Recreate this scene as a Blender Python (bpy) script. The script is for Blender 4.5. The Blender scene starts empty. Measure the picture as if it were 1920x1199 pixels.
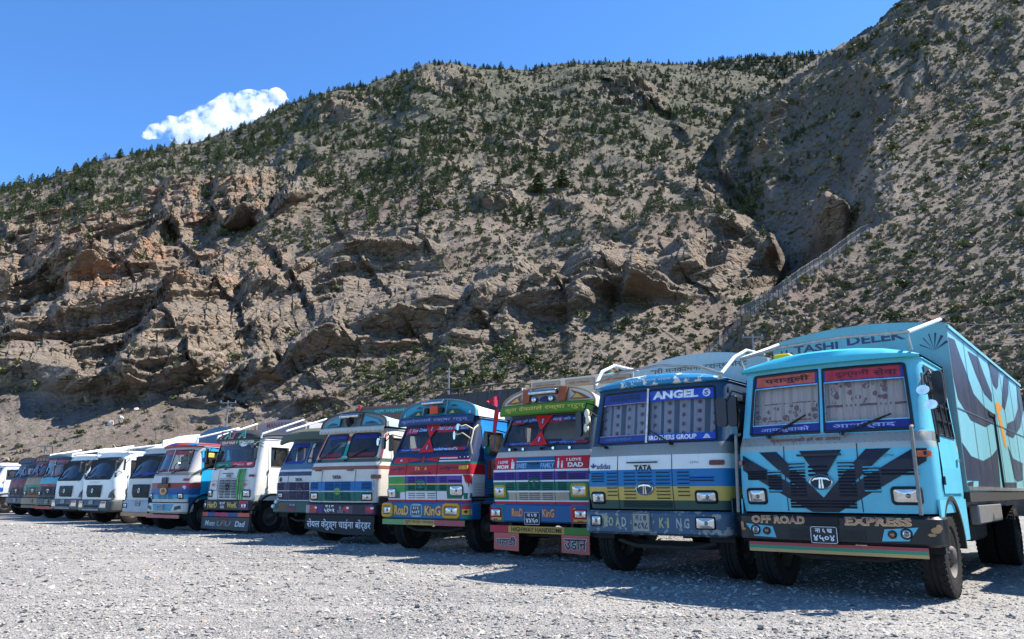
import bpy, bmesh, math, random
import numpy as np
from mathutils import Vector, Matrix

random.seed(7)
RNG = np.random.default_rng(11)
SC = bpy.context.scene
COL = SC.collection
R_ = math.radians

# ------------------------------------------------------------------ camera, sky, sun, exposure
F_PX, V_HOR, CAM_H = 1413.0, 923.6, 1.214          # focal length and horizon in the 1920 x 1199 photograph
PITCH = math.atan((V_HOR - 599.5) / F_PX)
cam_data = bpy.data.cameras.new('camera')
cam_data.sensor_width = 36.0
cam_data.lens = 36.0 * F_PX / 1920.0
cam_data.clip_start = 0.1
cam_data.clip_end = 20000.0
cam = bpy.data.objects.new('camera', cam_data)
COL.objects.link(cam)
cam.location = (0, 0, CAM_H)
cam.rotation_euler = (math.pi / 2 + PITCH, 0, 0)
SC.camera = cam

SUN_AZ, SUN_EL = R_(75), R_(53)                     # azimuth from +Y towards +X
world = bpy.data.worlds.new('World')
SC.world = world
world.use_nodes = True
wn = world.node_tree
sky = wn.nodes.new('ShaderNodeTexSky')
sky.sky_type = 'NISHITA'
sky.sun_disc = False
sky.sun_elevation = SUN_EL
sky.sun_rotation = SUN_AZ
sky.altitude = 4000.0
sky.air_density = 1.0
sky.dust_density = 0.0
sky.ozone_density = 5.0
bg = wn.nodes['Background']
bg.inputs['Strength'].default_value = 0.13
hs = wn.nodes.new('ShaderNodeHueSaturation')
hs.inputs['Saturation'].default_value = 1.14
wn.links.new(sky.outputs['Color'], hs.inputs['Color'])
wn.links.new(hs.outputs['Color'], bg.inputs['Color'])
sd = bpy.data.lights.new('sun', 'SUN')
sd.energy = 4.0
sd.angle = R_(0.53)
sd.color = (1.0, 0.95, 0.88)
sun = bpy.data.objects.new('sun', sd)
COL.objects.link(sun)
S_DIR = Vector((math.sin(SUN_AZ) * math.cos(SUN_EL), math.cos(SUN_AZ) * math.cos(SUN_EL), math.sin(SUN_EL)))
sun.rotation_euler = S_DIR.to_track_quat('Z', 'Y').to_euler()
SC.view_settings.view_transform = 'Standard'
SC.view_settings.look = 'None'
SC.view_settings.gamma = 1.0
SC.view_settings.exposure = 1.48
SC.view_settings.use_curve_mapping = False
SC.cycles.max_bounces = 6
SC.cycles.transparent_max_bounces = 12
SC.cycles.diffuse_bounces = 3
SC.cycles.glossy_bounces = 3
SC.cycles.volume_bounces = 4
SC.cycles.caustics_reflective = False
SC.cycles.caustics_refractive = False

C0, S0 = math.cos(PITCH), math.sin(PITCH)


def ray(u, v):
    """world direction (depth 1) of a bearing, in the units of the 1920 wide photograph"""
    x = (u - 960.0) / F_PX
    dz = (599.5 - v) / F_PX
    return x, C0 - dz * S0, S0 + dz * C0


def at(u, v, depth):
    x, y, z = ray(u, v)
    return Vector((x * depth, y * depth, CAM_H + z * depth))


def on_ground(u, v, z=0.0):
    x, y, zz = ray(u, v)
    t = (z - CAM_H) / zz
    return Vector((x * t, y * t, z))


# ------------------------------------------------------------------ materials
def lin(c):
    return tuple(((x / 255) / 12.92 if x / 255 <= 0.04045 else ((x / 255 + 0.055) / 1.055) ** 2.4) for x in c)


MATS = {}


def new_mat(name):
    m = bpy.data.materials.new(name)
    m.use_nodes = True
    nt = m.node_tree
    return m, nt, nt.nodes['Principled BSDF']


def nd(nt, t, **kw):
    n = nt.nodes.new(t)
    for k, v in kw.items():
        if k.startswith('i_'):
            n.inputs[k[2:].replace('_', ' ')].default_value = v
        elif k.startswith('n_'):
            n.inputs[int(k[2:])].default_value = v
        else:
            setattr(n, k, v)
    return n


def ramp(nt, stops, fac=None):
    r = nt.nodes.new('ShaderNodeValToRGB')
    el = r.color_ramp.elements
    while len(el) < len(stops):
        el.new(0.5)
    for e, (p, c) in zip(el, stops):
        e.position = p
        e.color = (*c, 1) if len(c) == 3 else c
    if fac is not None:
        nt.links.new(fac, r.inputs['Fac'])
    return r


def paint(rgb, rough=0.42, dirt=0.35, metal=0.0, chips=None, coat=0.0):
    """enamel paint with dust and grime; rgb in sRGB 0-255"""
    key = ('paint', tuple(rgb), rough, dirt, metal, chips, coat)
    if key in MATS:
        return MATS[key]
    m, nt, b = new_mat('paint')
    c = lin(rgb)
    av = sum(c) / 3
    c = tuple(max(0.004, av + (x - av) * 1.1) for x in c)
    if c[2] > c[1] > c[0]:
        c = (c[0], c[1] + 0.14 * (c[2] - c[1]), c[2] * 0.9)
    tc = nd(nt, 'ShaderNodeTexCoord')
    n1 = nd(nt, 'ShaderNodeTexNoise', i_Scale=2.3, i_Detail=8.0, i_Roughness=0.68)
    n2 = nd(nt, 'ShaderNodeTexNoise', i_Scale=34.0, i_Detail=4.0, i_Roughness=0.7)
    mp = nd(nt, 'ShaderNodeMapping')
    mp.inputs['Scale'].default_value = (9.0, 9.0, 0.9)
    n3 = nd(nt, 'ShaderNodeTexNoise', i_Scale=3.0, i_Detail=5.0)
    L = nt.links.new
    L(tc.outputs['Object'], n1.inputs['Vector'])
    L(tc.outputs['Object'], n2.inputs['Vector'])
    L(tc.outputs['Object'], mp.inputs['Vector'])
    L(mp.outputs[0], n3.inputs['Vector'])
    r1 = ramp(nt, [(0.38, (0, 0, 0)), (0.78, (1, 1, 1))], n1.outputs['Fac'])
    r3 = ramp(nt, [(0.5, (0, 0, 0)), (0.8, (1, 1, 1))], n3.outputs['Fac'])
    mx = nd(nt, 'ShaderNodeMath', operation='MAXIMUM')
    L(r1.outputs[0], mx.inputs[0])
    L(r3.outputs[0], mx.inputs[1])
    sc = nd(nt, 'ShaderNodeMath', operation='MULTIPLY')
    lum = 0.3 * c[0] + 0.6 * c[1] + 0.1 * c[2]
    sc.inputs[1].default_value = 1.0 * dirt * (0.15 + 0.78 * min(1, lum * 2.2) ** 0.5)
    L(mx.outputs[0], sc.inputs[0])
    gp = nd(nt, 'ShaderNodeNewGeometry')
    sx = nd(nt, 'ShaderNodeSeparateXYZ')
    L(gp.outputs['Position'], sx.inputs[0])
    hz = nd(nt, 'ShaderNodeMapRange')                  # road dust thrown up on the lower panels
    hz.inputs['From Min'].default_value = 1.5
    hz.inputs['From Max'].default_value = 0.35
    hz.inputs['To Max'].default_value = 0.10 + 0.22 * min(1, lum * 2.2)
    L(sx.outputs['Z'], hz.inputs['Value'])
    n5 = ramp(nt, [(0.3, (0.1, 0.1, 0.1)), (0.7, (1, 1, 1))], n1.outputs['Fac'])
    hm = nd(nt, 'ShaderNodeMath', operation='MULTIPLY')
    L(hz.outputs[0], hm.inputs[0])
    L(n5.outputs[0], hm.inputs[1])
    sc0 = sc
    sc = nd(nt, 'ShaderNodeMath', operation='ADD')
    L(sc0.outputs[0], sc.inputs[0])
    L(hm.outputs[0], sc.inputs[1])
    mixc = nd(nt, 'ShaderNodeMix', data_type='RGBA')
    mixc.inputs['A'].default_value = (*c, 1)
    dust = lin((150, 138, 122))
    mixc.inputs['B'].default_value = (*[0.35 * a + 0.65 * d * 0.7 for a, d in zip(c, dust)], 1)
    L(sc.outputs[0], mixc.inputs['Factor'])
    out = mixc.outputs['Result']
    rs = ramp(nt, [(0.63, (0, 0, 0)), (0.69, (1, 1, 1))], n2.outputs['Fac'])
    m2 = nd(nt, 'ShaderNodeMix', data_type='RGBA')
    m2.inputs['B'].default_value = (*lin((92, 70, 54)), 1)
    f2 = nd(nt, 'ShaderNodeMath', operation='MULTIPLY')
    f2.inputs[1].default_value = 0.55 * dirt
    L(rs.outputs[0], f2.inputs[0])
    L(f2.outputs[0], m2.inputs['Factor'])
    L(out, m2.inputs['A'])
    out = m2.outputs['Result']
    if chips:
        n4 = nd(nt, 'ShaderNodeTexNoise', i_Scale=5.5, i_Detail=9.0, i_Roughness=0.62)
        L(tc.outputs['Object'], n4.inputs['Vector'])
        r4 = ramp(nt, [(0.55, (0, 0, 0)), (0.565, (1, 1, 1))], n4.outputs['Fac'])
        m3 = nd(nt, 'ShaderNodeMix', data_type='RGBA')
        m3.inputs['B'].default_value = (*lin(chips), 1)
        L(r4.outputs[0], m3.inputs['Factor'])
        L(out, m3.inputs['A'])
        out = m3.outputs['Result']
    L(out, b.inputs['Base Color'])
    rr = nd(nt, 'ShaderNodeMapRange')
    rr.inputs['To Min'].default_value = rough
    rr.inputs['To Max'].default_value = min(1, rough + 0.35)
    L(mx.outputs[0], rr.inputs['Value'])
    L(rr.outputs[0], b.inputs['Roughness'])
    b.inputs['Metallic'].default_value = metal
    b.inputs['Specular IOR Level'].default_value = 0.32
    b.inputs['Coat Weight'].default_value = coat
    bmp = nd(nt, 'ShaderNodeBump', i_Strength=0.12, i_Distance=0.02)
    L(n1.outputs['Fac'], bmp.inputs['Height'])
    L(bmp.outputs[0], b.inputs['Normal'])
    MATS[key] = m
    return m


def plain(name, rgb, rough=0.6, metal=0.0, spec=0.5):
    key = (name, tuple(rgb), rough, metal)
    if key in MATS:
        return MATS[key]
    m, nt, b = new_mat(name)
    c = lin(rgb)
    tc = nd(nt, 'ShaderNodeTexCoord')
    n1 = nd(nt, 'ShaderNodeTexNoise', i_Scale=14.0, i_Detail=5.0)
    nt.links.new(tc.outputs['Object'], n1.inputs['Vector'])
    r = ramp(nt, [(0.3, [x * 0.72 for x in c]), (0.75, [min(1, x * 1.2) for x in c])], n1.outputs['Fac'])
    nt.links.new(r.outputs[0], b.inputs['Base Color'])
    b.inputs['Roughness'].default_value = rough
    b.inputs['Metallic'].default_value = metal
    b.inputs['Specular IOR Level'].default_value = spec
    MATS[key] = m
    return m


def glass(name, tint=(0.75, 0.8, 0.82), refl=1.0):
    key = (name, tint)
    if key in MATS:
        return MATS[key]
    m = bpy.data.materials.new(name)
    m.use_nodes = True
    nt = m.node_tree
    nt.nodes.clear()
    o = nd(nt, 'ShaderNodeOutputMaterial')
    tr = nd(nt, 'ShaderNodeBsdfTransparent')
    tr.inputs[0].default_value = (*tint, 1)
    gl = nd(nt, 'ShaderNodeBsdfGlossy', i_Roughness=0.06)
    gl.inputs[0].default_value = (0.9, 0.95, 1, 1)
    df = nd(nt, 'ShaderNodeBsdfDiffuse')
    df.inputs[0].default_value = (0.42, 0.38, 0.33, 1)
    fr = nd(nt, 'ShaderNodeFresnel', i_IOR=1.5)
    ms = nd(nt, 'ShaderNodeMixShader')
    ml = nd(nt, 'ShaderNodeMath', operation='MULTIPLY')
    ml.inputs[1].default_value = refl
    L = nt.links.new
    L(fr.outputs[0], ml.inputs[0])
    L(ml.outputs[0], ms.inputs[0])
    L(tr.outputs[0], ms.inputs[1])
    L(gl.outputs[0], ms.inputs[2])
    tc = nd(nt, 'ShaderNodeTexCoord')
    nz = nd(nt, 'ShaderNodeTexNoise', i_Scale=3.0, i_Detail=6.0, i_Roughness=0.65)
    L(tc.outputs['Object'], nz.inputs['Vector'])
    rm = ramp(nt, [(0.35, (0.02, 0.02, 0.02)), (0.8, (0.16, 0.16, 0.16))], nz.outputs['Fac'])
    m2 = nd(nt, 'ShaderNodeMixShader')
    L(rm.outputs[0], m2.inputs[0])
    L(ms.outputs[0], m2.inputs[1])
    L(df.outputs[0], m2.inputs[2])
    L(m2.outputs[0], o.inputs[0])
    MATS[key] = m
    return m


BLACK = plain('black_rubber', (22, 22, 23), 0.75)
TRIM = plain('black_trim', (26, 26, 28), 0.5)
INTERIOR = plain('cab_interior', (30, 28, 28), 0.85)
TYRE = plain('tyre_rubber', (38, 36, 34), 0.9, spec=0.2)
RIM = plain('dusty_rim', (92, 86, 78), 0.7, 0.2)
STEEL = plain('dark_chassis', (48, 44, 40), 0.8)
CHROME = plain('worn_chrome', (190, 190, 188), 0.22, 1.0)
ALU = plain('aluminium', (168, 165, 158), 0.42, 0.7)
WHITEPIPE = plain('white_pipe', (225, 225, 222), 0.4)
LENS = plain('lamp_lens', (205, 205, 198), 0.12, 0.55)
AMBER = plain('amber_lens', (200, 98, 36), 0.25)
WHITE_INK = plain('white_lettering', (232, 232, 228), 0.5)
BLACK_INK = plain('black_lettering', (24, 24, 28), 0.55)
GLASS = glass('windscreen_glass', (0.9, 0.93, 0.93))
GLASSD = glass('dark_window_glass', (0.3, 0.33, 0.35))
STONE = plain('grey_stone', (138, 130, 120), 0.95)


def P(r, g, b, **k):
    return paint((r, g, b), **k)


def ink(r, g, b):
    return plain('sticker', (r, g, b), 0.45)


# ------------------------------------------------------------------ mesh helpers
class MB:
    """collects shapes and links them as one mesh object"""

    def __init__(s):
        s.v, s.f, s.m = [], [], []

    def add(s, v, f, m=0):
        o = len(s.v)
        s.v += [tuple(p) for p in v]
        s.f += [tuple(i + o for i in q) for q in f]
        s.m += [m] * len(f)
        return s

    def box(s, x0, x1, y0, y1, z0, z1, m=0, M=None, c=0.0):
        if c:
            c = min(c, (x1 - x0) / 2.01, (y1 - y0) / 2.01, (z1 - z0) / 2.01)
            v = []
            for sx in (0, 1):
                for sy in (0, 1):
                    for sz in (0, 1):
                        X, Y, Z = (x0, x1)[sx], (y0, y1)[sy], (z0, z1)[sz]
                        dx, dy, dz = (c, -c)[sx], (c, -c)[sy], (c, -c)[sz]
                        v += [(X, Y + dy, Z + dz), (X + dx, Y, Z + dz), (X + dx, Y + dy, Z)]
            bm = bmesh.new()
            bmesh.ops.convex_hull(bm, input=[bm.verts.new(p) for p in v])
            bm.verts.index_update()
            vv = [w.co.copy() for w in bm.verts]
            ff = [[w.index for w in q.verts] for q in bm.faces]
            bm.free()
            if M:
                vv = [M @ p for p in vv]
            return s.add(vv, ff, m)
        v = [(x, y, z) for x in (x0, x1) for y in (y0, y1) for z in (z0, z1)]
        if M:
            v = [M @ Vector(p) for p in v]
        f = [(0, 1, 3, 2), (4, 6, 7, 5), (0, 4, 5, 1), (2, 3, 7, 6), (0, 2, 6, 4), (1, 5, 7, 3)]
        return s.add(v, f, m)

    def tube(s, pts, r, m=0, n=8, closed=False):
        pts = [Vector(p) for p in pts]
        k = len(pts)
        rings = []
        up = None
        for i, p in enumerate(pts):
            a = pts[i - 1] if (i > 0 or closed) else p
            b = pts[(i + 1) % k] if (i < k - 1 or closed) else p
            t = (b - a).normalized()
            if up is None:
                up = Vector((0, 0, 1)) if abs(t.z) < 0.9 else Vector((1, 0, 0))
            x = t.cross(up).normalized()
            up = x.cross(t).normalized()
            rr = r[i] if isinstance(r, (list, tuple)) else r
            rings.append([p + rr * (math.cos(2 * math.pi * j / n) * x + math.sin(2 * math.pi * j / n) * up) for j in range(n)])
        v = [q for g in rings for q in g]
        f = []
        for i in range(k if closed else k - 1):
            i2 = (i + 1) % k
            for j in range(n):
                j2 = (j + 1) % n
                f.append((i * n + j, i * n + j2, i2 * n + j2, i2 * n + j))
        if not closed:
            f.append(tuple(range(n))[::-1])
            f.append(tuple((k - 1) * n + j for j in range(n)))
        return s.add(v, f, m)

    def lathe(s, prof, org=(0, 0, 0), n=28, m=0, axis='x', scale=(1, 1)):
        """profile of (along axis, radius)"""
        v, f = [], []
        k = len(prof)
        for i in range(n):
            a = 2 * math.pi * i / n
            for (h, r) in prof:
                c, d = r * math.cos(a) * scale[0], r * math.sin(a) * scale[1]
                q = {'x': (h, c, d), 'y': (c, h, d), 'z': (c, d, h)}[axis]
                v.append((q[0] + org[0], q[1] + org[1], q[2] + org[2]))
        for i in range(n):
            i2 = (i + 1) % n
            for j in range(k - 1):
                f.append((i * k + j, i2 * k + j, i2 * k + j + 1, i * k + j + 1))
        return s.add(v, f, m)

    def grid(s, fn, us, vs, m=0, skip=None, mfn=None):
        nu, nv = len(us), len(vs)
        v = [fn(a, b) for a in us for b in vs]
        o = len(s.v)
        s.v += [tuple(p) for p in v]
        for i in range(nu - 1):
            for j in range(nv - 1):
                if skip and skip(i, j):
                    continue
                s.f.append((o + i * nv + j, o + (i + 1) * nv + j, o + (i + 1) * nv + j + 1, o + i * nv + j + 1))
                s.m.append(mfn(i, j) if mfn else m)
        return s

    def prism(s, poly, fn, d0, d1, m=0):
        """closed polygon of (a,b) extruded from depth d0 to d1 through fn(a,b,d)"""
        n = len(poly)
        v = [fn(a, b, d0) for a, b in poly] + [fn(a, b, d1) for a, b in poly]
        f = [tuple(range(n)), tuple(range(2 * n - 1, n - 1, -1))]
        f += [(i, n + i, n + (i + 1) % n, (i + 1) % n) for i in range(n)]
        return s.add(v, f, m)

    def build(s, name, mats, parent=None, smooth=False):
        me = bpy.data.meshes.new(name)
        me.from_pydata(s.v, [], s.f)
        if not isinstance(mats, (list, tuple)):
            mats = [mats]
        for q in mats:
            me.materials.append(q)
        if len(mats) > 1:
            me.polygons.foreach_set('material_index', s.m)
        if smooth:
            me.polygons.foreach_set('use_smooth', [True] * len(me.polygons))
            me.set_sharp_from_angle(angle=R_(38))
        me.update()
        return link(name, me, parent)


def link(name, me, parent=None):
    o = bpy.data.objects.new(name, me)
    COL.objects.link(o)
    if parent is not None:
        o.parent = parent
    return o


def tag(o, label=None, cat=None, group=None, kind=None):
    for k, v in (('label', label), ('category', cat), ('group', group), ('kind', kind)):
        if v:
            o[k] = v
    return o


def rrect(cx, cz, w, h, r, n=5):
    """rounded rectangle outline, counter clockwise"""
    r = min(r, w / 2, h / 2)
    pts = []
    for qx, qz, a0 in ((1, 1, 0), (-1, 1, 90), (-1, -1, 180), (1, -1, 270)):
        for i in range(n):
            a = R_(a0 + 90 * i / (n - 1))
            pts.append((cx + qx * (w / 2 - r) + r * math.cos(a), cz + qz * (h / 2 - r) + r * math.sin(a)))
    return pts


def ellipse(cx, cz, a, b, n=24):
    return [(cx + a * math.cos(2 * math.pi * i / n), cz + b * math.sin(2 * math.pi * i / n)) for i in range(n)]


def rect(x0, x1, z0, z1):
    return [(x0, z0), (x1, z0), (x1, z1), (x0, z1)]


def decal(name, polys, mat, mp, off, parent, cut=0.0):
    """flat paint or film: polygons of (a, b) laid on the surface mp(a, b, off)"""
    if polys and isinstance(polys[0][0], (int, float)):
        polys = [polys]
    bm = bmesh.new()
    for p in polys:
        try:
            bm.faces.new([bm.verts.new((a, b, 0)) for a, b in p])
        except ValueError:
            pass
    bmesh.ops.triangulate(bm, faces=bm.faces[:])
    if cut:
        for ax in (0, 1):
            lo = min(v.co[ax] for v in bm.verts)
            hi = max(v.co[ax] for v in bm.verts)
            k = math.floor(lo / cut) + 1
            while k * cut < hi:
                co = [0, 0, 0]
                no = [0, 0, 0]
                co[ax], no[ax] = k * cut, 1
                bmesh.ops.bisect_plane(bm, geom=bm.verts[:] + bm.edges[:] + bm.faces[:], plane_co=co, plane_no=no)
                k += 1
        bmesh.ops.triangulate(bm, faces=bm.faces[:])
    for v in bm.verts:
        v.co = mp(v.co.x, v.co.y, off)
    me = bpy.data.meshes.new(name)
    bm.to_mesh(me)
    bm.free()
    me.materials.append(mat)
    return link(name, me, parent)


TXT = {}


def text_mesh(body, bold, shear):
    key = (body, bold, shear)
    if key not in TXT:
        cu = bpy.data.curves.new('lettering', 'FONT')
        cu.body = body
        cu.offset = bold
        cu.shear = shear
        cu.resolution_u = 2
        cu.space_line = 0.95
        cu.align_x = 'CENTER'
        ob = bpy.data.objects.new('lettering', cu)
        me = bpy.data.meshes.new_from_object(ob)
        co = np.empty(len(me.vertices) * 3, np.float32)
        me.vertices.foreach_get('co', co)
        co = co.reshape(-1, 3)
        faces = [tuple(p.vertices) for p in me.polygons]
        bpy.data.objects.remove(ob)
        bpy.data.meshes.remove(me)
        bpy.data.curves.remove(cu)
        TXT[key] = (co, faces)
    return TXT[key]


def text(body, cx, cz, w, h, mat, mp, off, parent, bold=0.02, shear=0.0, name='lettering', tilt=0.0):
    co, faces = text_mesh(body, bold, shear)
    lo, hi = co.min(0), co.max(0)
    sx, sz = w / (hi[0] - lo[0]), h / (hi[1] - lo[1])
    mx, mz = (lo[0] + hi[0]) / 2, (lo[1] + hi[1]) / 2
    v = [mp(cx + (x - mx) * sx, cz + (y - mz) * sz + tilt * (x - mx) * sx, off) for x, y, _ in co]
    me = bpy.data.meshes.new(name)
    me.from_pydata(v, [], faces)
    me.materials.append(mat)
    return link(name, me, parent)


# ------------------------------------------------------------------ land: noise
_PERM = np.random.default_rng(5).permutation(256).astype(np.int32)
_PERM = np.concatenate([_PERM, _PERM, _PERM])
_G = np.array([(1, 1, 0), (-1, 1, 0), (1, -1, 0), (-1, -1, 0), (1, 0, 1), (-1, 0, 1), (1, 0, -1), (-1, 0, -1),
               (0, 1, 1), (0, -1, 1), (0, 1, -1), (0, -1, -1), (1, 1, 0), (-1, 1, 0), (0, -1, 1), (0, -1, -1)], np.float32)
_GX, _GY, _GZ = [np.ascontiguousarray(np.tile(_G[:, i], 16)) for i in range(3)]


def gnoise(x, y, z, seed=0):
    sh = np.shape(x)
    x, y, z = [np.asarray(q, np.float32).ravel() for q in np.broadcast_arrays(x, y, z)]
    fx0, fy0, fz0 = np.floor(x), np.floor(y), np.floor(z)
    xi, yi, zi = [(q.astype(np.int32) + seed * 17 * (k + 1)) & 255 for k, q in enumerate((fx0, fy0, fz0))]
    fx, fy, fz = x - fx0, y - fy0, z - fz0
    u, v, w = [t * t * t * (t * (t * 6 - 15) + 10) for t in (fx, fy, fz)]
    out = np.zeros_like(fx)
    for a in (0, 1):
        wa = u if a else 1 - u
        pa = _PERM[xi + a]
        gxa = fx - a
        for b in (0, 1):
            wab = wa * (v if b else 1 - v)
            pb = _PERM[pa + yi + b]
            gyb = fy - b
            for c in (0, 1):
                h = _PERM[pb + zi + c]
                out += wab * (w if c else 1 - w) * (_GX[h] * gxa + _GY[h] * gyb + _GZ[h] * (fz - c))
    return out.reshape(sh)


def fbm(x, y, z, oct=5, seed=0, gain=0.5, ridged=False):
    s, a, f, tot = 0, 1.0, 1.0, 0
    for o in range(oct):
        n = gnoise(x * f, y * f, z * f, seed + o)
        if ridged:
            n = 1 - 2.2 * np.abs(n)
        s = s + a * n
        tot += a
        a *= gain
        f *= 2.03
    return s / tot


def sstep(a, b, x):
    t = np.clip((x - a) / (b - a), 0, 1)
    return t * t * (3 - 2 * t)


def pl(pts, x):
    """polyline value: pts sorted by first coordinate"""
    pts = sorted(pts)
    return np.interp(x, [p[0] for p in pts], [p[1] for p in pts])


# ------------------------------------------------------------------ land: mountain (bearing x height grid with real distances)
SKYLINE = [(-420, 470), (-150, 400), (0, 357), (100, 332), (200, 299), (300, 280), (390, 262), (450, 240), (540, 196), (600, 178), (640, 166), (700, 152), (740, 141),
           (800, 123), (840, 119), (880, 126), (1000, 131), (1080, 118), (1180, 116), (1290, 123), (1400, 138), (1520, 160), (1700, 200), (2400, 300)]
R_SKY = [(-420, 430), (0, 470), (300, 520), (540, 600), (840, 660), (1100, 760), (1300, 800), (2400, 800)]
# left outline of the nearer hill on the right (height -> bearing)
EDGE = [(-200, 1780), (-60, 1735), (0, 1690), (40, 1645), (72, 1600), (112, 1530), (165, 1450), (195, 1395), (260, 1352), (310, 1345), (370, 1385), (430, 1435),
        (490, 1480), (530, 1462), (570, 1420), (655, 1340), (720, 1285), (800, 1225), (950, 1100)]
FENCE = [(1100, 950), (1220, 780), (1340, 655), (1400, 594), (1480, 540), (1560, 489), (1625, 438), (1700, 416), (1800, 380), (1920, 338), (2300, 230)]


def depth_map(U, V):
    vs = pl(SKYLINE, U)
    # cliff bands: upright faces with a ledge on top (bearing -> height of the foot, face height)
    G = V.copy()
    for kk, (pts, hc) in enumerate(((([(540, 700), (620, 668), (700, 645), (850, 612), (1000, 585), (1100, 568), (1250, 566), (1400, 548), (1480, 525)]), 62),
                                    ([(440, 585), (560, 556), (640, 535), (780, 508), (900, 500), (960, 496)], 42),
                                    ([(-300, 740), (0, 722), (120, 742), (300, 748), (430, 738), (520, 715)], 46),
                                    ([(300, 806), (420, 792), (560, 778), (640, 770)], 22),
                                    ([(-300, 560), (0, 560), (110, 545), (220, 520), (300, 470), (330, 440)], 44),
                                    ([(1000, 470), (1150, 452), (1300, 440), (1400, 446)], 34),
                                    ([(330, 440), (400, 438), (470, 425), (560, 395), (600, 380)], 50))):
        u0, u1 = pts[0][0], pts[-1][0]
        ends = sstep(u0 - 25, u0 + 30, U) * (1 - sstep(u1 - 30, u1 + 25, U))
        vb = pl(pts, U) + 16 * gnoise(U / 95.0, U * 0 + 3.3 * kk, U * 0, 41) + 4 * gnoise(U / 33.0, U * 0 + 3.3 * kk, U * 0, 42)
        h_ = hc * ends * np.clip(0.8 + 0.9 * gnoise(U / 90.0, U * 0 + 7.7 * kk, U * 0, 43), 0.2, 1.2) + 0.01
        vt = vb - h_
        ed = h_ * 0.95
        face = vb - 0.22 * (vb - G)
        led = (vb - 0.22 * h_) + (vt - G) / ed * ((vt - ed) - (vb - 0.22 * h_))
        G = np.where((G <= vb) & (G > vt), face, np.where((G <= vt) & (G > vt - ed), led, G))
    t = np.clip((955 - G) / (955 - vs), 0, 1.2)
    base = pl([(-420, 95), (0, 84), (500, 84), (900, 74), (1300, 66), (2400, 62)], U)
    rm = base * (pl(R_SKY, U) / base) ** (t ** 1.28)
    # bowls and buttresses: sharp left edges, easing back to the right (height -> bearing of the edge)
    ridges = [([(300, 585), (335, 560), (430, 482), (500, 400), (560, 300), (640, 250), (690, 215)], 0.14, 14, 240, 1),
              ([(330, 408), (370, 400), (440, 404)], 0.06, 7, 70, 0.9),
              ([(345, 300), (400, 318), (450, 332)], 0.05, 8, 60, 0.8),
              ([(470, 150), (540, 118), (600, 100)], 0.06, 9, 110, 0.8),
              ([(560, 640), (620, 585), (680, 480), (720, 455)], 0.08, 11, 150, 1),
              ([(590, 60), (640, 0), (720, -60)], 0.07, 10, 130, 0.9),
              ([(530, 900), (590, 872), (650, 828)], 0.05, 9, 120, 0.9),
              ([(560, 1080), (500, 1110), (640, 1060)], 0.05, 9, 110, 0.8),
              ([(470, 1190), (540, 1172), (600, 1150)], 0.05, 8, 110, 0.8),
              ([(150, 610), (240, 560), (300, 520)], 0.05, 10, 120, 0.8),
              ([(140, 780), (220, 750), (290, 730)], 0.05, 10, 120, 0.8),
              ([(150, 1135), (215, 1255), (260, 1290)], 0.05, 10, 90, 0.8),
              ([(220, 940), (300, 900), (380, 860)], 0.035, 12, 120, 0.7)]
    for pts, a, w, ln, st in ridges:
        lo, hi = min(p[0] for p in pts), max(p[0] for p in pts)
        ub = pl(pts, V) + 22 * gnoise(V / 33.0, V * 0 + ln, V * 0, 3) + 9 * gnoise(V / 9.0, V * 0 + ln, V * 0, 4)
        d = U - ub
        win = sstep(lo - 45, lo + 10, V) * (1 - sstep(hi - 10, hi + 50, V))
        rm = rm * (1 - a * sstep(-w, w, d) * np.exp(-np.maximum(d, 0) / ln) * win)
    for u_, v_, a_, b_, k_ in ((352, 372, 58, 48, 0.045), (452, 372, 58, 62, 0.055), (535, 350, 62, 32, 0.045), (120, 480, 70, 50, 0.04), (930, 378, 34, 20, 0.02), (1150, 350, 40, 18, 0.02)):
        rm = rm * (1 - k_ * np.sqrt(np.clip(1 - ((U - u_) / a_) ** 2 - ((V - v_) / b_) ** 2, 0, 1)))
    # the diagonal rib above the gully
    dist = np.abs((V - 320) - (U - 1240) * 0.72) * 0.81
    rib = np.exp(-(dist / 13) ** 2) * sstep(1225, 1250, U) * (1 - sstep(1455, 1475, U))
    rm = rm * (1 - 0.05 * rib)
    # nearer hill on the right
    vf = pl(FENCE, U)
    s1 = np.clip((V - vf) / (955 - vf), 0, 1.1)
    nb = pl([(900, 74), (1200, 68), (1350, 56), (1600, 42), (2400, 38)], U)
    near = nb + (pl([(1100, 74), (1250, 84), (1340, 86), (1480, 98), (1625, 122), (1750, 124), (1920, 118), (2400, 110)], U) - nb) * (1 - np.clip(s1, 0, 1)) ** pl([(1500, 1.05), (1700, 1.7), (2400, 1.9)], U)
    s2 = np.clip((vf - V) / (vf + 120), 0, 1.1)
    gap = pl([(1180, 0), (1300, 8), (1345, 80), (1400, 110), (1480, 95), (1600, 50), (1640, 14), (1675, 0), (2300, 0)], U)
    crest = pl([(1100, 74), (1250, 84), (1340, 86), (1480, 98), (1625, 122), (1750, 124), (1920, 118), (2400, 110)], U)
    topr = pl([(1340, 560), (1450, 540), (1600, 450), (1700, 400), (1800, 370), (1920, 335), (2200, 300), (2400, 165)], U)
    far = crest + gap * sstep(0, 14, vf - V) + (topr - crest - gap) * s2 ** 1.0
    rr = np.where(V > vf, near, far)
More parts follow.
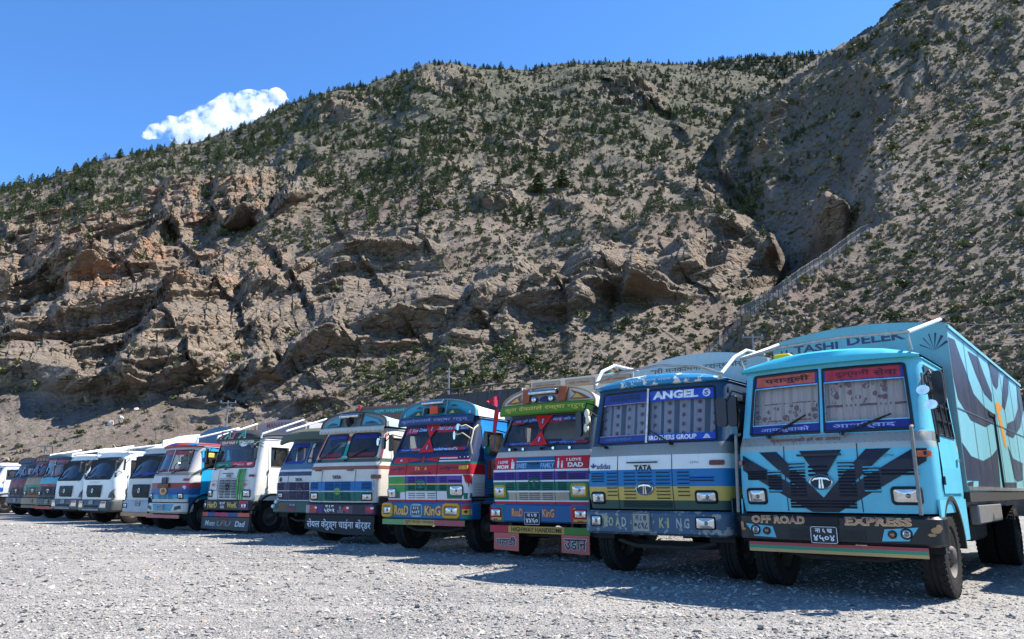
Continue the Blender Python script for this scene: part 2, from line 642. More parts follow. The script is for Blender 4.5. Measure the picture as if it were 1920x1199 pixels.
    for pts, a, w, ln in [([(40, 1760), (80, 1745), (180, 1700), (270, 1640), (340, 1612), (420, 1560), (470, 1530)], 0.045, 12, 110),
                          ([(150, 1500), (220, 1440), (300, 1400), (380, 1440)], 0.05, 12, 120),
                          ([(395, 1580), (440, 1540), (480, 1510)], 0.06, 9, 60),
                          ([(60, 1900), (160, 1850), (260, 1800)], 0.04, 14, 140)]:
        lo, hi = min(p[0] for p in pts), max(p[0] for p in pts)
        ub = pl(pts, V) + 18 * gnoise(V / 30.0, V * 0 + ln, V * 0, 5) + 7 * gnoise(V / 9.0, V * 0 + ln, V * 0, 6)
        d = U - ub
        win = sstep(lo - 40, lo + 10, V) * (1 - sstep(hi - 10, hi + 40, V)) * sstep(0, 70, vf - V)
        rr = rr * (1 - a * sstep(-w, w, d) * np.exp(-np.maximum(d, 0) / ln) * win)
    ub = pl(EDGE, V) + 10 * gnoise(V / 26.0, V * 0, V * 0, 8)
    wd = 7 + 190 * sstep(600, 720, V)
    k = sstep(-wd, wd, U - ub)
    return rm * (1 - k) + rr * k, k, t


CLIFFS = [(150, 480, 190, 120, 0.9), (330, 400, 90, 70, 0.9), (460, 370, 110, 55, 0.9), (200, 660, 240, 110, 1), (480, 600, 240, 140, 1), (780, 580, 220, 85, 1),
          (980, 545, 170, 55, 1.1), (1230, 510, 220, 55, 1.1), (1370, 470, 90, 60, 0.9), (700, 480, 160, 50, 0.8), (900, 620, 90, 30, 0.8), (440, 735, 160, 35, 0.9),
          (560, 700, 120, 30, 0.5), (640, 200, 70, 40, 0.75), (840, 150, 80, 35, 0.7), (1190, 180, 80, 28, 0.8), (1010, 262, 90, 26, 0.55), (930, 375, 50, 22, 0.7),
          (1090, 380, 70, 22, 0.6), (870, 250, 60, 30, 0.5), (30, 520, 90, 120, 0.8), (40, 300, 60, 40, 0.4), (1540, 420, 60, 50, 0.8), (1440, 250, 60, 90, 0.5),
          (1600, 160, 60, 30, 0.4), (1680, 350, 90, 50, 0.45), (1880, 250, 90, 60, 0.4), (1250, 340, 60, 40, 0.5), (-150, 560, 160, 160, 0.9), (1330, 360, 90, 50, 0.45)]


def cliffness(U, V):
    c = np.zeros_like(U)
    for u, v, a, b, s in CLIFFS:
        c = np.maximum(c, s * np.exp(-(((U - u) / a) ** 2 + ((V - v) / b) ** 2) ** 1.4))
    return c


nU, nV = 1080, 540
gu = np.linspace(-380, 2300, nU)
rows = np.linspace(0, 1.0, nV)
vtop = np.minimum(pl(SKYLINE, gu), np.where(gu > pl([(p[1], p[0]) for p in EDGE if p[0] < 300], gu), -140 - 0 * gu, 9999))
# outline of the hill on the right against the sky
hill_top = pl([(1330, 300), (1352, 260), (1395, 195), (1450, 165), (1530, 112), (1600, 72), (1645, 40), (1690, 0), (1735, -60), (1780, -200), (2300, -420)], gu)
vtop = np.where(gu > 1400, np.minimum(pl(SKYLINE, gu) * 1.0, hill_top), pl(SKYLINE, gu))
U = np.repeat(gu[:, None], nV, 1)
V = 990 + (vtop[:, None] - 990) * rows[None, :]
Rr, KR, TT = depth_map(U, V)
dx, dy, dz = ray(U, V)
X, Y, Z = dx * Rr, dy * Rr, CAM_H + dz * Rr
CL = cliffness(U, V)
CL = np.clip(CL + 0.55 * fbm(X / 38, Y / 38, Z / 38, 4, 21) - 0.08, 0, 1)
CL = sstep(0.14, 0.55, CL)
scl = np.clip(Rr / 200.0, 0.28, 3.2)
onland = sstep(0.0, 0.10, rows)[None, :] * np.ones_like(U)
# large relief
big = fbm(X / 60, Y / 60, Z / 85, 3, 31, 0.5, True)
med = fbm(X / (15 * scl), Y / (15 * scl), Z / (20 * scl), 4, 47, 0.55)
fin = fbm(X / (2.8 * scl), Y / (2.8 * scl), Z / (2.2 * scl), 3, 59, 0.65)
lump = fbm(X / (7.5 * scl), Y / (7.5 * scl), Z / (6 * scl), 3, 53, 0.6, True)
quiet = 1 - 0.72 * sstep(-30, 60, V - pl(FENCE, U)) * KR
quiet = quiet * (1 - 0.6 * np.exp(-((U - 230) / 240) ** 2 - ((V - 815) / 55) ** 2))
edge_keep = 1 - 0.75 * sstep(0.93, 1.0, rows)[None, :]
soft = 0.5 + 0.5 * CL
hillk = KR * sstep(0, 40, pl(FENCE, U) - V)
push = (6.0 * (1 + 0.5 * hillk) * scl * (big - 0.35) * edge_keep * (0.6 + 0.4 * CL) + 3.0 * scl * med * (0.7 + 0.3 * CL + 0.5 * hillk)) * quiet + scl * fin * (0.8 + 0.9 * CL) * (0.5 + 0.5 * quiet) + 1.1 * scl * (lump - 0.3) * (0.45 + 0.8 * CL) * (0.3 + 0.7 * quiet)
# bedded rock: vertical faces and ledges that follow dipping, broken beds
dip = 0.13 + 0.34 * (1 - sstep(380, 640, U))
wq = gnoise(X / 34, Y / 34, Z / 34, 71)
q = Z - dip * X + 7.0 * wq * scl + 1.8 * gnoise(X / 9, Y / 9, Z / 9, 72) * scl
terr = 0
for lam, amp, sd_ in ((17.0, 0.95, 0.3), (6.7, 0.95, 0.1), (2.7, 0.75, 0.7)):
    f = q / lam + sd_
    bed = np.floor(f)
    f = f - bed
    am = np.clip(0.55 + 1.5 * gnoise(X / (lam * 3.1), Y / (lam * 3.1), bed * 3.7, 73), 0.0, 1.3)
    terr = terr + amp * am * lam * 1.15 * (sstep(0.6, 0.96, f) - f)
joints = fbm(X / (6.0 * scl), Y / (6.0 * scl), Z / (20 * scl), 3, 83, 0.55, True)
cols = np.abs(gnoise(X / (11 * scl), Y / (30 * scl), Z / (44 * scl), 87))
blk = 0
for lam, amp, n_, sd_ in ((16.0, 0.34, (0.74, 0.1, 0.66), 0.2), (7.0, 0.36, (0.66, -0.2, -0.72), 0.6), (3.4, 0.34, (0.9, 0.1, 0.42), 0.4)):
    f = (n_[0] * X + n_[1] * Y + n_[2] * Z + 4.0 * wq + 2.2 * med * scl) / (lam * np.clip(scl, 0.6, 2.0)) + sd_
    bed = np.floor(f)
    am = np.clip(0.6 + 1.4 * gnoise(X / (lam * 2.6), Y / (lam * 2.6), bed * 2.3, 75), 0.0, 1.3)
    blk = blk + amp * am * lam * np.clip(scl, 0.6, 2.0) * (f - bed - 0.5)
back = CL * (1.05 * terr - 1.3 * scl * (joints - 0.4) + 2.2 * scl * cols + 0.9 * blk) * edge_keep + 0.16 * (1 - CL) * blk * quiet * edge_keep
# move along the horizontal bearing (towards the viewer) and a little up
hl = np.sqrt(dx * dx + dy * dy)
hx, hy = dx / hl, dy / hl
mv = (push * 0.75 - back) * onland
mv = np.clip(mv, -0.16 * Rr, 0.16 * Rr)
X = X - hx * mv
Y = Y - hy * mv
Z = Z + 0.28 * push * onland * (1 - CL) + 0.0
# rows behind the skyline so that the mountain has a far side
bx, by, bz = [], [], []
for i, (dr, dzz) in enumerate(((14, -3), (45, -22), (120, -80), (260, -210))):
    bx.append(X[:, -1] + hx[:, -1] * dr)
    by.append(Y[:, -1] + hy[:, -1] * dr)
    bz.append(Z[:, -1] + dzz)
XX = np.concatenate([X, np.array(bx).T], 1)
YY = np.concatenate([Y, np.array(by).T], 1)
ZZ = np.concatenate([Z, np.array(bz).T], 1)
CC = np.concatenate([CL, np.zeros((nU, 4))], 1)
KK = np.concatenate([KR, np.zeros((nU, 4))], 1)
tint = np.exp(-((U - 250) / 330) ** 2 - ((V - 460) / 170) ** 2) + 0.5 * np.exp(-((U - 1230) / 160) ** 2 - ((V - 470) / 50) ** 2)
TN = np.concatenate([tint, np.zeros((nU, 4))], 1)
upper = sstep(430, 190, V - 0.0 * U) * (1 - KR * 0.6)
tk = np.abs(U - pl([(-100, 1800), (80, 1748), (180, 1706), (270, 1650), (340, 1622), (380, 1600)], V) - 6 * gnoise(V / 20.0, V * 0, V * 0, 9))
track = np.exp(-(tk / pl([(-100, 4), (100, 5), (300, 11), (400, 14)], V)) ** 2) * (1 - sstep(330, 420, V)) * KR
TK = np.concatenate([track, np.zeros((nU, 4))], 1)
UP = np.concatenate([upper, np.zeros((nU, 4))], 1)


def grid_mesh(name, X, Y, Z, mat, attrs):
    n, k = X.shape
    me = bpy.data.meshes.new(name)
    idx = np.arange(n * k, dtype=np.int32).reshape(n, k)
    quads = np.stack([idx[:-1, :-1], idx[1:, :-1], idx[1:, 1:], idx[:-1, 1:]], -1).reshape(-1, 4)
    nf = len(quads)
    me.vertices.add(n * k)
    me.vertices.foreach_set('co', np.stack([X, Y, Z], -1).astype(np.float32).ravel())
    me.loops.add(nf * 4)
    me.loops.foreach_set('vertex_index', quads.ravel())
    me.polygons.add(nf)
    me.polygons.foreach_set('loop_start', np.arange(0, nf * 4, 4, dtype=np.int32))
    me.polygons.foreach_set('use_smooth', np.zeros(nf, bool))
    me.update(calc_edges=True)
    for a, d in attrs.items():
        at_ = me.attributes.new(a, 'FLOAT', 'POINT')
        at_.data.foreach_set('value', d.astype(np.float32).ravel())
    me.materials.append(mat)
    return me


def land_material():
    m, nt, b = new_mat('mountain_rock_and_scree')
    L = nt.links.new
    geo = nd(nt, 'ShaderNodeNewGeometry')
    pos = geo.outputs['Position']
    rk = nd(nt, 'ShaderNodeAttribute', attribute_name='rock')
    tn = nd(nt, 'ShaderNodeAttribute', attribute_name='tint')
    nr = nd(nt, 'ShaderNodeAttribute', attribute_name='near')
    up = nd(nt, 'ShaderNodeAttribute', attribute_name='upper')

    def noise_(scale, det=6.0, rough=0.6, vec=None):
        n = nd(nt, 'ShaderNodeTexNoise', i_Scale=scale, i_Detail=det, i_Roughness=rough)
        L(vec if vec is not None else pos, n.inputs['Vector'])
        return n.outputs['Fac']

    def mixrgb(fac, a, c, mode='MIX'):
        x = nd(nt, 'ShaderNodeMix', data_type='RGBA', blend_type=mode)
        for sock, val in (('A', a), ('B', c)):
            if isinstance(val, tuple):
                x.inputs[sock].default_value = (*val, 1)
            else:
                L(val, x.inputs[sock])
        if isinstance(fac, float):
            x.inputs['Factor'].default_value = fac
        else:
            L(fac, x.inputs['Factor'])
        return x.outputs['Result']

    def mul(a, c):
        x = nd(nt, 'ShaderNodeMath', operation='MULTIPLY')
        L(a, x.inputs[0])
        if isinstance(c, float):
            x.inputs[1].default_value = c
        else:
            L(c, x.inputs[1])
        return x.outputs[0]
    # soil and scree
    soil = ramp(nt, [(0.28, lin((92, 84, 77))), (0.5, lin((119, 109, 99))), (0.72, lin((143, 131, 118)))], noise_(0.045, 7.0, 0.68)).outputs[0]
    speck = ramp(nt, [(0.40, (0.42, 0.42, 0.42)), (0.52, (1, 1, 1))], noise_(0.9, 5.0, 0.75)).outputs[0]
    soil = mixrgb(0.55, soil, speck, 'MULTIPLY')
    pinkf = ramp(nt, [(0.48, (0, 0, 0)), (0.66, (1, 1, 1))], noise_(0.03, 5.0)).outputs[0]
    soil = mixrgb(mul(pinkf, 0.65), soil, lin((116, 97, 89)))
    # sparse dry grass
    gr = ramp(nt, [(0.50, (0, 0, 0)), (0.60, (1, 1, 1))], noise_(0.35, 5.0, 0.75)).outputs[0]
    soil = mixrgb(mul(gr, 0.45), soil, lin((94, 92, 70)))
    soil = mixrgb(mul(up.outputs['Fac'], 0.75), soil, lin((80, 82, 68)))
    # bedded rock
    mp = nd(nt, 'ShaderNodeMapping')
    mp.inputs['Rotation'].default_value = (0, R_(9), 0)
    mp.inputs['Scale'].default_value = (0.09, 0.09, 1.5)
    L(pos, mp.inputs['Vector'])
    strata = noise_(0.75, 5.0, 0.6, mp.outputs[0])
    mp2 = nd(nt, 'ShaderNodeMapping')
    mp2.inputs['Scale'].default_value = (1.0, 1.0, 0.16)
    L(pos, mp2.inputs['Vector'])
    streak = noise_(0.35, 4.0, 0.65, mp2.outputs[0])
    rock = ramp(nt, [(0.30, lin((86, 79, 72))), (0.46, lin((142, 130, 114))), (0.58, lin((120, 112, 103))), (0.74, lin((180, 165, 143)))], strata).outputs[0]
    rock = mixrgb(0.6, rock, ramp(nt, [(0.3, (0.55, 0.55, 0.57)), (0.6, (1.0, 0.97, 0.92)), (0.75, (1.18, 1.08, 0.95))], streak).outputs[0], 'MULTIPLY')
    blot = ramp(nt, [(0.52, (0, 0, 0)), (0.68, (1, 1, 1))], noise_(0.055, 4.0, 0.6)).outputs[0]
    och = mul(blot, tn.outputs['Fac'])
    rock = mixrgb(mul(tn.outputs['Fac'], 0.2), rock, lin((156, 122, 98)))
    rock = mixrgb(och, rock, lin((170, 128, 100)))
    blot2 = ramp(nt, [(0.56, (0, 0, 0)), (0.70, (1, 1, 1))], noise_(0.09, 4.0, 0.6)).outputs[0]
    rock = mixrgb(mul(blot2, 0.35), rock, lin((160, 132, 104)))
    # rock where the ground is steep or bare
    dot = nd(nt, 'ShaderNodeSeparateXYZ')
    L(geo.outputs['True Normal'], dot.inputs[0])
    steep = ramp(nt, [(0.42, (1, 1, 1)), (0.68, (0, 0, 0))], dot.outputs['Z']).outputs[0]
    st = mul(steep, rk.outputs['Fac'])
    half = mul(rk.outputs['Fac'], 0.35)
    mxn = nd(nt, 'ShaderNodeMath', operation='MAXIMUM')
    L(st, mxn.inputs[0])
    L(half, mxn.inputs[1])
    col = mixrgb(mxn.outputs[0], soil, rock)
    tk_ = nd(nt, 'ShaderNodeAttribute', attribute_name='track')
    col = mixrgb(mul(tk_.outputs['Fac'], 0.85), col, lin((166, 148, 130)))
    L(col, b.inputs['Base Color'])
    b.inputs['Roughness'].default_value = 0.96
    b.inputs['Specular IOR Level'].default_value = 0.12
    vo = nd(nt, 'ShaderNodeTexVoronoi', feature='DISTANCE_TO_EDGE', i_Scale=0.42)
    mp3 = nd(nt, 'ShaderNodeMapping')
    mp3.inputs['Rotation'].default_value = (0.2, R_(11), 0.1)
    mp3.inputs['Scale'].default_value = (0.45, 0.45, 1.3)
    wv = nd(nt, 'ShaderNodeTexNoise', i_Scale=0.3, i_Detail=3.0)
    L(pos, wv.inputs['Vector'])
    va = nd(nt, 'ShaderNodeVectorMath', operation='MULTIPLY_ADD')
    L(wv.outputs['Color'], va.inputs[0])
    va.inputs[1].default_value = (3, 3, 3)
    L(pos, va.inputs[2])
    L(va.outputs[0], mp3.inputs['Vector'])
    L(mp3.outputs[0], vo.inputs['Vector'])
    crk = ramp(nt, [(0.0, (0, 0, 0)), (0.16, (1, 1, 1))], vo.outputs['Distance']).outputs[0]
    bh0 = nd(nt, 'ShaderNodeMath', operation='MULTIPLY')
    L(crk, bh0.inputs[0])
    L(rk.outputs['Fac'], bh0.inputs[1])
    bh = nd(nt, 'ShaderNodeMath', operation='ADD')
    L(noise_(1.1, 5.0, 0.72), bh.inputs[0])
    L(mul(mul(strata, 1.2), rk.outputs['Fac']), bh.inputs[1])
    bmp = nd(nt, 'ShaderNodeBump', i_Strength=0.9, i_Distance=0.9)
    bh2 = nd(nt, 'ShaderNodeMath', operation='ADD')
    L(bh.outputs[0], bh2.inputs[0])
    L(mul(bh0.outputs[0], 0.7), bh2.inputs[1])
    L(bh2.outputs[0], bmp.inputs['Height'])
    L(bmp.outputs[0], b.inputs['Normal'])
    return m


LAND = land_material()
mountain = link('mountain_terrain', grid_mesh('mountain_terrain', XX, YY, ZZ, LAND, {'rock': CC, 'near': KK, 'tint': TN, 'upper': UP, 'track': TK}))
tag(mountain, 'dry rocky mountainside with bedded cliffs rising behind the trucks', None, None, 'structure')

# farther forested ridge that shows in the saddle
fu = np.linspace(1180, 1750, 150)
fr = np.linspace(0, 1, 40)
FU = np.repeat(fu[:, None], 40, 1)
ft = pl([(1180, 150), (1260, 130), (1300, 121), (1340, 114), (1400, 108), (1460, 105), (1520, 101), (1600, 104), (1750, 140)], fu)
FV = 330 + (ft[:, None] - 330) * fr[None, :]
FR = 1050 + 500 * fr[None, :] ** 1.2 + 0 * FU
fx_, fy_, fz_ = ray(FU, FV)
nz = fbm(fx_ * FR / 70, fy_ * FR / 70, fz_ * FR / 70, 5, 91)
FR = FR * (1 - 0.02 * nz)
FX, FY, FZ = fx_ * FR, fy_ * FR, CAM_H + fz_ * FR + 6 * nz * (fr[None, :] < 0.97)
FX = np.concatenate([FX, FX[:, -1:] * 1.06, FX[:, -1:] * 1.3], 1)
FY = np.concatenate([FY, FY[:, -1:] * 1.06, FY[:, -1:] * 1.3], 1)
FZ = np.concatenate([FZ, FZ[:, -1:] - 20, FZ[:, -1:] - 250], 1)
ridge = link('distant_ridge_terrain', grid_mesh('distant_ridge_terrain', FX, FY, FZ, LAND,
             {'rock': FX * 0, 'near': FX * 0, 'tint': FX * 0, 'upper': FX * 0 + 1}))
tag(ridge, 'distant wooded ridge seen in the saddle between two slopes', None, None, 'structure')


# ------------------------------------------------------------------ gravel yard
def ground_material():
    m, nt, b = new_mat('grey_river_gravel')
    L = nt.links.new
    geo = nd(nt, 'ShaderNodeNewGeometry')
    pos = geo.outputs['Position']
    v1 = nd(nt, 'ShaderNodeTexVoronoi', i_Scale=19.0)
    v2 = nd(nt, 'ShaderNodeTexVoronoi', i_Scale=47.0)
    n1 = nd(nt, 'ShaderNodeTexNoise', i_Scale=0.3, i_Detail=8.0, i_Roughness=0.62)
    for v in (v1, v2, n1):
        L(pos, v.inputs['Vector'])
    sp = nd(nt, 'ShaderNodeSeparateColor')
    L(v1.outputs['Color'], sp.inputs[0])
    c1 = ramp(nt, [(0.0, lin((104, 102, 100))), (0.35, lin((146, 143, 138))), (0.7, lin((166, 162, 155))), (1.0, lin((188, 183, 173)))], sp.outputs[0])
    sp2 = nd(nt, 'ShaderNodeSeparateColor')
    L(v2.outputs['Color'], sp2.inputs[0])
    c2 = ramp(nt, [(0.0, lin((112, 109, 106))), (0.5, lin((150, 147, 141))), (1.0, lin((180, 175, 166)))], sp2.outputs[0])
    mx = nd(nt, 'ShaderNodeMix', data_type='RGBA')
    mx.inputs['Factor'].default_value = 0.5
    L(c1.outputs[0], mx.inputs['A'])
    L(c2.outputs[0], mx.inputs['B'])
    pr = ramp(nt, [(0.3, (0.74, 0.74, 0.75)), (0.5, (0.98, 0.97, 0.95)), (0.7, (1.16, 1.14, 1.1))], n1.outputs['Fac'])
    m2 = nd(nt, 'ShaderNodeMix', data_type='RGBA', blend_type='MULTIPLY')
    m2.inputs['Factor'].default_value = 1.0
    L(mx.outputs['Result'], m2.inputs['A'])
    L(pr.outputs[0], m2.inputs['B'])
    mpt = nd(nt, 'ShaderNodeMapping')
    mpt.inputs['Rotation'].default_value = (0, 0, R_(46))
    mpt.inputs['Scale'].default_value = (0.05, 1.1, 1)
    L(pos, mpt.inputs['Vector'])
    nt_ = nd(nt, 'ShaderNodeTexNoise', i_Scale=1.0, i_Detail=5.0, i_Roughness=0.6)
    L(mpt.outputs[0], nt_.inputs['Vector'])
    tr = ramp(nt, [(0.35, (0.72, 0.72, 0.72)), (0.55, (0.93, 0.93, 0.93))], nt_.outputs['Fac'])
    m4 = nd(nt, 'ShaderNodeMix', data_type='RGBA', blend_type='MULTIPLY')
    m4.inputs['Factor'].default_value = 1.0
    L(m2.outputs['Result'], m4.inputs['A'])
    L(tr.outputs[0], m4.inputs['B'])
    L(m4.outputs['Result'], b.inputs['Base Color'])
    b.inputs['Roughness'].default_value = 0.9
    ad = nd(nt, 'ShaderNodeMath', operation='ADD')
    L(v1.outputs['Distance'], ad.inputs[0])
    L(v2.outputs['Distance'], ad.inputs[1])
    bmp = nd(nt, 'ShaderNodeBump', i_Strength=0.8, i_Distance=0.03)
    bmp.invert = True
    L(ad.outputs[0], bmp.inputs['Height'])
    L(bmp.outputs[0], b.inputs['Normal'])
    return m


gx = np.concatenate([np.linspace(-900, -60, 20), np.linspace(-55, 40, 130), np.linspace(45, 900, 20)])
gy = np.concatenate([np.linspace(-300, -5, 10), np.linspace(0, 70, 110), np.linspace(75, 900, 16)])
GX, GY = np.meshgrid(gx, gy, indexing='ij')
GZ = 0.05 * fbm(GX / 3.1, GY / 3.1, GX * 0, 4, 5) * sstep(4, 6, GY + 2) * (1 - sstep(45, 60, GY))
GZ = GZ - 0.02
yard = link('gravel_yard_ground', grid_mesh('gravel_yard_ground', GX, GY, GZ, ground_material(), {}))
tag(yard, 'pale grey gravel yard in front of and under the trucks', None, None, 'structure')


def ground_z(x, y):
    x, y = np.atleast_1d(np.asarray(x, float)), np.atleast_1d(np.asarray(y, float))
    return 0.05 * fbm(x / 3.1, y / 3.1, x * 0, 4, 5) - 0.02


# ------------------------------------------------------------------ scatter of what nobody could count
def scatter_tree(coll):
    ng = bpy.data.node_groups.new('scatter', 'GeometryNodeTree')
    ng.interface.new_socket('Geometry', in_out='INPUT', socket_type='NodeSocketGeometry')
    ng.interface.new_socket('Geometry', in_out='OUTPUT', socket_type='NodeSocketGeometry')
    gi, go = ng.nodes.new('NodeGroupInput'), ng.nodes.new('NodeGroupOutput')
    ci = ng.nodes.new('GeometryNodeCollectionInfo')
    ci.inputs['Collection'].default_value = coll
    ci.inputs['Separate Children'].default_value = True
    ci.inputs['Reset Children'].default_value = True
    ip = ng.nodes.new('GeometryNodeInstanceOnPoints')
    ip.inputs['Pick Instance'].default_value = True

    def attr(nm, ty):
        a = ng.nodes.new('GeometryNodeInputNamedAttribute')
        a.data_type = ty
        a.inputs['Name'].default_value = nm
        return a.outputs['Attribute']
    e2r = ng.nodes.new('FunctionNodeEulerToRotation')
    ng.links.new(attr('rot', 'FLOAT_VECTOR'), e2r.inputs[0])
    ng.links.new(gi.outputs[0], ip.inputs['Points'])
    ng.links.new(ci.outputs[0], ip.inputs['Instance'])
    ng.links.new(attr('idx', 'INT'), ip.inputs['Instance Index'])
    ng.links.new(e2r.outputs[0], ip.inputs['Rotation'])
    ng.links.new(attr('scl', 'FLOAT_VECTOR'), ip.inputs['Scale'])
    ng.links.new(ip.outputs[0], go.inputs[0])
    return ng


def scatter(name, label, pts, scl, rot, protos):
    coll = bpy.data.collections.new(name + '_kinds')      # not linked to the scene
    for me in protos:
        coll.objects.link(bpy.data.objects.new(name + '_kind', me))
    me = bpy.data.meshes.new(name)
    n = len(pts)
    me.vertices.add(n)
    me.vertices.foreach_set('co', np.asarray(pts, np.float32).ravel())
    for nm, ty, d, key in (('scl', 'FLOAT_VECTOR', scl, 'vector'), ('rot', 'FLOAT_VECTOR', rot, 'vector'), ('idx', 'INT', RNG.integers(0, len(protos), n), 'value')):
        a = me.attributes.new(nm, ty, 'POINT')
        a.data.foreach_set(key, np.asarray(d, np.float32 if ty != 'INT' else np.int32).ravel())
    o = link(name, me)
    o.modifiers.new('scatter', 'NODES').node_group = scatter_tree(coll)
    tag(o, label, None, None, 'stuff')
    return o


def stone_mesh(seed, flat=0.5, mat=None, sub=1):
    rg = random.Random(seed)
    bm = bmesh.new()
    bmesh.ops.create_icosphere(bm, subdivisions=sub, radius=0.5)
    ax = (rg.uniform(0.8, 1.2), rg.uniform(0.55, 0.95), flat * rg.uniform(0.7, 1.2))
    cuts = [(Vector((rg.gauss(0, 1), rg.gauss(0, 1), rg.gauss(0, 1))).normalized(), rg.uniform(0.22, 0.4)) for _ in range(5)]
    for v in bm.verts:
        for n_, d in cuts:
            e = v.co.dot(n_) - d
            if e > 0:
                v.co -= n_ * e
        v.co += Vector((rg.uniform(-1, 1), rg.uniform(-1, 1), rg.uniform(-1, 1))) * 0.04
        v.co = Vector((v.co.x * ax[0], v.co.y * ax[1], v.co.z * ax[2]))
    me = bpy.data.meshes.new('stone')
    bm.to_mesh(me)
    bm.free()
    if mat:
        me.materials.append(mat)
    return me


def random_tone(name, stops, rough=0.9):
    m, nt, b = new_mat(name)
    oi = nd(nt, 'ShaderNodeObjectInfo')
    r = ramp(nt, stops, oi.outputs['Random'])
    tc = nd(nt, 'ShaderNodeTexCoord')
    n = nd(nt, 'ShaderNodeTexNoise', i_Scale=5.0, i_Detail=4.0)
    nt.links.new(tc.outputs['Object'], n.inputs['Vector'])
    mr = ramp(nt, [(0.3, (0.72, 0.72, 0.72)), (0.7, (1.15, 1.15, 1.15))], n.outputs['Fac'])
    mx = nd(nt, 'ShaderNodeMix', data_type='RGBA', blend_type='MULTIPLY')
    mx.inputs['Factor'].default_value = 1.0
    nt.links.new(r.outputs[0], mx.inputs['A'])
    nt.links.new(mr.outputs[0], mx.inputs['B'])
    nt.links.new(mx.outputs['Result'], b.inputs['Base Color'])
    b.inputs['Roughness'].default_value = rough
    b.inputs['Specular IOR Level'].default_value = 0.25
    return m


PEBBLE = random_tone('gravel_stone', [(0.0, lin((100, 99, 99))), (0.25, lin((140, 137, 133))), (0.6, lin((164, 160, 152))), (0.85, lin((184, 178, 166))), (1.0, lin((146, 130, 114)))])
N_G = 80000
gd = 4.6 + 26 * RNG.random(N_G) ** 1.9
ga = RNG.uniform(-0.80, 0.80, N_G)
px, py = gd * np.tan(ga), gd
keep = px < 9
px, py = px[keep], py[keep]
sz = np.minimum(0.014 * np.exp(RNG.normal(0, 0.5, len(px))), 0.055) * (1 + py / 20)
pz = ground_z(px, py) + sz * 0.10
scatter('gravel', 'loose pale grey gravel stones strewn over the yard', np.stack([px, py, pz], 1), np.stack([sz * 1.25, sz, sz], 1) * 1.25,
        np.stack([RNG.normal(0, 0.25, len(px)), RNG.normal(0, 0.25, len(px)), RNG.uniform(0, 6.28, len(px))], 1),
        [stone_mesh(i, 0.42, PEBBLE) for i in range(8)])


# ------------------------------------------------------------------ trees, shrubs, tufts on the mountainside
def leaf_material(name, stops, rough=0.75):
    m, nt, b = new_mat(name)
    L = nt.links.new
    oi = nd(nt, 'ShaderNodeObjectInfo')
    geo = nd(nt, 'ShaderNodeNewGeometry')
    n = nd(nt, 'ShaderNodeTexNoise', i_Scale=1.7, i_Detail=2.0)
    L(geo.outputs['Position'], n.inputs['Vector'])
    ad = nd(nt, 'ShaderNodeMath', operation='ADD')
    ml = nd(nt, 'ShaderNodeMath', operation='MULTIPLY')
    ml.inputs[1].default_value = 0.6
    L(oi.outputs['Random'], ml.inputs[0])
    m2 = nd(nt, 'ShaderNodeMath', operation='MULTIPLY')
    m2.inputs[1].default_value = 0.5
    L(n.outputs['Fac'], m2.inputs[0])
    L(ml.outputs[0], ad.inputs[0])
    L(m2.outputs[0], ad.inputs[1])
    r = ramp(nt, stops, ad.outputs[0])
    L(r.outputs[0], b.inputs['Base Color'])
    b.inputs['Roughness'].default_value = rough
    b.inputs['Specular IOR Level'].default_value = 0.2
    return m


PINE_M = leaf_material('pine_needles', [(0.1, lin((48, 62, 42))), (0.5, lin((74, 88, 56))), (0.95, lin((108, 116, 74)))])
SHRUB_M = leaf_material('juniper_foliage', [(0.1, lin((58, 66, 44))), (0.5, lin((88, 94, 60))), (0.95, lin((122, 120, 82)))])
TUFT_M = leaf_material('dry_tuft', [(0.1, lin((74, 76, 56))), (0.5, lin((102, 99, 77))), (0.95, lin((138, 130, 106)))])
BARK = plain('bark', (86, 70, 56), 0.95)


def blade_mesh(name, quads, mat):
    me = bpy.data.meshes.new(name)
    v, f = [], []
    for q in quads:
        o = len(v)
        v += [tuple(p) for p in q]
        f.append(tuple(range(o, o + len(q))))
    me.from_pydata(v, [], f)
    me.materials.append(mat)
    return me


def pine_meshes(seed, n=150):
    """unit-height pine: crown of needle clumps, and its trunk with limbs"""
    rg = random.Random(seed)
    lean = rg.uniform(-0.05, 0.05)
    wide = rg.uniform(0.3, 0.55)
    qs = []
    lob = [(rg.uniform(0, 6.28), rg.uniform(0.75, 1.25)) for _ in range(7)]
    tr = MB()
    tr.tube([(0, 0, -0.08), (lean * 0.3, 0, 0.3), (lean, 0, 0.93)], [0.03, 0.022, 0.006], n=5)
    for i in range(n):
        t = (i + rg.random()) / n
        z = 0.12 + 0.86 * t ** 1.1
        layer = 0.72 + 0.28 * math.sin(z * 46 + seed)
        rad = wide * (1 - t) ** 0.75 * layer + 0.02
        a = rg.uniform(0, 6.28)
        a0, k = lob[int(a / 6.29 * 7)]
        rad *= k * rg.uniform(0.45, 1.05)
        c = Vector((math.cos(a) * rad + lean * z, math.sin(a) * rad, z - 0.10 * rad / wide * 0.5))
        out = Vector((math.cos(a), math.sin(a), -0.25 + rg.uniform(-0.3, 0.3))).normalized()
        sd = Vector((-math.sin(a), math.cos(a), rg.uniform(-0.5, 0.5))).normalized()
        s = rg.uniform(0.045, 0.085) * (1.2 - 0.5 * t)
        qs.append((c - sd * s * 0.7, c + out * s, c + sd * s * 0.7, c - out * s * 0.8 + Vector((0, 0, s * 0.5))))
        u = out.cross(sd)
        qs.append((c - u * s * 0.6, c + out * s * 0.9, c + u * s * 0.6, c - out * s * 0.7))
        if i % 12 == 0:
            tr.tube([(lean * z, 0, z), tuple(c)], [0.008, 0.003], n=3)
    return blade_mesh('crown', qs, PINE_M), tr


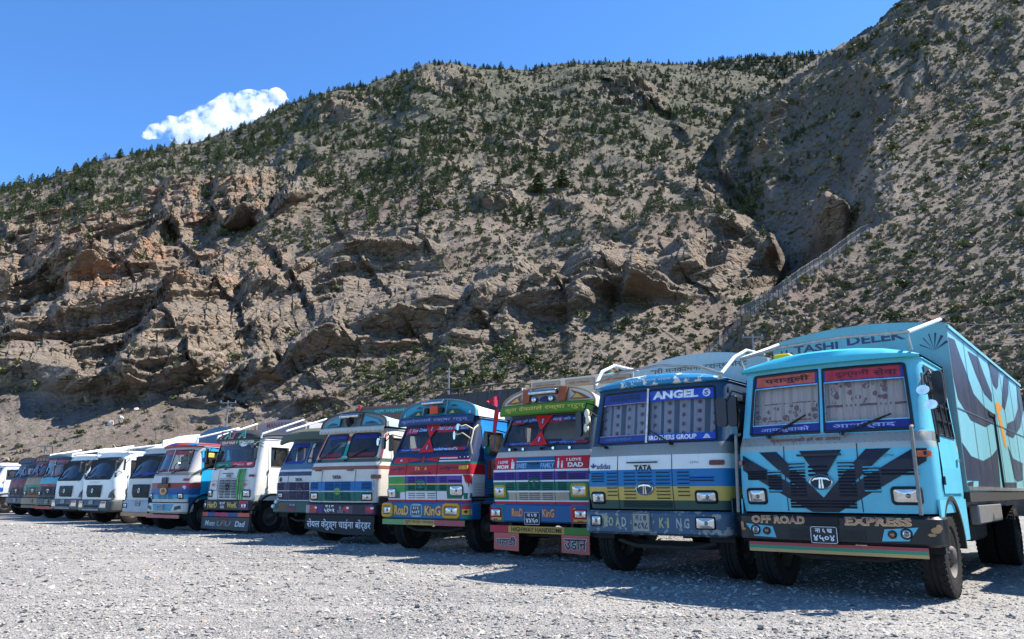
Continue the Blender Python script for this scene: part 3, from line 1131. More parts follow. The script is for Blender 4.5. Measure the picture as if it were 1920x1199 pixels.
def shrub_mesh(seed, n=95, mat=None, tall=0.62, leaf=(0.06, 0.13)):
    rg = random.Random(seed)
    qs = []
    lobes = [Vector((rg.uniform(-0.28, 0.28), rg.uniform(-0.28, 0.28), rg.uniform(0.1, 0.3))) for _ in range(5)]
    for i in range(n):
        d = Vector((rg.gauss(0, 1), rg.gauss(0, 1), abs(rg.gauss(0, 1)) * 0.9)).normalized()
        c = rg.choice(lobes) + d * rg.uniform(0.12, 0.27)
        c.z = max(0.0, c.z) * tall / 0.5
        s = rg.uniform(*leaf)
        a = Vector((rg.gauss(0, 1), rg.gauss(0, 1), rg.gauss(0, 1))).normalized()
        b = (d + 0.6 * Vector((rg.gauss(0, 1), rg.gauss(0, 1), rg.gauss(0, 1)))).normalized()
        b = (b - a * b.dot(a)).normalized()
        qs.append((c - a * s, c - b * s * 0.6, c + a * s, c + b * s))
    return blade_mesh('foliage', qs, mat or SHRUB_M)


def tuft_mesh(seed):
    rg = random.Random(seed)
    qs = []
    for i in range(13):
        a = rg.uniform(0, 6.28)
        r = rg.uniform(0.05, 0.4)
        h = rg.uniform(0.3, 0.75) * (1 - r)
        c = Vector((math.cos(a) * r, math.sin(a) * r, 0))
        sd = Vector((-math.sin(a), math.cos(a), 0)) * rg.uniform(0.1, 0.24)
        tip = c + Vector((math.cos(a) * 0.2, math.sin(a) * 0.2, h))
        qs.append((c - sd, c + sd, tip + sd * 0.6, tip - sd * 0.6))
    return blade_mesh('tuft', qs, TUFT_M)


def grid_pick(u, v):
    """indices of the land grid nearest to a bearing"""
    i = np.clip(np.round((u - gu[0]) / (gu[1] - gu[0])).astype(int), 0, nU - 1)
    j = np.clip(np.round((v - 990) / (vtop[i] - 990) * (nV - 1)).astype(int), 0, nV - 1)
    return i, j


def land_pts(u, v):
    i, j = grid_pick(u, v)
    return np.stack([X[i, j], Y[i, j], Z[i, j]], 1), CL[i, j], KR[i, j], Rr[i, j], i, j


TRUCK_COLS = [(0, 250, 'the far end of the row'), (250, 380, 'the rounded striped cab'), (380, 500, 'the HarD WorK truck'),
              (500, 570, 'the olive visored truck'), (570, 715, 'the cream white truck'), (715, 905, 'the RoaD KinG truck'), (905, 1100, 'the HIGHWAY HANDSOME truck'),
              (1100, 1380, 'the ANGEL truck'), (1380, 1700, 'the blue cab'), (1700, 4000, 'the blue box')]


def above(u):
    for a, b, n in TRUCK_COLS:
        if u < b:
            return n
    return TRUCK_COLS[-1][2]


# --- pines
def tree_density(u, v):
    sk = pl(SKYLINE, u)
    k = sstep(-5, 5, u - pl(EDGE, v))
    below = v - sk
    dens = np.exp(-(below / pl([(0, 80), (500, 95), (700, 150), (1300, 160)], u)) ** 1.6) * pl([(-400, 0.7), (0, 0.55), (300, 0.75), (600, 1), (900, 1), (1250, 0.9), (1500, 0.8)], u)
    dens = np.maximum(dens, 0.75 * np.exp(-((u - 150) / 210) ** 2 - ((v - (400 - 0.25 * (u - 100))) / 42) ** 2))
    dens = np.maximum(dens, 0.5 * np.exp(-((u - 480) / 240) ** 2 - ((v - 268) / 45) ** 2))
    dens = np.maximum(dens, 0.42 * np.exp(-((u - 800) / 330) ** 2 - ((v - 265) / 55) ** 2))
    dens = np.maximum(dens, 0.55 * np.exp(-((u - 1290) / 130) ** 2 - ((v - 250) / 75) ** 2))
    hill = 0.3 * np.exp(-((u - 1420) / 90) ** 2 - ((v - 230) / 90) ** 2) + 0.14 * np.exp(-((u - 1640) / 90) ** 2 - ((v - 95) / 40) ** 2) + 0.2 * np.exp(-((u - 1395) / 50) ** 2 - ((v - 350) / 60) ** 2)
    return np.where(k > 0.5, hill, dens)


N = 46000
tu = RNG.uniform(-330, 2150, N)
tv = RNG.uniform(-120, 480, N)
pt, cl, kr, rr_, ii, jj = land_pts(tu, tv)
sky_ok = tv > vtop[ii] + 1
clump = gnoise(pt[:, 0] / 30, pt[:, 1] / 30, pt[:, 2] / 30, 7)
ok = sky_ok & (RNG.random(N) < tree_density(tu, tv) * 2.3 * (0.55 + 1.5 * clump) * (1 - 0.75 * cl))
tp, tr_, tuu, tvv = pt[ok], rr_[ok], tu[ok], tv[ok]
# a line of trees along the skyline
su = RNG.uniform(-330, 1330, 300)
sv = pl(SKYLINE, su) + RNG.uniform(0.5, 4, 300)
spt, _, _, sr, _, _ = land_pts(su, sv)
tp = np.concatenate([tp, spt])
tr_ = np.concatenate([tr_, sr])
tuu = np.concatenate([tuu, su])
tvv = np.concatenate([tvv, sv])
th = np.exp(RNG.normal(0, 0.32, len(tp))) * np.where(tuu > pl(EDGE, tvv), 2.4, np.where(tvv < pl(SKYLINE, tuu) + 60, 3.6, 3.3))
PINES = [pine_meshes(i, 130) for i in range(6)]
TRUNKS = []
for c, t in PINES:
    me = bpy.data.meshes.new('trunk')
    me.from_pydata(t.v, [], t.f)
    me.materials.append(BARK)
    TRUNKS.append(me)


def place_pine(p, h, k, label, group, name='pine_tree', big=None):
    e = bpy.data.objects.new(name, None)
    COL.objects.link(e)
    e.empty_display_size = 0.3
    e.location = p
    e.scale = (h, h, h)
    e.rotation_euler = (0, 0, random.uniform(0, 6.28))
    link('crown', big[0] if big else PINES[k][0], e)
    link('trunk', big[1] if big else TRUNKS[k], e)
    tag(e, label, 'pine tree', group)
    return e


app = th / tr_
vis = (tuu > 0) & (tuu < 1920) & (tvv > 0)
order = np.argsort(-app * vis)
solo = order[:280]
for i in solo:
    u, v = tuu[i], tvv[i]
    if u > pl(EDGE, v):
        lb, gp = 'small pine on the nearer hill by the gully', 'pines on the nearer hill'
    elif v < pl(SKYLINE, u) + 8:
        lb, gp = 'dark pine on the mountain skyline', 'pines along the skyline'
    elif u < 420:
        lb, gp = 'pine above the reddish cliffs', 'pines above the reddish cliffs'
    else:
        lb, gp = 'dark pine on the upper slope', 'pines on the upper slope'
    if gp == 'pines on the upper slope':
        dv = v - pl(SKYLINE, u)
        lb = 'dark pine ' + ('near the ridge' if dv < 45 else 'midway down' if dv < 105 else 'low down') + ' on the upper slope'
    sz_ = 'tall' if th[i] > 5.4 else 'small' if th[i] < 3.6 else 'middling'
    lb = lb.replace('pine ', sz_ + ' pine ', 1).replace('small small', 'small').replace('small middling', 'middling').replace('small tall', 'tall') + ', over ' + above(u)
    place_pine(tuple(tp[i]), float(th[i]), random.randrange(6), lb, gp)
rest = np.setdiff1d(np.arange(len(tp)), solo)
fo = RNG.uniform(1190, 1560, 900)
fv = np.interp(fo, fu, ft) + 1 + 55 * RNG.random(900) ** 1.4
fi = np.clip(np.round((fo - fu[0]) / (fu[1] - fu[0])).astype(int), 0, 149)
fj = np.clip(np.round((fv - 330) / (ft[fi] - 330) * 39).astype(int), 0, 39)
fpt = np.stack([FX[fi, fj], FY[fi, fj], FZ[fi, fj]], 1)
joined = []
for k in range(6):
    bmj = MB()
    me = PINES[k][0]
    mj = bpy.data.meshes.new('far_pine')
    mj.from_pydata([tuple(v.co) for v in me.vertices] + PINES[k][1].v, [], [tuple(p.vertices) for p in me.polygons] + [tuple(a + len(me.vertices) for a in f) for f in PINES[k][1].f])
    mj.materials.append(PINE_M)
    joined.append(mj)
ap_ = np.concatenate([tp[rest], fpt])
ah = np.concatenate([th[rest], RNG.uniform(6, 11, 900)])
print('pines', len(tp), 'rest', len(rest))
scatter('distant_pine_wood', 'mass of small dark pines covering the upper mountain', ap_, np.stack([ah] * 3, 1),
        np.stack([0 * ah, 0 * ah, RNG.uniform(0, 6.28, len(ah))], 1), joined)

# --- the two tall pines in mid slope, on their own
big = pine_meshes(77, 420)
bt = bpy.data.meshes.new('trunk')
bt.from_pydata(big[1].v, [], big[1].f)
bt.materials.append(BARK)
for (u, v, hp, lb) in ((1008, 366, 44, 'tall bushy green pine, left one of a pair in mid slope'), (1052, 358, 38, 'bushy green pine, right one of a pair in mid slope')):
    q_, _, _, r_0, _, _ = land_pts(np.array([u]), np.array([v]))
    e = place_pine(tuple(q_[0]), hp * float(r_0[0]) / F_PX, 0, lb, None, big=(big[0], bt))
    e.scale = (e.scale[0] * 1.25, e.scale[1] * 1.25, e.scale[2])

# --- shrubs
M_ = 20000
hu = RNG.uniform(-330, 2200, M_)
hv = RNG.uniform(-100, 935, M_)
pt, cl, kr, rr_, ii, jj = land_pts(hu, hv)
nearslope = (hu > pl(EDGE, hv)) & (hv > pl(FENCE, hu))
hill = (hu > pl(EDGE, hv)) & ~nearslope
mid = ~nearslope & ~hill
dn = np.where(nearslope, 0.085, np.where(hill, 0.16, 0.0))
dn = np.where(mid, 0.11 * sstep(60, 200, hv) * (1 - 0.8 * sstep(0.3, 0.8, cl)), dn)
dn = np.where(mid & (hu > 620) & (hv > 660), 0.24, dn)
dn = np.where(mid & (hu < 560) & (hv > 720), 0.02, dn)
dn = dn * (0.4 + 1.6 * np.clip(0.5 + gnoise(pt[:, 0] / 22, pt[:, 1] / 22, pt[:, 2] / 22, 17), 0, 1))
ok = (RNG.random(M_) < dn) & (hv > vtop[ii] + 6)
hp_, hr_, huu, hvv = pt[ok], rr_[ok], hu[ok], hv[ok]
hs_ = np.exp(RNG.normal(0, 0.38, len(hp_))) * np.clip(0.9 + hr_ / 210, 1.0, 2.6)
SHR = [shrub_mesh(100 + i, 110) for i in range(7)]
app = hs_ / hr_ * ((huu > 0) & (huu < 1920) & (hvv < 900))
order = np.argsort(-app)
solo = order[:290]
for i in solo:
    u, v = huu[i], hvv[i]
    o = link('shrub', SHR[random.randrange(7)])
    o.location = tuple(hp_[i] - np.array([0, 0, 0.08]))
    s = float(hs_[i])
    o.scale = (s, s * random.uniform(0.8, 1.15), s * random.uniform(0.75, 1.1))
    o.rotation_euler = (0, 0, random.uniform(0, 6.28))
    if u > pl(EDGE, v) and v > pl(FENCE, u):
        lb, gp = 'grey green shrub right of the fence', 'shrubs on the near slope'
    elif u > pl(EDGE, v):
        lb, gp = 'dark shrub on the hill above the fence', 'shrubs on the nearer hill'
    elif v > 640:
        lb, gp = 'olive shrub on the foot scree', 'shrubs at the mountain foot'
    else:
        lb, gp = 'dark shrub on the middle slope', 'shrubs on the middle slope'
    if gp == 'shrubs at the mountain foot':
        lb = 'olive shrub ' + ('high' if v < 700 else 'midway' if v < 760 else 'low') + ' on the foot scree'
    elif gp == 'shrubs on the near slope':
        lb = 'grey green shrub ' + ('high up' if v < 470 else 'midway up' if v < 570 else 'low down') + ' right of the fence'
    sz_ = 'broad' if s > 1.7 else 'tiny' if s < 1.05 else 'middling'
    lb = sz_ + ' ' + lb.replace('small ', '').replace(' behind the trucks', '') + ', over ' + above(u)
    tag(o, lb, 'shrub', gp)
rest = np.setdiff1d(np.arange(len(hp_)), solo)
print('shrubs', len(hp_))
ss = hs_[rest]
scatter('distant_scrub', 'small dark bushes dotted all over the mountainside', hp_[rest], np.stack([ss, ss, ss * 0.9], 1),
        np.stack([0 * ss, 0 * ss, RNG.uniform(0, 6.28, len(ss))], 1), SHR)

# --- dry tufts
K = 56000
cu_ = RNG.uniform(-200, 2150, K)
cv_ = 940 - 1060 * RNG.random(K) ** 0.95
pt, cl, kr, rr_, ii, jj = land_pts(cu_, cv_)
nearslope = (cu_ > pl(EDGE, cv_)) & (cv_ > pl(FENCE, cu_))
ok = (cv_ > vtop[ii] + 8) & (RNG.random(K) < (0.75 - 0.55 * cl) * np.where((cu_ < 560) & (cv_ > 740), 0.25, 1))
sz = np.exp(RNG.normal(0, 0.4, K)) * np.clip(0.25 + rr_ / 300, 0.42, 2.0)
pt = pt[ok]
sz = sz[ok]
print('tufts', len(pt))
scatter('dry_grass_tufts', 'dry tufts of grass and thorn over the stony slopes', pt, np.stack([sz, sz, sz * 0.8], 1),
        np.stack([0 * sz, 0 * sz, RNG.uniform(0, 6.28, len(sz))], 1), [tuft_mesh(i) for i in range(6)])


# ------------------------------------------------------------------ trucks: surfaces and parts
class Surf:
    """a vehicle front: half width, depth and bow of the plan at each height, corners rounded by rc"""

    def __init__(s, tab, rc):
        s.t = np.array(tab, float)
        s.rc = rc

    def prof(s, z):
        return [float(np.interp(z, s.t[:, 0], s.t[:, i])) for i in (1, 2, 3)]

    def y(s, x, z):
        w, y, b = s.prof(z)
        k = w - s.rc
        ax = abs(x)
        if ax <= k:
            return y + b * (ax / k) ** 2
        d = min(ax - k, s.rc * 0.999)
        return y + b + s.rc - math.sqrt(s.rc ** 2 - d * d)

    def m(s, a, b, off):
        return (a, s.y(a, b) - off, b)

    def ms(s, a, b, off):
        k = s.prof(b)[0] - s.rc
        return s.m(a * k, b, off)

    def col(s, kind, p, z):
        w, y, b = s.prof(z)
        k = w - s.rc
        if kind == 'f':
            return (p * k, y + b * p * p, z)
        sg, v = p
        if kind == 'arc':
            return (sg * (k + s.rc * math.sin(v)), y + b + s.rc - s.rc * math.cos(v), z)
        return (sg * w, max(v, y + b + s.rc), z)


UPRIGHT = [(0.97, 1.16, 0.07, 0.04), (1.25, 1.19, 0.03, 0.05), (1.6, 1.19, 0.03, 0.05), (1.86, 1.18, 0.06, 0.07), (1.97, 1.17, 0.12, 0.09), (2.76, 1.12, 0.24, 0.12), (2.86, 1.11, 0.25, 0.12)]
RAKED = [(0.97, 1.16, 0.07, 0.04), (1.25, 1.19, 0.03, 0.05), (1.6, 1.19, 0.03, 0.05), (1.88, 1.17, 0.06, 0.07), (2.05, 1.15, 0.13, 0.09), (2.66, 1.06, 0.36, 0.12), (2.8, 1.05, 0.39, 0.12)]
MODERN = [(0.92, 1.22, 0.1, 0.06), (1.2, 1.24, 0.02, 0.07), (1.7, 1.22, 0.05, 0.09), (1.78, 1.21, 0.08, 0.1), (2.62, 1.13, 0.42, 0.16), (2.8, 1.1, 0.52, 0.18)]
BUMPER = [(0.6, 1.18, 0.04, 0.03), (0.635, 1.21, 0.0, 0.03), (0.91, 1.21, 0.0, 0.03), (0.945, 1.18, 0.04, 0.03)]


class Truck:
    def __init__(s, label, X, Y, deg, tab=UPRIGHT, rc=0.17, cat='truck', length=8.2, cab_len=1.75, name='parked_truck'):
        s.root = bpy.data.objects.new(name, None)
        COL.objects.link(s.root)
        s.root.location = (X, Y, 0)
        s.root.rotation_euler = (0, 0, R_(deg))
        s.root.empty_display_size = 0.5
        tag(s.root, label, cat, 'trucks parked in a row')
        s.S = Surf(tab, rc)
        s.B = Surf(BUMPER, 0.15)
        s.L = cab_len
        s.len = length
        s.zt = tab[-1][0]

    # ---- generic
    def mb(s, name, mats, mb, parent=None, smooth=False):
        return mb.build(name, mats, parent or s.root, smooth)

    def tube(s, name, pts, r, mat, parent=None, n=8):
        return MB().tube(pts, r, n=n).build(name, mat, parent or s.root, True)

    # ---- cab shell, doors and windows
    def cab(s, bands, panes, side=None, doors=(0.62, 1.45), zd=(1.12, 2.62), zw=(1.98, 2.56), door_mat=None, door_top=None, bars=False, glass_m=None):
        S = s.S
        zs = sorted({round(v, 4) for b in bands for v in b[:2]} | {round(v, 4) for p in panes for v in p[2:4]} | {s.S.t[0, 0], s.zt} | {round(v, 4) for v in zd})
        fs = sorted({round(v, 4) for p in panes for v in p[:2]} | {round(v, 4) for v in np.linspace(-1, 1, 9)})
        cols = [('side', (-1, s.L)), ('side', (-1, doors[1])), ('side', (-1, doors[0]))]
        cols += [('arc', (-1, R_(a))) for a in (90, 67, 45, 22)]
        cols += [('f', f) for f in fs]
        cols += [('arc', (1, R_(a))) for a in (22, 45, 67, 90)]
        cols += [('side', (1, doors[0])), ('side', (1, doors[1])), ('side', (1, s.L))]
        mats = []

        def mi(m):
            if m not in mats:
                mats.append(m)
            return mats.index(m)

        def band(z):
            for b in bands:
                if b[0] <= z <= b[1]:
                    return b[2]
            return bands[-1][2]

        def skip(i, j):
            zm = (zs[j] + zs[j + 1]) / 2
            a, b = cols[i], cols[i + 1]
            if a[0] == 'f' and b[0] == 'f':
                f = (a[1] + b[1]) / 2
                return any(p[0] < f < p[1] and p[2] < zm < p[3] for p in panes)
            if a[0] == 'side' and b[0] == 'side':
                return {a[1][1], b[1][1]} == set(doors) and zd[0] < zm < zd[1]
            return False

        def mfn(i, j):
            zm = (zs[j] + zs[j + 1]) / 2
            if side and cols[i][0] == 'side' and cols[i + 1][0] == 'side':
                return mi(side)
            return mi(band(zm))
        mb = MB()
        mb.grid(lambda c, z: S.col(cols[c][0], cols[c][1], z), list(range(len(cols))), zs, skip=skip, mfn=mfn)
        k = mi(INTERIOR)
        w = S.prof(1.5)[0]
        mb.box(-w + 0.05, w - 0.05, s.L - 0.06, s.L - 0.02, S.t[0, 0], s.zt + 0.02, k)
        mb.box(-w + 0.06, w - 0.06, 0.3, s.L - 0.1, 1.3, 1.36, k)
        s.cab_o = s.mb('cab', mats, mb, smooth=True)
        # doors
        dm = door_mat or side or band(1.5)
        for sg in (-1, 1):
            d = MB()
            ys = [doors[0], doors[0] + 0.09, doors[1] - 0.07, doors[1]]
            vs = [zd[0], 1.5, zw[0], zw[1], zd[1]]
            fn = lambda y, z: (sg * (S.prof(z)[0] + 0.012), y, z)
            d.grid(fn, ys, vs, skip=lambda i, j: i == 1 and j == 2, mfn=lambda i, j: 1 if (j >= 2 and door_top) else 0)
            d.grid(lambda y, z: (sg * (S.prof(z)[0] - 0.035), y, z), ys, vs, skip=lambda i, j: i == 1 and j == 2, m=0)
            do = s.mb('door', [dm, door_top or dm], d)
            g = MB().grid(lambda y, z: (sg * (S.prof(z)[0] - 0.01), y, z), ys[1:3], vs[2:4])
            g.build('side_window', glass_m or GLASSD, do)
            t = MB().tube([fn(y, z) for y, z in ((ys[1], vs[2]), (ys[2], vs[2]), (ys[2], vs[3]), (ys[1], vs[3]))], 0.014, closed=True, n=6)
            t.build('window_frame', TRIM, do)
            hx = S.prof(1.62)[0] + 0.03
            MB().box(sg * hx - 0.02, sg * hx + 0.02, doors[1] - 0.2, doors[1] - 0.06, 1.6, 1.63, c=0.008).build('door_handle', CHROME, do)
            for z in (1.35, 1.85):
                MB().tube([(sg * (S.prof(z)[0] + 0.02), doors[0] - 0.01, z - 0.05), (sg * (S.prof(z)[0] + 0.02), doors[0] - 0.01, z + 0.05)], 0.016, n=6).build('door_hinge', TRIM, do)
            if bars:
                for i in range(1, 4):
                    z = vs[2] + (vs[3] - vs[2]) * i / 4
                    MB().box(sg * (S.prof(z)[0] + 0.016) - 0.012, sg * (S.prof(z)[0] + 0.016) + 0.012, ys[1], ys[2], z - 0.012, z + 0.012).build('window_bar', TRIM, do)
                for i in (1, 2):
                    y = ys[1] + (ys[2] - ys[1]) * i / 3
                    MB().tube([(sg * (S.prof(z)[0] + 0.03), y, z) for z in vs[2:4]], 0.013, n=5).build('window_bar', TRIM, do)
        gut = [S.col(k, p, s.zt - 0.02) for k, p in cols]
        MB().tube([(x * 1.006, y - 0.008 if k[0] != 'side' else y, z) for (x, y, z), k in zip(gut, cols)], 0.013, n=5).build('rain_gutter', band(2.7), s.root, True)
        # interior
        mb = MB()
        mb.box(-1.05, 1.05, 0.34, 0.62, 1.62, S.t[4, 0] - 0.06 if len(S.t) > 5 else 1.8, 0, c=0.05)
        for sx in (-0.52, 0.52):
            mb.box(sx - 0.3, sx + 0.3, 1.2, 1.4, 1.55, 2.3, 1, c=0.08)
        mb.lathe([(0.0, 0.2), (0.02, 0.22), (0.03, 0.2), (0.02, 0.18), (0.0, 0.2)], (-0.5, 0.72, 2.02), 18, 0, 'y')
        s.mb('cab_interior', [INTERIOR, plain('seat_cover', (96, 60, 52), 0.9)], mb)

    def pane(s, s0, s1, z0, z1, r=0.05, mask=None, tint=None, gasket=TRIM, gr=0.016):
        """one windscreen pane: glass, its rubber seal and, for round corners, the sheet metal around it"""
        S = s.S
        sc = [S.prof((z0 + z1) / 2)[0] - S.rc]
        g = MB().grid(lambda a, b: S.ms(a, b, -0.004), list(np.linspace(s0, s1, 9)), list(np.linspace(z0, z1, 5)))
        go = g.build('windscreen', tint or GLASS, s.root, True)
        k = sc[0]
        inner = [(x / k, z) for x, z in rrect((s0 + s1) / 2 * k, (z0 + z1) / 2, (s1 - s0) * k, z1 - z0, r, 6)]
        if mask:
            n = len(inner)
            outer = []
            for x, z in inner:                      # nearest point on the rectangle
                dx = min(abs(x - s0), abs(x - s1)) * k
                dz = min(abs(z - z0), abs(z - z1))
                if dx < dz:
                    outer.append((s0 if abs(x - s0) < abs(x - s1) else s1, z))
                else:
                    outer.append((x, z0 if abs(z - z0) < abs(z - z1) else z1))
            cor = MB()
            for cx, cz, st in ((s1, z1, 0), (s0, z1, 6), (s0, z0, 12), (s1, z0, 18)):
                seg = inner[st:st + 6]
                cor.add([S.ms(cx, cz, 0.003)] + [S.ms(a, b, 0.003) for a, b in seg], [(0, i + 1, i + 2) for i in range(5)])
            cor.build('pillar_corner', mask, go)
        pts = []
        for i, (a, b) in enumerate(inner):
            a2, b2 = inner[(i + 1) % len(inner)]
            for t in ((0, 0.25, 0.5, 0.75) if math.hypot((a2 - a) * k, b2 - b) > 0.3 else (0,)):
                pts.append(S.ms(a + (a2 - a) * t, b + (b2 - b) * t, 0.006))
        MB().tube(pts, gr, closed=True, n=6).build('windscreen_seal', gasket, go, True)
        return go

    def roof(s, H, He, over, mat, z0=None, name='cab_roof'):
        S = s.S
        z0 = z0 or s.zt
        w, y, b = S.prof(z0)
        prof = [(-over + 0.05, -0.03), (-over, -0.02), (-over - 0.015, 0.25), (-over + 0.03, 0.62), (0.04, 0.84), (0.25, 0.97), (0.6, 1.0), (s.L - y - b - 0.15, 0.97), (s.L - y - b, 0.75)]
        us = [-1, -0.985, -0.95, -0.85, -0.65, -0.4, -0.15, 0, 0.15, 0.4, 0.65, 0.85, 0.95, 0.985, 1]
        mb = MB()

        def fn(u, i):
            dy, hz = prof[i]
            e = 1 - abs(u) ** 9
            h = He + (H - He) * (1 - u * u)
            x = u * (w + 0.025)
            yy = S.y(u * w * 0.985, z0)
            back = (i / (len(prof) - 1)) ** 2
            yb = y + dy + b * 0.6
            return (x, (yy + dy) * (1 - back) + yb * back, z0 + (hz * h if hz > 0 else hz) * (0.25 + 0.75 * e if hz > 0 else 1))
        mb.grid(fn, us, list(range(len(prof))))
        o = s.mb(name, mat, mb, smooth=True)
        s.rz = lambda u, i=4: fn(u, i)
        return o

    # ---- front details
    def seams(s, xs, z0, z1, mat=TRIM):
        for x in xs:
            MB().tube([s.S.m(x, z, 0.001) for z in np.linspace(z0, z1, 5)], 0.006, n=5).build('panel_seam', mat, s.root)

    LV = {}

    def slots(s, groups, matf, h=0.02):
        """ventilation slots: a dark opening under a pressed lip, one object each"""
        for xc, hw, zs_ in groups:
            for z in zs_:
                m = matf(xc, z) if callable(matf) else matf
                key = (round(hw, 3), h, m.name)
                if key not in Truck.LV:
                    b = MB()
                    b.add([(-hw, -0.003, -h / 2), (hw, -0.003, -h / 2), (hw, -0.003, h / 2), (-hw, -0.003, h / 2)], [(0, 1, 2, 3)], 0)
                    b.add([(-hw, -0.004, h / 2), (hw, -0.004, h / 2), (hw, -0.016, h * 0.35), (-hw, -0.016, h * 0.35)], [(0, 1, 2, 3)], 1)
                    b.add([(-hw, -0.004, h / 2 + 0.012), (hw, -0.004, h / 2 + 0.012), (hw, -0.016, h * 0.35), (-hw, -0.016, h * 0.35)], [(0, 3, 2, 1)], 1)
                    o = b.build('vent_slot', [BLACK, m], None)
                    Truck.LV[key] = o.data
                    bpy.data.objects.remove(o)
                o = link('vent_slot', Truck.LV[key], s.root)
                o.location = (xc, s.S.y(xc, z), z)
                k = s.S
                dydx = (k.y(xc + 0.05, z) - k.y(xc - 0.05, z)) / 0.1
                o.rotation_euler = (0, 0, math.atan(dydx))

    def headlight(s, x, z, w=0.3, h=0.2, bez=TRIM, r=0.05, surf=None, name='headlight', parent=None, ring=0.035, lens=None):
        S = surf or s.S
        n = 5
        out = rrect(x, z, w, h, r, n)
        mid = rrect(x, z, w - ring, h - ring, r * 0.8, n)
        inn = rrect(x, z, w - 2 * ring, h - 2 * ring, r * 0.6, n)
        k = len(out)
        mb = MB()
        v = [S.m(a, b, 0.002) for a, b in out] + [S.m(a, b, 0.03) for a, b in mid] + [S.m(a, b, 0.012) for a, b in inn]
        f = []
        for i in range(k):
            j = (i + 1) % k
            f += [(i, j, k + j, k + i), (k + i, k + j, 2 * k + j, 2 * k + i)]
        mb.add(v, f)
        o = mb.build(name, bez, parent or s.root)
        lm = MB()
        c = S.m(x, z, 0.03)
        ring2 = [S.m(x + (a - x) * 0.55, z + (b - z) * 0.55, 0.026) for a, b in inn]
        lm.add([S.m(a, b, 0.014) for a, b in inn] + ring2 + [c], [(i, (i + 1) % k, k + (i + 1) % k, k + i) for i in range(k)] + [(k + i, k + (i + 1) % k, 2 * k) for i in range(k)])
        lm.build('lamp_lens', lens or LENS, o, True)
        bl = MB().lathe([(0, 0.028), (-0.012, 0.02), (-0.016, 0.0)], S.m(x + w * 0.06, z, 0.03), 10, 0, 'y')
        bl.build('lamp_bulb', plain('lamp_bulb', (120, 118, 110), 0.15, 0.8), o, True)
        return o

    def indicator(s, x, z, w=0.16, h=0.07, mat=AMBER):
        S = s.S
        mb = MB()
        mb.prism(rrect(x, z, w, h, 0.015, 3), lambda a, b, d: S.m(a, b, d), 0.0, 0.025)
        return mb.build('indicator_lamp', mat, s.root)

    def badge(s, x, z, a=0.12, b=0.085, m=CHROME, inner=None):
        S = s.S
        mb = MB()
        mb.tube([S.m(p, q, 0.018) for p, q in ellipse(x, z, a, b, 22)], 0.009, closed=True, n=6)
        o = mb.build('oval_badge', m, s.root, True)
        if inner:
            decal('badge_ground', ellipse(x, z, a, b, 22), inner, S.m, 0.012, o)
        t = [[(x - 0.86 * a, z + 0.12 * b), (x - 0.5 * a, z + 0.34 * b), (x, z + 0.42 * b), (x + 0.5 * a, z + 0.34 * b), (x + 0.86 * a, z + 0.12 * b), (x + 0.6 * a, z + 0.56 * b), (x, z + 0.68 * b), (x - 0.6 * a, z + 0.56 * b)],
             [(x - 0.24 * a, z - 0.95 * b), (x - 0.05 * a, z - 0.98 * b), (x - 0.05 * a, z + 0.4 * b), (x - 0.16 * a, z + 0.38 * b)],
             [(x + 0.05 * a, z - 0.98 * b), (x + 0.24 * a, z - 0.95 * b), (x + 0.16 * a, z + 0.38 * b), (x + 0.05 * a, z + 0.4 * b)]]
        decal('badge_letter', t, m, S.m, 0.02, o)
        return o

    def bumper(s, mat, tab=None, depth=0.42, rc=0.15):
        if tab:
            s.B = Surf(tab, rc)
        B = s.B
        zs = list(B.t[:, 0])
        cols = [('side', (-1, depth))] + [('arc', (-1, R_(a))) for a in (90, 60, 30)] + [('f', f) for f in np.linspace(-1, 1, 9)] + [('arc', (1, R_(a))) for a in (30, 60, 90)] + [('side', (1, depth))]
        mb = MB()
        mb.grid(lambda c, z: B.col(cols[c][0], cols[c][1], z), list(range(len(cols))), zs)
        z1, z0 = zs[-1], zs[0]
        for z in (z0, z1):                      # close top and bottom
            top = [B.col(c[0], c[1], z) for c in cols]
            bk = [(p[0] * 0.93, max(p[1], 0.0) + 0.16, p[2]) for p in top]
            n = len(top)
            mb.add(top + bk, [(i, i + 1, n + i + 1, n + i) for i in range(n - 1)])
        s.bump = s.mb('front_bumper', mat, mb, smooth=True)
        return s.bump

    def plate(s, x, z, w, h, l1, l2, mp=None, parent=None, bgm=None, inkm=None, off=0.012, edge=None):
        mp = mp or s.B.m
        parent = parent or s.bump
        y0 = mp(x, z, off)[1]
        mb = MB()
        mb.prism(rrect(x, z, w, h, 0.025, 4), lambda a, b, d: (a, y0 - d, b), 0.0, 0.008)
        o = mb.build('number_plate', bgm or BLACK_INK, parent)
        fl = lambda a, b, d: (a, y0 - 0.008 - d, b)
        MB().tube([fl(a, b, 0.002) for a, b in rrect(x, z, w - 0.02, h - 0.02, 0.02, 4)], 0.004, closed=True, n=4).build('plate_border', edge or inkm or WHITE_INK, o)
        text(l1, x, z + h * 0.23, w * 0.62, h * 0.26, inkm or WHITE_INK, fl, 0.003, o)
        text(l2, x, z - h * 0.18, w * 0.76, h * 0.36, inkm or WHITE_INK, fl, 0.003, o)
        return o

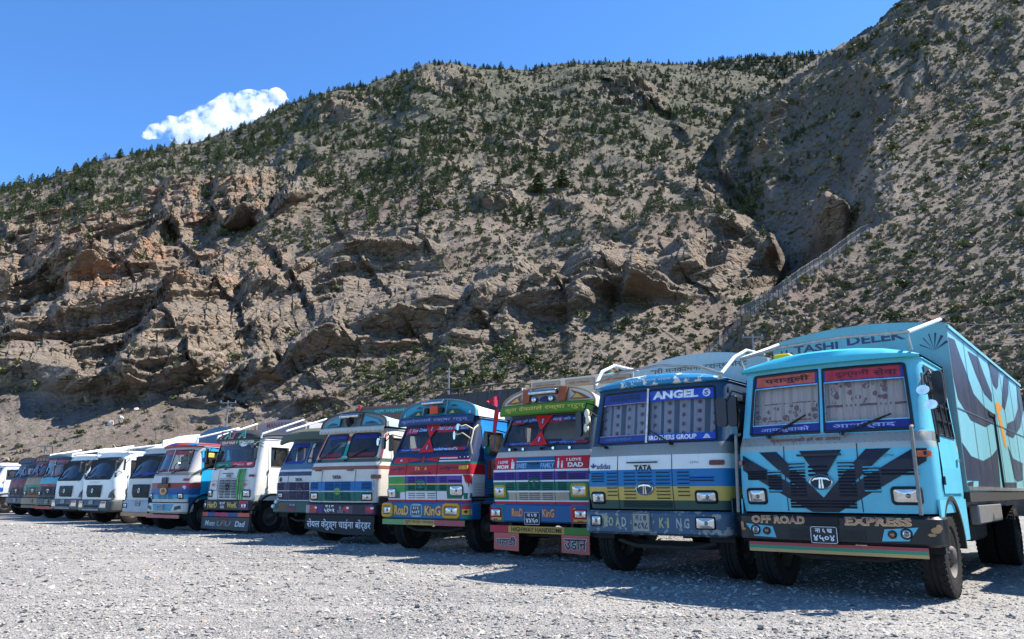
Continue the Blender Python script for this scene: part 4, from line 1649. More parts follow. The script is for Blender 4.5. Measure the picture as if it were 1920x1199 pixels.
    def plank(s, z0, z1, x0, x1, stripes, y=0.05, th=0.03, name='underrun_plank'):
        mb = MB().box(x0, x1, y, y + th, z0, z1, c=0.006)
        o = mb.build(name, stripes[0][4] if len(stripes[0]) > 4 else stripes[0][-1], s.root)
        fl = lambda a, b, d: (a, y - d, b)
        for q in stripes:
            decal('painted_stripe', rect(q[0], q[1], q[2], q[3]), q[4], fl, 0.004, o)
        for x in (x0 * 0.6, x1 * 0.6):
            MB().box(x - 0.025, x + 0.025, y + th + 0.003, y + th + 0.03, z0 + 0.02, z1 + 0.14).build('hanger', STEEL, o)
        return o, fl

    def flap(s, poly, mat, y=0.04, name='mud_flap', th=0.012):
        mb = MB().prism(poly, lambda a, b, d: (a, y + d, b), 0, th)
        return mb.build(name, mat, s.root), (lambda a, b, d: (a, y - d, b))

    # ---- running gear
    WH = None

    def wheel(s, x, y, sg, dual=False):
        if Truck.WH is None:
            t = MB()
            t.lathe([(-0.115, 0.27), (-0.14, 0.33), (-0.145, 0.42), (-0.135, 0.47), (-0.11, 0.497), (-0.045, 0.5), (-0.04, 0.486), (-0.02, 0.486), (-0.015, 0.5), (0.015, 0.5), (0.02, 0.486), (0.04, 0.486), (0.045, 0.5),
                     (0.11, 0.497), (0.135, 0.47), (0.145, 0.42), (0.14, 0.33), (0.115, 0.27)], n=40)
            for i in range(40):
                M = Matrix.Rotation(2 * math.pi * i / 40, 4, 'X')
                for q in (-1, 1):
                    t.box(min(q * 0.085, q * 0.14), max(q * 0.085, q * 0.14), -0.02, 0.02, 0.46, 0.506, M=M)
            to = t.build('tyre', TYRE)
            r = MB()
            r.lathe([(0.118, 0.29), (0.13, 0.275), (0.11, 0.262), (0.05, 0.25), (0.035, 0.2), (0.05, 0.15), (0.1, 0.135), (0.105, 0.1), (0.15, 0.085), (0.165, 0.06), (0.168, 0.0)], n=28)
            r.lathe([(-0.118, 0.29), (-0.05, 0.25), (0.03, 0.24)], n=28)
            for i in range(8):
                a = 2 * math.pi * i / 8
                r.lathe([(0.1, 0.016), (0.125, 0.016), (0.127, 0.0)], (0, 0.118 * math.cos(a), 0.118 * math.sin(a)), 6)
                r.box(0.036, 0.048, 0.195 * math.cos(a + 0.39) - 0.025, 0.195 * math.cos(a + 0.39) + 0.025, 0.195 * math.sin(a + 0.39) - 0.025, 0.195 * math.sin(a + 0.39) + 0.025)
            ro = r.build('rim', RIM, None, True)
            Truck.WH = (to.data, ro.data)
            bpy.data.objects.remove(to)
            bpy.data.objects.remove(ro)
        e = bpy.data.objects.new('wheel', None)
        COL.objects.link(e)
        e.parent = s.root
        e.location = (x, y, 0.49)
        e.rotation_euler = (random.uniform(0, 1), 0, math.pi if sg < 0 else 0)
        link('tyre', Truck.WH[0], e)
        link('rim', Truck.WH[1], e)
        if dual:
            o = link('tyre', Truck.WH[0], e)
            o.location = (-0.31, 0, 0)

    def gear(s, ax=0.86, rear=None, track=1.0, arch=True, arch_mat=None):
        rear = rear or s.len - 2.3
        for sg in (-1, 1):
            s.wheel(sg * track, ax, sg)
            s.wheel(sg * (track + 0.06), rear, sg, True)
        mb = MB()
        for sg in (-1, 1):
            mb.box(sg * 0.42 - 0.04, sg * 0.42 + 0.04, 0.12, s.len - 0.3, 0.72, 0.95)
            mb.box(sg * 0.42 - 0.05, sg * 0.42 + 0.05, ax - 0.6, ax + 0.7, 0.56, 0.62)
            mb.box(sg * 0.9 - 0.22, sg * 0.9 + 0.22, 2.6, 3.7, 0.55, 0.98, c=0.05)
        mb.tube([(-0.9, ax, 0.49), (-0.55, ax, 0.42), (0.55, ax, 0.42), (0.9, ax, 0.49)], 0.06, n=6)
        mb.tube([(-0.95, rear, 0.49), (0.95, rear, 0.49)], 0.1, n=8)
        mb.lathe([(-0.2, 0.02), (-0.15, 0.2), (0.15, 0.2), (0.2, 0.02)], (0, rear, 0.49), 12)
        mb.box(-0.3, 0.3, 0.35, 1.5, 0.6, 1.1, c=0.08)
        mb.tube([(-0.75, 0.35, 0.5), (-0.4, 0.3, 0.42), (0.5, 0.3, 0.42), (0.85, 0.35, 0.5)], 0.03, n=6)
        s.mb('chassis', STEEL, mb)
        if arch:
            for sg in (-1, 1):
                a0, mb = [R_(180 - 180 * i / 14) for i in range(15)], MB()
                xo, xi = sg * 1.19, sg * 0.78
                p1 = [(xo, ax + 0.6 * math.cos(a), 0.52 + 0.6 * math.sin(a)) for a in a0]
                p2 = [(xi, q[1], q[2]) for q in p1]
                p3 = [(xo, ax + 0.66 * math.cos(a), 0.52 + 0.66 * math.sin(a)) for a in a0]
                n = 15
                mb.add(p1 + p2 + p3, [(i, i + 1, n + i + 1, n + i) for i in range(n - 1)] + [(i, i + 1, 2 * n + i + 1, 2 * n + i) for i in range(n - 1)])
                # skirt between arch and cab edge
                sk = MB()
                z1 = s.S.t[0, 0] + 0.16
                up = [(xo, q[1], max(z1, q[2] + 0.004)) for q in p3]
                sk.add(p3 + up, [(i, i + 1, n + i + 1, n + i) for i in range(n - 1)])
                sk.box(min(xo, xo - sg * 0.02), max(xo, xo - sg * 0.02), ax + 0.664, s.L + 0.05, 0.62, z1, 0)
                sk.box(min(xo, xo - sg * 0.02), max(xo, xo - sg * 0.02), 0.18, ax - 0.664, 0.9, z1, 0)
                go = mb.build('mudguard', BLACK, s.root, True)
                sk.build('mudguard_skirt', arch_mat or STEEL, go)

    # ---- things on the cab
    def wiper(s, x0, x1, z0, z1, mat=TRIM):
        S = s.S
        a, b = S.m(x0, z0, 0.05), S.m((x0 + x1) / 2, (z0 + z1) / 2, 0.045)
        c = S.m(x1, z1, 0.03)
        mb = MB().tube([a, b, c], [0.014, 0.009, 0.006], n=5)
        p, q = S.m(x0 + 0.45 * (x1 - x0), z0 + 0.45 * (z1 - z0) - 0.015, 0.022), S.m(x1 + 0.12 * (x1 - x0), z1 + 0.1 * (z1 - z0), 0.018)
        mb.tube([p, q], 0.011, n=5)
        mb.lathe([(-0.03, 0.02), (0.03, 0.025)], a, 8, 0, 'y')
        return mb.build('wiper', mat, s.root)

    def mirror(s, x, z, y=0.1, head=(0.1, 0.17), arm_from=None, mat=TRIM, round_=False, face=CHROME):
        o = MB()
        a = arm_from or (math.copysign(1.1, x), 0.35, z + 0.1)
        o.tube([a, ((a[0] + x) / 2, (a[1] + y) / 2 - 0.03, max(a[2], z) + 0.05), (x, y, z)], 0.013, n=6)
        mo = o.build('mirror', mat, s.root, True)
        h = MB()
        out = ellipse(0, 0, head[0], head[1], 18) if round_ else rrect(0, 0, head[0] * 2, head[1] * 2, 0.05, 4)
        h.prism(out, lambda p, q, d: (x + p * 0.9 + q * 0, y + d - p * 0.35, z + q), -0.03, 0.03)
        h.build('mirror_head', face if round_ else mat, mo)
        return mo

    def crest(s, z0, H, w, y, mat, frame, th=0.1, name='cab_crest'):
        """arched wooden crown above the windscreen"""
        n = 20
        arc = [(w * math.cos(math.pi * i / n), z0 + H * math.sin(math.pi * i / n) ** 0.62) for i in range(n + 1)]
        mp = lambda a, b, d: (a, y + 0.1 * (a / w) ** 2 + (b - z0) * 0.25 - d, b)
        mb = MB().prism(arc, lambda a, b, d: mp(a, b, -d), 0, th)
        o = mb.build(name, mat, s.root)
        MB().tube([mp(a, b, 0.01) for a, b in arc], 0.022, n=6).build('crest_frame', frame, o, True)
        sh = MB()                                       # rounded roof behind the crown
        for i in range(n):
            pass
        ys = [y + 0.12, y + 0.6, s.L]
        sh.grid(lambda i, k: (arc[i][0] * (1 - 0.03 * k), ys[k] + 0.1 * (arc[i][0] / w) ** 2, z0 + (arc[i][1] - z0) * (1 - 0.18 * k)), list(range(n + 1)), [0, 1, 2])
        s.cap = sh
        return o, mp, arc

    # ---- load bed
    def body(s, y0, y1, z0, z1, w=1.24, arch=0.0, front=None, side=None, ribs=6, roofm=None, rib_mat=None, post=True, name='cargo_body', low=None):
        n = 16
        top = [(w * (1 - 2 * i / n), z1 + arch * (1 - (1 - 2 * i / n) ** 2)) for i in range(n + 1)]
        poly = [(-w, z0), (w, z0)] + top
        mb = MB().prism(poly, lambda a, b, d: (a, y0 + d, b), 0, 0.06)
        bo = mb.build(name, front, s.root)
        zs_ = low or z1
        sd = MB()
        for sg in (-1, 1):
            sd.box(min(sg * w, sg * (w - 0.05)), max(sg * w, sg * (w - 0.05)), y0 + 0.064, y1 - 0.004, z0, zs_)
        sd.box(-w, w, y1, y1 + 0.05, z0, zs_)
        sd.box(-w + 0.055, w - 0.055, y0 + 0.07, y1 - 0.01, z0 + 0.02, z0 + 0.1)
        sd.build('body_wall', side or front, bo)
        if roofm:
            MB().grid(lambda i, y: (top[i][0], y, top[i][1] + 0.003), list(range(n + 1)), [y0, y1 + 0.05]).build('body_roof', roofm, bo, True)
        for i in range(ribs):
            y = y0 + 0.15 + (y1 - y0 - 0.3) * i / max(1, ribs - 1)
            for sg in (-1, 1):
                MB().box(min(sg * (w + 0.002), sg * (w + 0.05)), max(sg * (w + 0.002), sg * (w + 0.05)), y - 0.04, y + 0.04, z0 + 0.02, zs_ - 0.02).build('body_rib', rib_mat or side or front, bo)
        rail = MB()
        for sg in (-1, 1):
            rail.box(min(sg * 0.9, sg * (w + 0.02)), max(sg * 0.9, sg * (w + 0.02)), y0, y1 + 0.03, z0 - 0.13, z0 - 0.005)
        rail.build('body_rail', STEEL, bo)
        fm = lambda a, b, d: (a, y0 - d, b)
        return bo, fm


def half(z0, z1, n):
    return list(np.linspace(z0, z1, n))


# ------------------------------------------------------------------ truck: blue box lorry, nearest on the right
def truck_blue_box():
    BLUE, NAVY = P(104, 180, 210, rough=0.38, dirt=0.3), P(22, 24, 44, rough=0.34, dirt=0.16)
    CHR, GRY = P(172, 166, 150, rough=0.3, metal=0.6, dirt=0.5), P(160, 172, 176, dirt=0.3)
    t = Truck('light blue box truck with navy chevrons and curtained windscreen, nearest the camera', 3.89, 9.54, -39.5, UPRIGHT, 0.17, length=10.2)
    S = t.S
    t.cab([(0.97, 1.74, BLUE), (1.74, 1.81, GRY), (1.81, 1.93, CHR), (1.93, 2.86, BLUE)], [(-1, -0.045, 1.96, 2.77), (-0.005, 1, 1.96, 2.77)],
          doors=(0.5, 1.62), zd=(1.2, 2.76), zw=(1.9, 2.66), door_top=TRIM, bars=True)
    ws = [t.pane(-1, -0.045, 1.96, 2.77, 0.03, gr=0.02), t.pane(-0.005, 1, 1.96, 2.77, 0.03, gr=0.02)]
    MB().tube([S.ms(-0.025, z, 0.012) for z in (1.95, 2.4, 2.79)], 0.02, n=6).build('windscreen_pillar', BLUE, t.root)
    t.roof(0.21, 0.07, 0.12, P(78, 172, 208, rough=0.3, dirt=0.18))
    # painted chevrons over the front
    for poly in ([(-0.32, 1.73), (0.2, 1.73), (-0.06, 1.34)],
                 [(-0.86, 1.73), (-0.62, 1.73), (-0.06, 1.15), (0.48, 1.73), (0.76, 1.73), (-0.06, 1.0), ],
                 [(-1.1, 1.7), (-1.1, 1.5), (-0.22, 0.975), (0.1, 0.975), (1.12, 1.57), (1.13, 1.72), (0.99, 1.72), (-0.06, 1.09)]):
        decal('painted_chevron', poly, NAVY, S.m, 0.003, t.root, cut=0.1)

    def cm(x, z):
        d = abs(x + 0.06)
        for k in ((0.6, 1.15, 1.0), (0.63, 1.09, 0.9)):
            pass
        lo, hi = 1.0 + (d / 0.78) * 0.73, 1.15 + (d / 0.55) * 0.58
        lo2, hi2 = 0.9 + d * 0.56, 1.09 + d * 0.57
        return NAVY if (lo < z < hi or lo2 < z < hi2 or z > 1.34 + d * 1.5) else BLUE
    t.slots([(-0.9, 0.13, half(1.38, 1.47, 4)), (-0.66, 0.09, half(1.22, 1.47, 8)), (-0.36, 0.1, half(1.17, 1.57, 11)), (0.24, 0.1, half(1.17, 1.57, 11)), (-0.1, 0.12, half(1.42, 1.52, 3)),
             (-0.08, 0.4, half(1.03, 1.10, 3)), (0.52, 0.09, half(1.22, 1.5, 8)), (0.83, 0.2, half(1.42, 1.46, 2))], cm, 0.016)
    t.seams((-0.52, 0.38), 0.98, 1.8)
    t.badge(-0.07, 1.34, 0.135, 0.085, CHROME, NAVY)
    MB().box(-0.34, 0.2, -0.01, 0.016, 1.66, 1.685).build('bonnet_handle', TRIM, t.root)
    t.headlight(-0.925, 1.165, 0.29, 0.215)
    t.headlight(0.875, 1.175, 0.34, 0.215)
    t.indicator(1.1, 1.655, 0.14, 0.075)
    t.indicator(-1.14, 1.6, 0.08, 0.06)
    text('12TH', 0.72, 1.645, 0.12, 0.03, ink(60, 70, 90), S.m, 0.004, t.root, 0.0)
    text('कृष्णगण्डकी हरे का डायरा', -0.25, 1.872, 0.9, 0.07, ink(130, 70, 50), S.m, 0.004, t.root, 0.01)
    # windscreen films and lettering
    for i, (a0, a1) in enumerate(((-0.985, -0.06), (0.01, 0.985))):
        k0, k1 = a0, a1
        top = ink(196, 86, 58) if i == 0 else ink(176, 38, 48)
        decal('windscreen_film', rect(a0, a1, 2.6, 2.765), ink(24, 60, 140), S.ms, 0.004, ws[i], 0.12)
        decal('windscreen_film', rect(a0 + 0.03, a1 - 0.04, 2.615, 2.75), top, S.ms, 0.007, ws[i], 0.12)
        decal('windscreen_film', rect(a0, a1, 1.965, 2.08), ink(18, 34, 120), S.ms, 0.004, ws[i], 0.12)
        for q in (rect(a0, a1, 2.08, 2.094), rect(a0, a1, 2.585, 2.6), rect(a0, a0 + 0.012, 2.09, 2.59), rect(a1 - 0.012, a1, 2.09, 2.59)):
            decal('film_border', q, ink(120, 190, 215), S.ms, 0.006, ws[i], 0.12)
    text('पराजुली', -0.48, 2.685, 0.62, 0.1, BLACK_INK, S.m, 0.012, ws[0], 0.025)
    text('दुल्मनी', 0.36, 2.685, 0.4, 0.095, ink(60, 20, 30), S.m, 0.012, ws[1], 0.012)
    text('सेवा', 0.74, 2.685, 0.26, 0.09, ink(60, 20, 30), S.m, 0.012, ws[1], 0.012)
    text('आमाबुवाको', -0.52, 2.02, 0.66, 0.075, ink(150, 165, 210), S.m, 0.010, ws[0], 0.02)
    text('आशिर्वाद', 0.46, 2.025, 0.72, 0.08, ink(150, 165, 210), S.m, 0.010, ws[1], 0.02)
    # curtains
    cur = P(242, 216, 200, rough=0.9, dirt=0.08)
    fold = lambda x, z: S.y(max(-1.0, min(1.0, x)), z) + 0.12 + 0.018 * math.sin(x * 46 + 2 * math.sin(z * 3)) + 0.01 * math.sin(x * 110)
    for a0, a1, nm in ((-1.02, -0.03, 0), (-0.03, 1.0, 1)):
        c = MB().grid(lambda x, z: (x, fold(x, z), z), list(np.linspace(a0, a1, 70)), list(np.linspace(1.98, 2.66, 6)))
        co = c.build('curtain', cur, t.root, True)
        mp = lambda a, b, d: (a, fold(a, b) - 0.004, b)
        rg = random.Random(4 + nm)
        z0, z1 = (2.17, 2.36) if nm == 0 else (2.33, 2.6)
        x0, x1 = (a0 + 0.02, a1) if nm == 0 else (a0 + 0.12, a0 + 0.75)
        rings, dots = [], []
        for i in range(24):
            cx, cz, r = rg.uniform(x0, x1), rg.uniform(z0, z1), rg.uniform(0.018, 0.042)
            dots.append(ellipse(cx, cz, r, r, 12))
        decal('curtain_dot', dots, P(168, 122, 112, rough=0.9, dirt=0.1), mp, 0, co)
        for zz in ((2.15, 2.38) if nm == 0 else (2.3, 2.285)):
            decal('curtain_stripe', rect(a0, a1, zz - 0.006, zz + 0.006), P(140, 92, 84, rough=0.9), mp, 0, co, 0.05)
    t.wiper(-0.72, -0.28, 1.93, 2.17)
    t.wiper(0.22, 0.72, 1.93, 2.13)
    # bumper
    t.bumper(P(20, 22, 26, rough=0.3, dirt=0.25))
    B = t.B
    for body, cx, w in (('OFF ROAD', -0.65, 0.68), ('EXPRESS', 0.54, 0.72)):
        text(body, cx, 0.875, w + 0.02, 0.1, ink(214, 184, 120), B.m, 0.003, t.bump, 0.06)
        text(body, cx, 0.875, w, 0.08, ink(196, 120, 112), B.m, 0.008, t.bump, 0.0)
    for sx in (-1, 1):
        c = 0.88 if sx < 0 else 0.77
        poly = [(sx * (c + 0.2), 0.82), (sx * (c + 0.09), 0.665), (sx * (c - 0.2), 0.655), (sx * (c - 0.16), 0.79)]
        decal('lamp_panel', poly if sx > 0 else poly[::-1], BLUE, B.m, 0.004, t.bump, 0.1)
        t.headlight(sx * (c + 0.07), 0.745, 0.13, 0.13, TRIM, 0.06, B, 'fog_lamp', t.bump, 0.02)
        t.headlight(sx * (c - 0.08), 0.735, 0.1, 0.1, TRIM, 0.05, B, 'fog_lamp', t.bump, 0.015, AMBER)
    decal('bumper_flower', [ellipse(1.14, 0.79, 0.05, 0.035, 7), ellipse(1.1, 0.74, 0.045, 0.02, 6), ellipse(1.17, 0.82, 0.03, 0.04, 6)], ink(170, 130, 80), B.m, 0.004, t.bump, 0.04)
    decal('bumper_flower', [ellipse(-1.14, 0.8, 0.03, 0.05, 7), ellipse(-1.12, 0.75, 0.04, 0.02, 6)], ink(190, 120, 60), B.m, 0.004, t.bump, 0.04)
    for z in (0.66, 0.69, 0.72, 0.75):
        MB().box(-0.52, 0.4, -0.016, -0.004, z, z + 0.012).build('bumper_slat', STEEL, t.bump)
    MB().box(-0.3, 0.1, -0.02, 0.0, 0.82, 0.92, c=0.004).build('lamp_bracket', BLACK, t.bump)
    t.plate(-0.08, 0.705, 0.33, 0.21, 'ना ६ ख', '४५०४')
    RD, GN, OC = P(168, 74, 76), P(58, 138, 104), P(196, 160, 104)
    t.plank(0.475, 0.595, -1.06, 1.04, [(-1.06, 1.04, 0.555, 0.593, RD), (-1.06, 1.04, 0.515, 0.555, GN), (-1.06, 1.04, 0.477, 0.515, OC)])
    # upright steel tubes on both corners, lamps, mirrors
    for x in (-1.14, 1.03):
        t.tube('corner_guard', [(x, -0.05, 0.96), (x * 0.995, -0.03, 1.5), (x * 0.99, 0.0, 1.96), (x * 0.98, 0.1, 1.98)], 0.022, plain('dull_tube', (128, 124, 116), 0.5, 0.5))
    t.mirror(1.2, 2.38, -0.02, (0.085, 0.055), (1.13, 0.42, 2.55), round_=True)
    t.mirror(1.26, 2.21, 0.02, (0.08, 0.055), (1.13, 0.42, 2.5), round_=True)
    t.mirror(1.32, 2.42, 0.2, (0.07, 0.2), (1.13, 0.45, 2.6))
    t.mirror(-1.36, 2.3, 0.12, (0.1, 0.2), (-1.13, 0.42, 2.55))
    # roof rail
    t.tube('roof_rail', [(-1.08, 0.3, 2.9), (-1.08, 0.22, 3.03), (-0.5, 0.15, 3.11), (0.3, 0.15, 3.15), (1.06, 0.22, 3.13), (1.06, 0.3, 2.92)], 0.022, ALU)
    t.tube('roof_stay', [(-1.08, 0.22, 3.03), (-1.12, 1.84, 3.48)], 0.024, WHITEPIPE)
    t.tube('roof_stay', [(1.06, 0.22, 3.13), (1.16, 1.84, 3.56)], 0.026, WHITEPIPE)
    MB().box(-0.98, -0.74, 1.2, 1.4, 2.95, 3.22, c=0.02).build('roof_can', P(222, 180, 52), t.root)
    # box body with its mural
    SB = P(126, 180, 200, rough=0.42, dirt=0.4)
    MUR = P(46, 48, 72, rough=0.45, dirt=0.35)
    bo, fm = t.body(1.87, 9.7, 1.22, 3.5, 1.22, 0.13, P(122, 158, 172, dirt=0.5), SB, 0, SB)
    text('TASHI', -0.56, 3.37, 0.66, 0.12, ink(60, 52, 84), fm, 0.004, bo, 0.03)
    text('DELEK', 0.3, 3.41, 0.8, 0.13, ink(60, 52, 84), fm, 0.004, bo, 0.03)
    for sx in (-1, 1):
        for k in range(6):
            a = R_(200 + 26 * k)
            c = (sx * 1.04, 3.3)
            decal('painted_ray', [(c[0], c[1] - 0.16), (c[0] + 0.2 * math.cos(a) * 0.9, c[1] - 0.16 - 0.25 * math.sin(a)), (c[0] + 0.2 * math.cos(a + 0.12), c[1] - 0.16 - 0.25 * math.sin(a + 0.12))], ink(40, 44, 70), fm, 0.004, bo)
    th = math.radians(-39.5)
    ca, sa = math.cos(th), math.sin(th)

    def side_pt(u, v):
        """bearing in the photograph -> point on the right wall (y, z)"""
        d = ray(u, v)
        ox, oy = -3.89, -9.54
        lx, ly = ca * ox + sa * oy, -sa * ox + ca * oy
        dx, dy = ca * d[0] + sa * d[1], -sa * d[0] + ca * d[1]
        k = (1.22 - lx) / dx
        return (min(9.72, max(1.9, ly + k * dy)), min(3.47, max(1.24, CAM_H + k * d[2])))
    sm = lambda a, b, d: (1.22 + d, a, b)
    k = 230 / 511
    shapes = ([(183, 85), (220, 105), (245, 175), (275, 255), (300, 330), (345, 385), (392, 420), (392, 445), (350, 468), (290, 440), (235, 350), (205, 250), (186, 190)],
              [(275, 152), (318, 178), (340, 240), (375, 330), (378, 365), (345, 330), (310, 250)],
              [(357, 200), (375, 195), (405, 240), (402, 300), (395, 312), (380, 290), (370, 240)],
              [(425, 255), (445, 262), (445, 330), (430, 400), (418, 380), (420, 320)],
              [(476, 275), (494, 285), (508, 400), (495, 470), (465, 515), (435, 500), (440, 455), (470, 440), (485, 390)],
              [(240, 530), (290, 590), (340, 610), (375, 590), (398, 560), (406, 640), (415, 742), (322, 746), (322, 692), (268, 690), (255, 610)],
              [(442, 545), (465, 600), (505, 620), (505, 690), (482, 696), (470, 680)], [(425, 700), (480, 700), (480, 735), (425, 740)], [(262, 700), (300, 694), (298, 735), (270, 745)])
    for p in shapes:
        decal('mural_shape', [side_pt(1690 + a * k, 590 + b * k) for a, b in p], MUR, sm, 0.004, bo)
    decal('mural_beak', [side_pt(1690 + a * k, 590 + b * k) for a, b in [(390, 370), (405, 365), (420, 390), (408, 405), (418, 440), (432, 510), (438, 560), (428, 545), (405, 440), (395, 400)]], P(214, 150, 60), sm, 0.004, bo)
    MB().box(1.224, 1.25, 5.1, 5.14, 1.28, 2.5).build('side_door_post', TRIM, bo)
    MB().box(1.224, 1.24, 4.6, 5.1, 2.44, 2.5).build('side_door_head', TRIM, bo)
    for i in range(1, 7):
        y = 1.87 + 1.2 * i
        MB().box(1.2245, 1.229, y - 0.006, y + 0.006, 1.3, 3.43).build('panel_joint', P(96, 112, 124, dirt=0.5), bo)
    MB().box(1.2245, 1.229, 1.9, 9.7, 2.33, 2.342).build('panel_joint', P(96, 112, 124, dirt=0.5), bo)
    rv = MB()
    for i in range(26):
        x = -1.08 + i * 0.086
        for z in (1.822, 1.918):
            rv.lathe([(-0.012, 0.0), (-0.009, 0.007), (0.004, 0.009)], S.m(x, z, 0.004), 6, 0, 'y')
    tag(rv.build('rivets', CHROME, t.root), None, None, None, 'stuff')
    for z in (1.24, 3.44):
        MB().box(1.224, 1.245, 1.88, 9.7, z, z + 0.05).build('body_moulding', ALU if z < 2 else SB, bo)
    MB().box(1.1, 1.225, 2.5, 4.6, 0.78, 1.05, c=0.02).build('side_locker', P(120, 118, 116), t.root)
    t.gear(0.86, 6.3, arch_mat=BLUE)
    for sx, y in ((-1.0, 0.2), (1.0, 0.25), (1.02, 5.75)):
        pass
    return t


def wrap_decal(t, x0, x1, z0, z1, mat, off=0.003, name='painted_panel'):
    return decal(name, rect(x0, x1, z0, z1), mat, t.S.m, off, t.root, 0.1)


STD_SLOTS = lambda z0, z1, n: [(-0.36, 0.1, half(z0, z1, n)), (-0.1, 0.12, half(z0, z1, n)), (0.2, 0.11, half(z0, z1, n)), (-0.68, 0.09, half(z0, z1, n)), (0.52, 0.09, half(z0, z1, n))]


def curtain(t, z0, z1, mat, y=0.12, x0=-1.0, x1=1.0, amp=0.02, fr=40):
    S = t.S
    fold = lambda x, z: S.y(max(-1.0, min(1.0, x)), z) + y + amp * math.sin(x * fr + 1.5 * math.sin(z * 2))
    c = MB().grid(lambda x, z: (x, fold(x, z), z), list(np.linspace(x0, x1, 90)), list(np.linspace(z0, z1, 5)))
    return c.build('curtain', mat, t.root, True), (lambda a, b, d: (a, fold(a, b) - 0.005 - d, b))


# ------------------------------------------------------------------ truck: blue, white, yellow and green
def truck_angel(X=2.05, Y=11.48, deg=-38.0, label='blue truck with ANGEL windscreen banner and white, blue, yellow, green bands', full=True):
    BL, WH, YE, GR = P(30, 100, 168, dirt=0.3), P(228, 229, 230, dirt=0.3), P(198, 170, 92, dirt=0.25), P(44, 72, 62, dirt=0.3)
    ROOF = paint((40, 112, 172), 0.4, 0.35, 0, (206, 204, 190))
    t = Truck(label, X, Y, deg, UPRIGHT)
    S = t.S
    t.cab([(0.97, 1.1, GR), (1.1, 1.3, YE), (1.3, 1.55, BL), (1.55, 1.76, WH), (1.76, 1.93, P(150, 148, 140, metal=0.4, dirt=0.6)), (1.93, 2.86, P(30, 60, 104))], [(-1, -0.1, 1.96, 2.76), (-0.07, 1, 1.96, 2.76)],
          side=P(30, 48, 80, dirt=0.4), door_top=TRIM)
    ws = [t.pane(-1, -0.1, 1.96, 2.76, 0.03), t.pane(-0.07, 1, 1.96, 2.76, 0.03)]
    MB().tube([S.ms(-0.085, z, 0.012) for z in (1.95, 2.4, 2.79)], 0.018, n=6).build('windscreen_pillar', WHITEPIPE, t.root)
    t.roof(0.19, 0.06, 0.1, ROOF)
    t.gear(arch_mat=P(34, 50, 70))
    t.bumper(P(62, 82, 112, rough=0.45, dirt=0.75, chips=(150, 150, 140)))
    t.headlight(-0.95, 1.13, 0.28, 0.19)
    t.headlight(0.85, 1.15, 0.34, 0.19)
    bo, fm = t.body(1.9, 8.0, 1.2, 3.38, 1.24, 0.2, P(176, 182, 188, dirt=0.35), P(150, 156, 164), 6)
    if not full:
        return t
    t.seams((-0.57, 0.35), 0.98, 1.76)
    t.slots(STD_SLOTS(1.34, 1.5, 4), BL, 0.017)
    t.slots([(-0.36, 0.1, half(1.13, 1.28, 4)), (0.2, 0.11, half(1.13, 1.28, 4)), (-0.68, 0.09, half(1.17, 1.28, 3)), (0.52, 0.09, half(1.17, 1.28, 3))], YE, 0.017)
    t.slots([(-0.08, 0.4, half(1.0, 1.08, 4))], GR, 0.012)
    t.slots([(-0.95, 0.12, half(1.38, 1.5, 4)), (0.8, 0.18, half(1.38, 1.42, 2))], BL, 0.017)
    t.badge(-0.1, 1.27, 0.14, 0.09, CHROME, P(60, 70, 80))
    text('TATA', -0.12, 1.575, 0.3, 0.085, BLACK_INK, S.m, 0.006, t.root, 0.05)
    MB().box(-0.38, 0.13, -0.008, 0.016, 1.645, 1.665).build('bonnet_handle', TRIM, t.root)
    text('adidas', -0.83, 1.61, 0.26, 0.085, ink(36, 48, 110), S.m, 0.005, t.root, 0.015)
    decal('leaf_mark', [ellipse(-1.03, 1.62, 0.016, 0.045, 8), [(-1.05, 1.59), (-1.09, 1.62), (-1.08, 1.64), (-1.04, 1.61)], [(-1.01, 1.59), (-0.97, 1.62), (-0.98, 1.64), (-1.02, 1.61)]], ink(36, 48, 110), S.m, 0.005, t.root)
    text('12TH', 0.7, 1.64, 0.12, 0.03, ink(80, 80, 90), S.m, 0.005, t.root, 0.0)
    t.indicator(1.03, 1.63, 0.2, 0.07, plain('brown_lens', (120, 62, 40), 0.3))
    t.indicator(-1.16, 1.54, 0.05, 0.07, plain('brown_lens', (120, 62, 40), 0.3))
    for i, (a0, a1) in enumerate(((-0.99, -0.12), (-0.05, 0.99))):
        c = ink(30, 56, 130) if i == 0 else ink(22, 70, 180)
        decal('windscreen_film', rect(a0, a1, 2.585, 2.755), c, S.ms, 0.004, ws[i], 0.12)
        decal('windscreen_film', rect(a0, a1, 1.965, 2.075), c, S.ms, 0.004, ws[i], 0.12)
        if i == 0:
            for q in (rect(a0, a1, 2.578, 2.586), rect(a0, a1, 2.075, 2.083)):
                decal('film_border', q, ink(196, 150, 170), S.ms, 0.006, ws[i], 0.12)
    text('ANGEL', 0.36, 2.67, 0.72, 0.125, WHITE_INK, S.m, 0.008, ws[1], 0.05)
    decal('emblem', ellipse(0.84, 2.67, 0.06, 0.065, 8), WHITE_INK, S.m, 0.008, ws[1])
    text('S', 0.84, 2.67, 0.06, 0.08, ink(40, 80, 170), S.m, 0.012, ws[1], 0.03)
    text('BROTHERS GROUP', 0.32, 2.02, 0.78, 0.075, WHITE_INK, S.m, 0.008, ws[1], 0.04)
    decal('emblem', [[(0.8, 1.99), (0.92, 1.99), (0.9, 2.01), (0.82, 2.01)], [(0.82, 2.015), (0.9, 2.015), (0.87, 2.05), (0.84, 2.05)]], WHITE_INK, S.m, 0.008, ws[1])
    text('मनकामना', -0.52, 2.67, 0.6, 0.1, ink(26, 36, 70), S.m, 0.008, ws[0], 0.02)
    text('ज्ञानदेव', -0.6, 2.02, 0.5, 0.07, ink(90, 110, 150), S.m, 0.008, ws[0], 0.02)
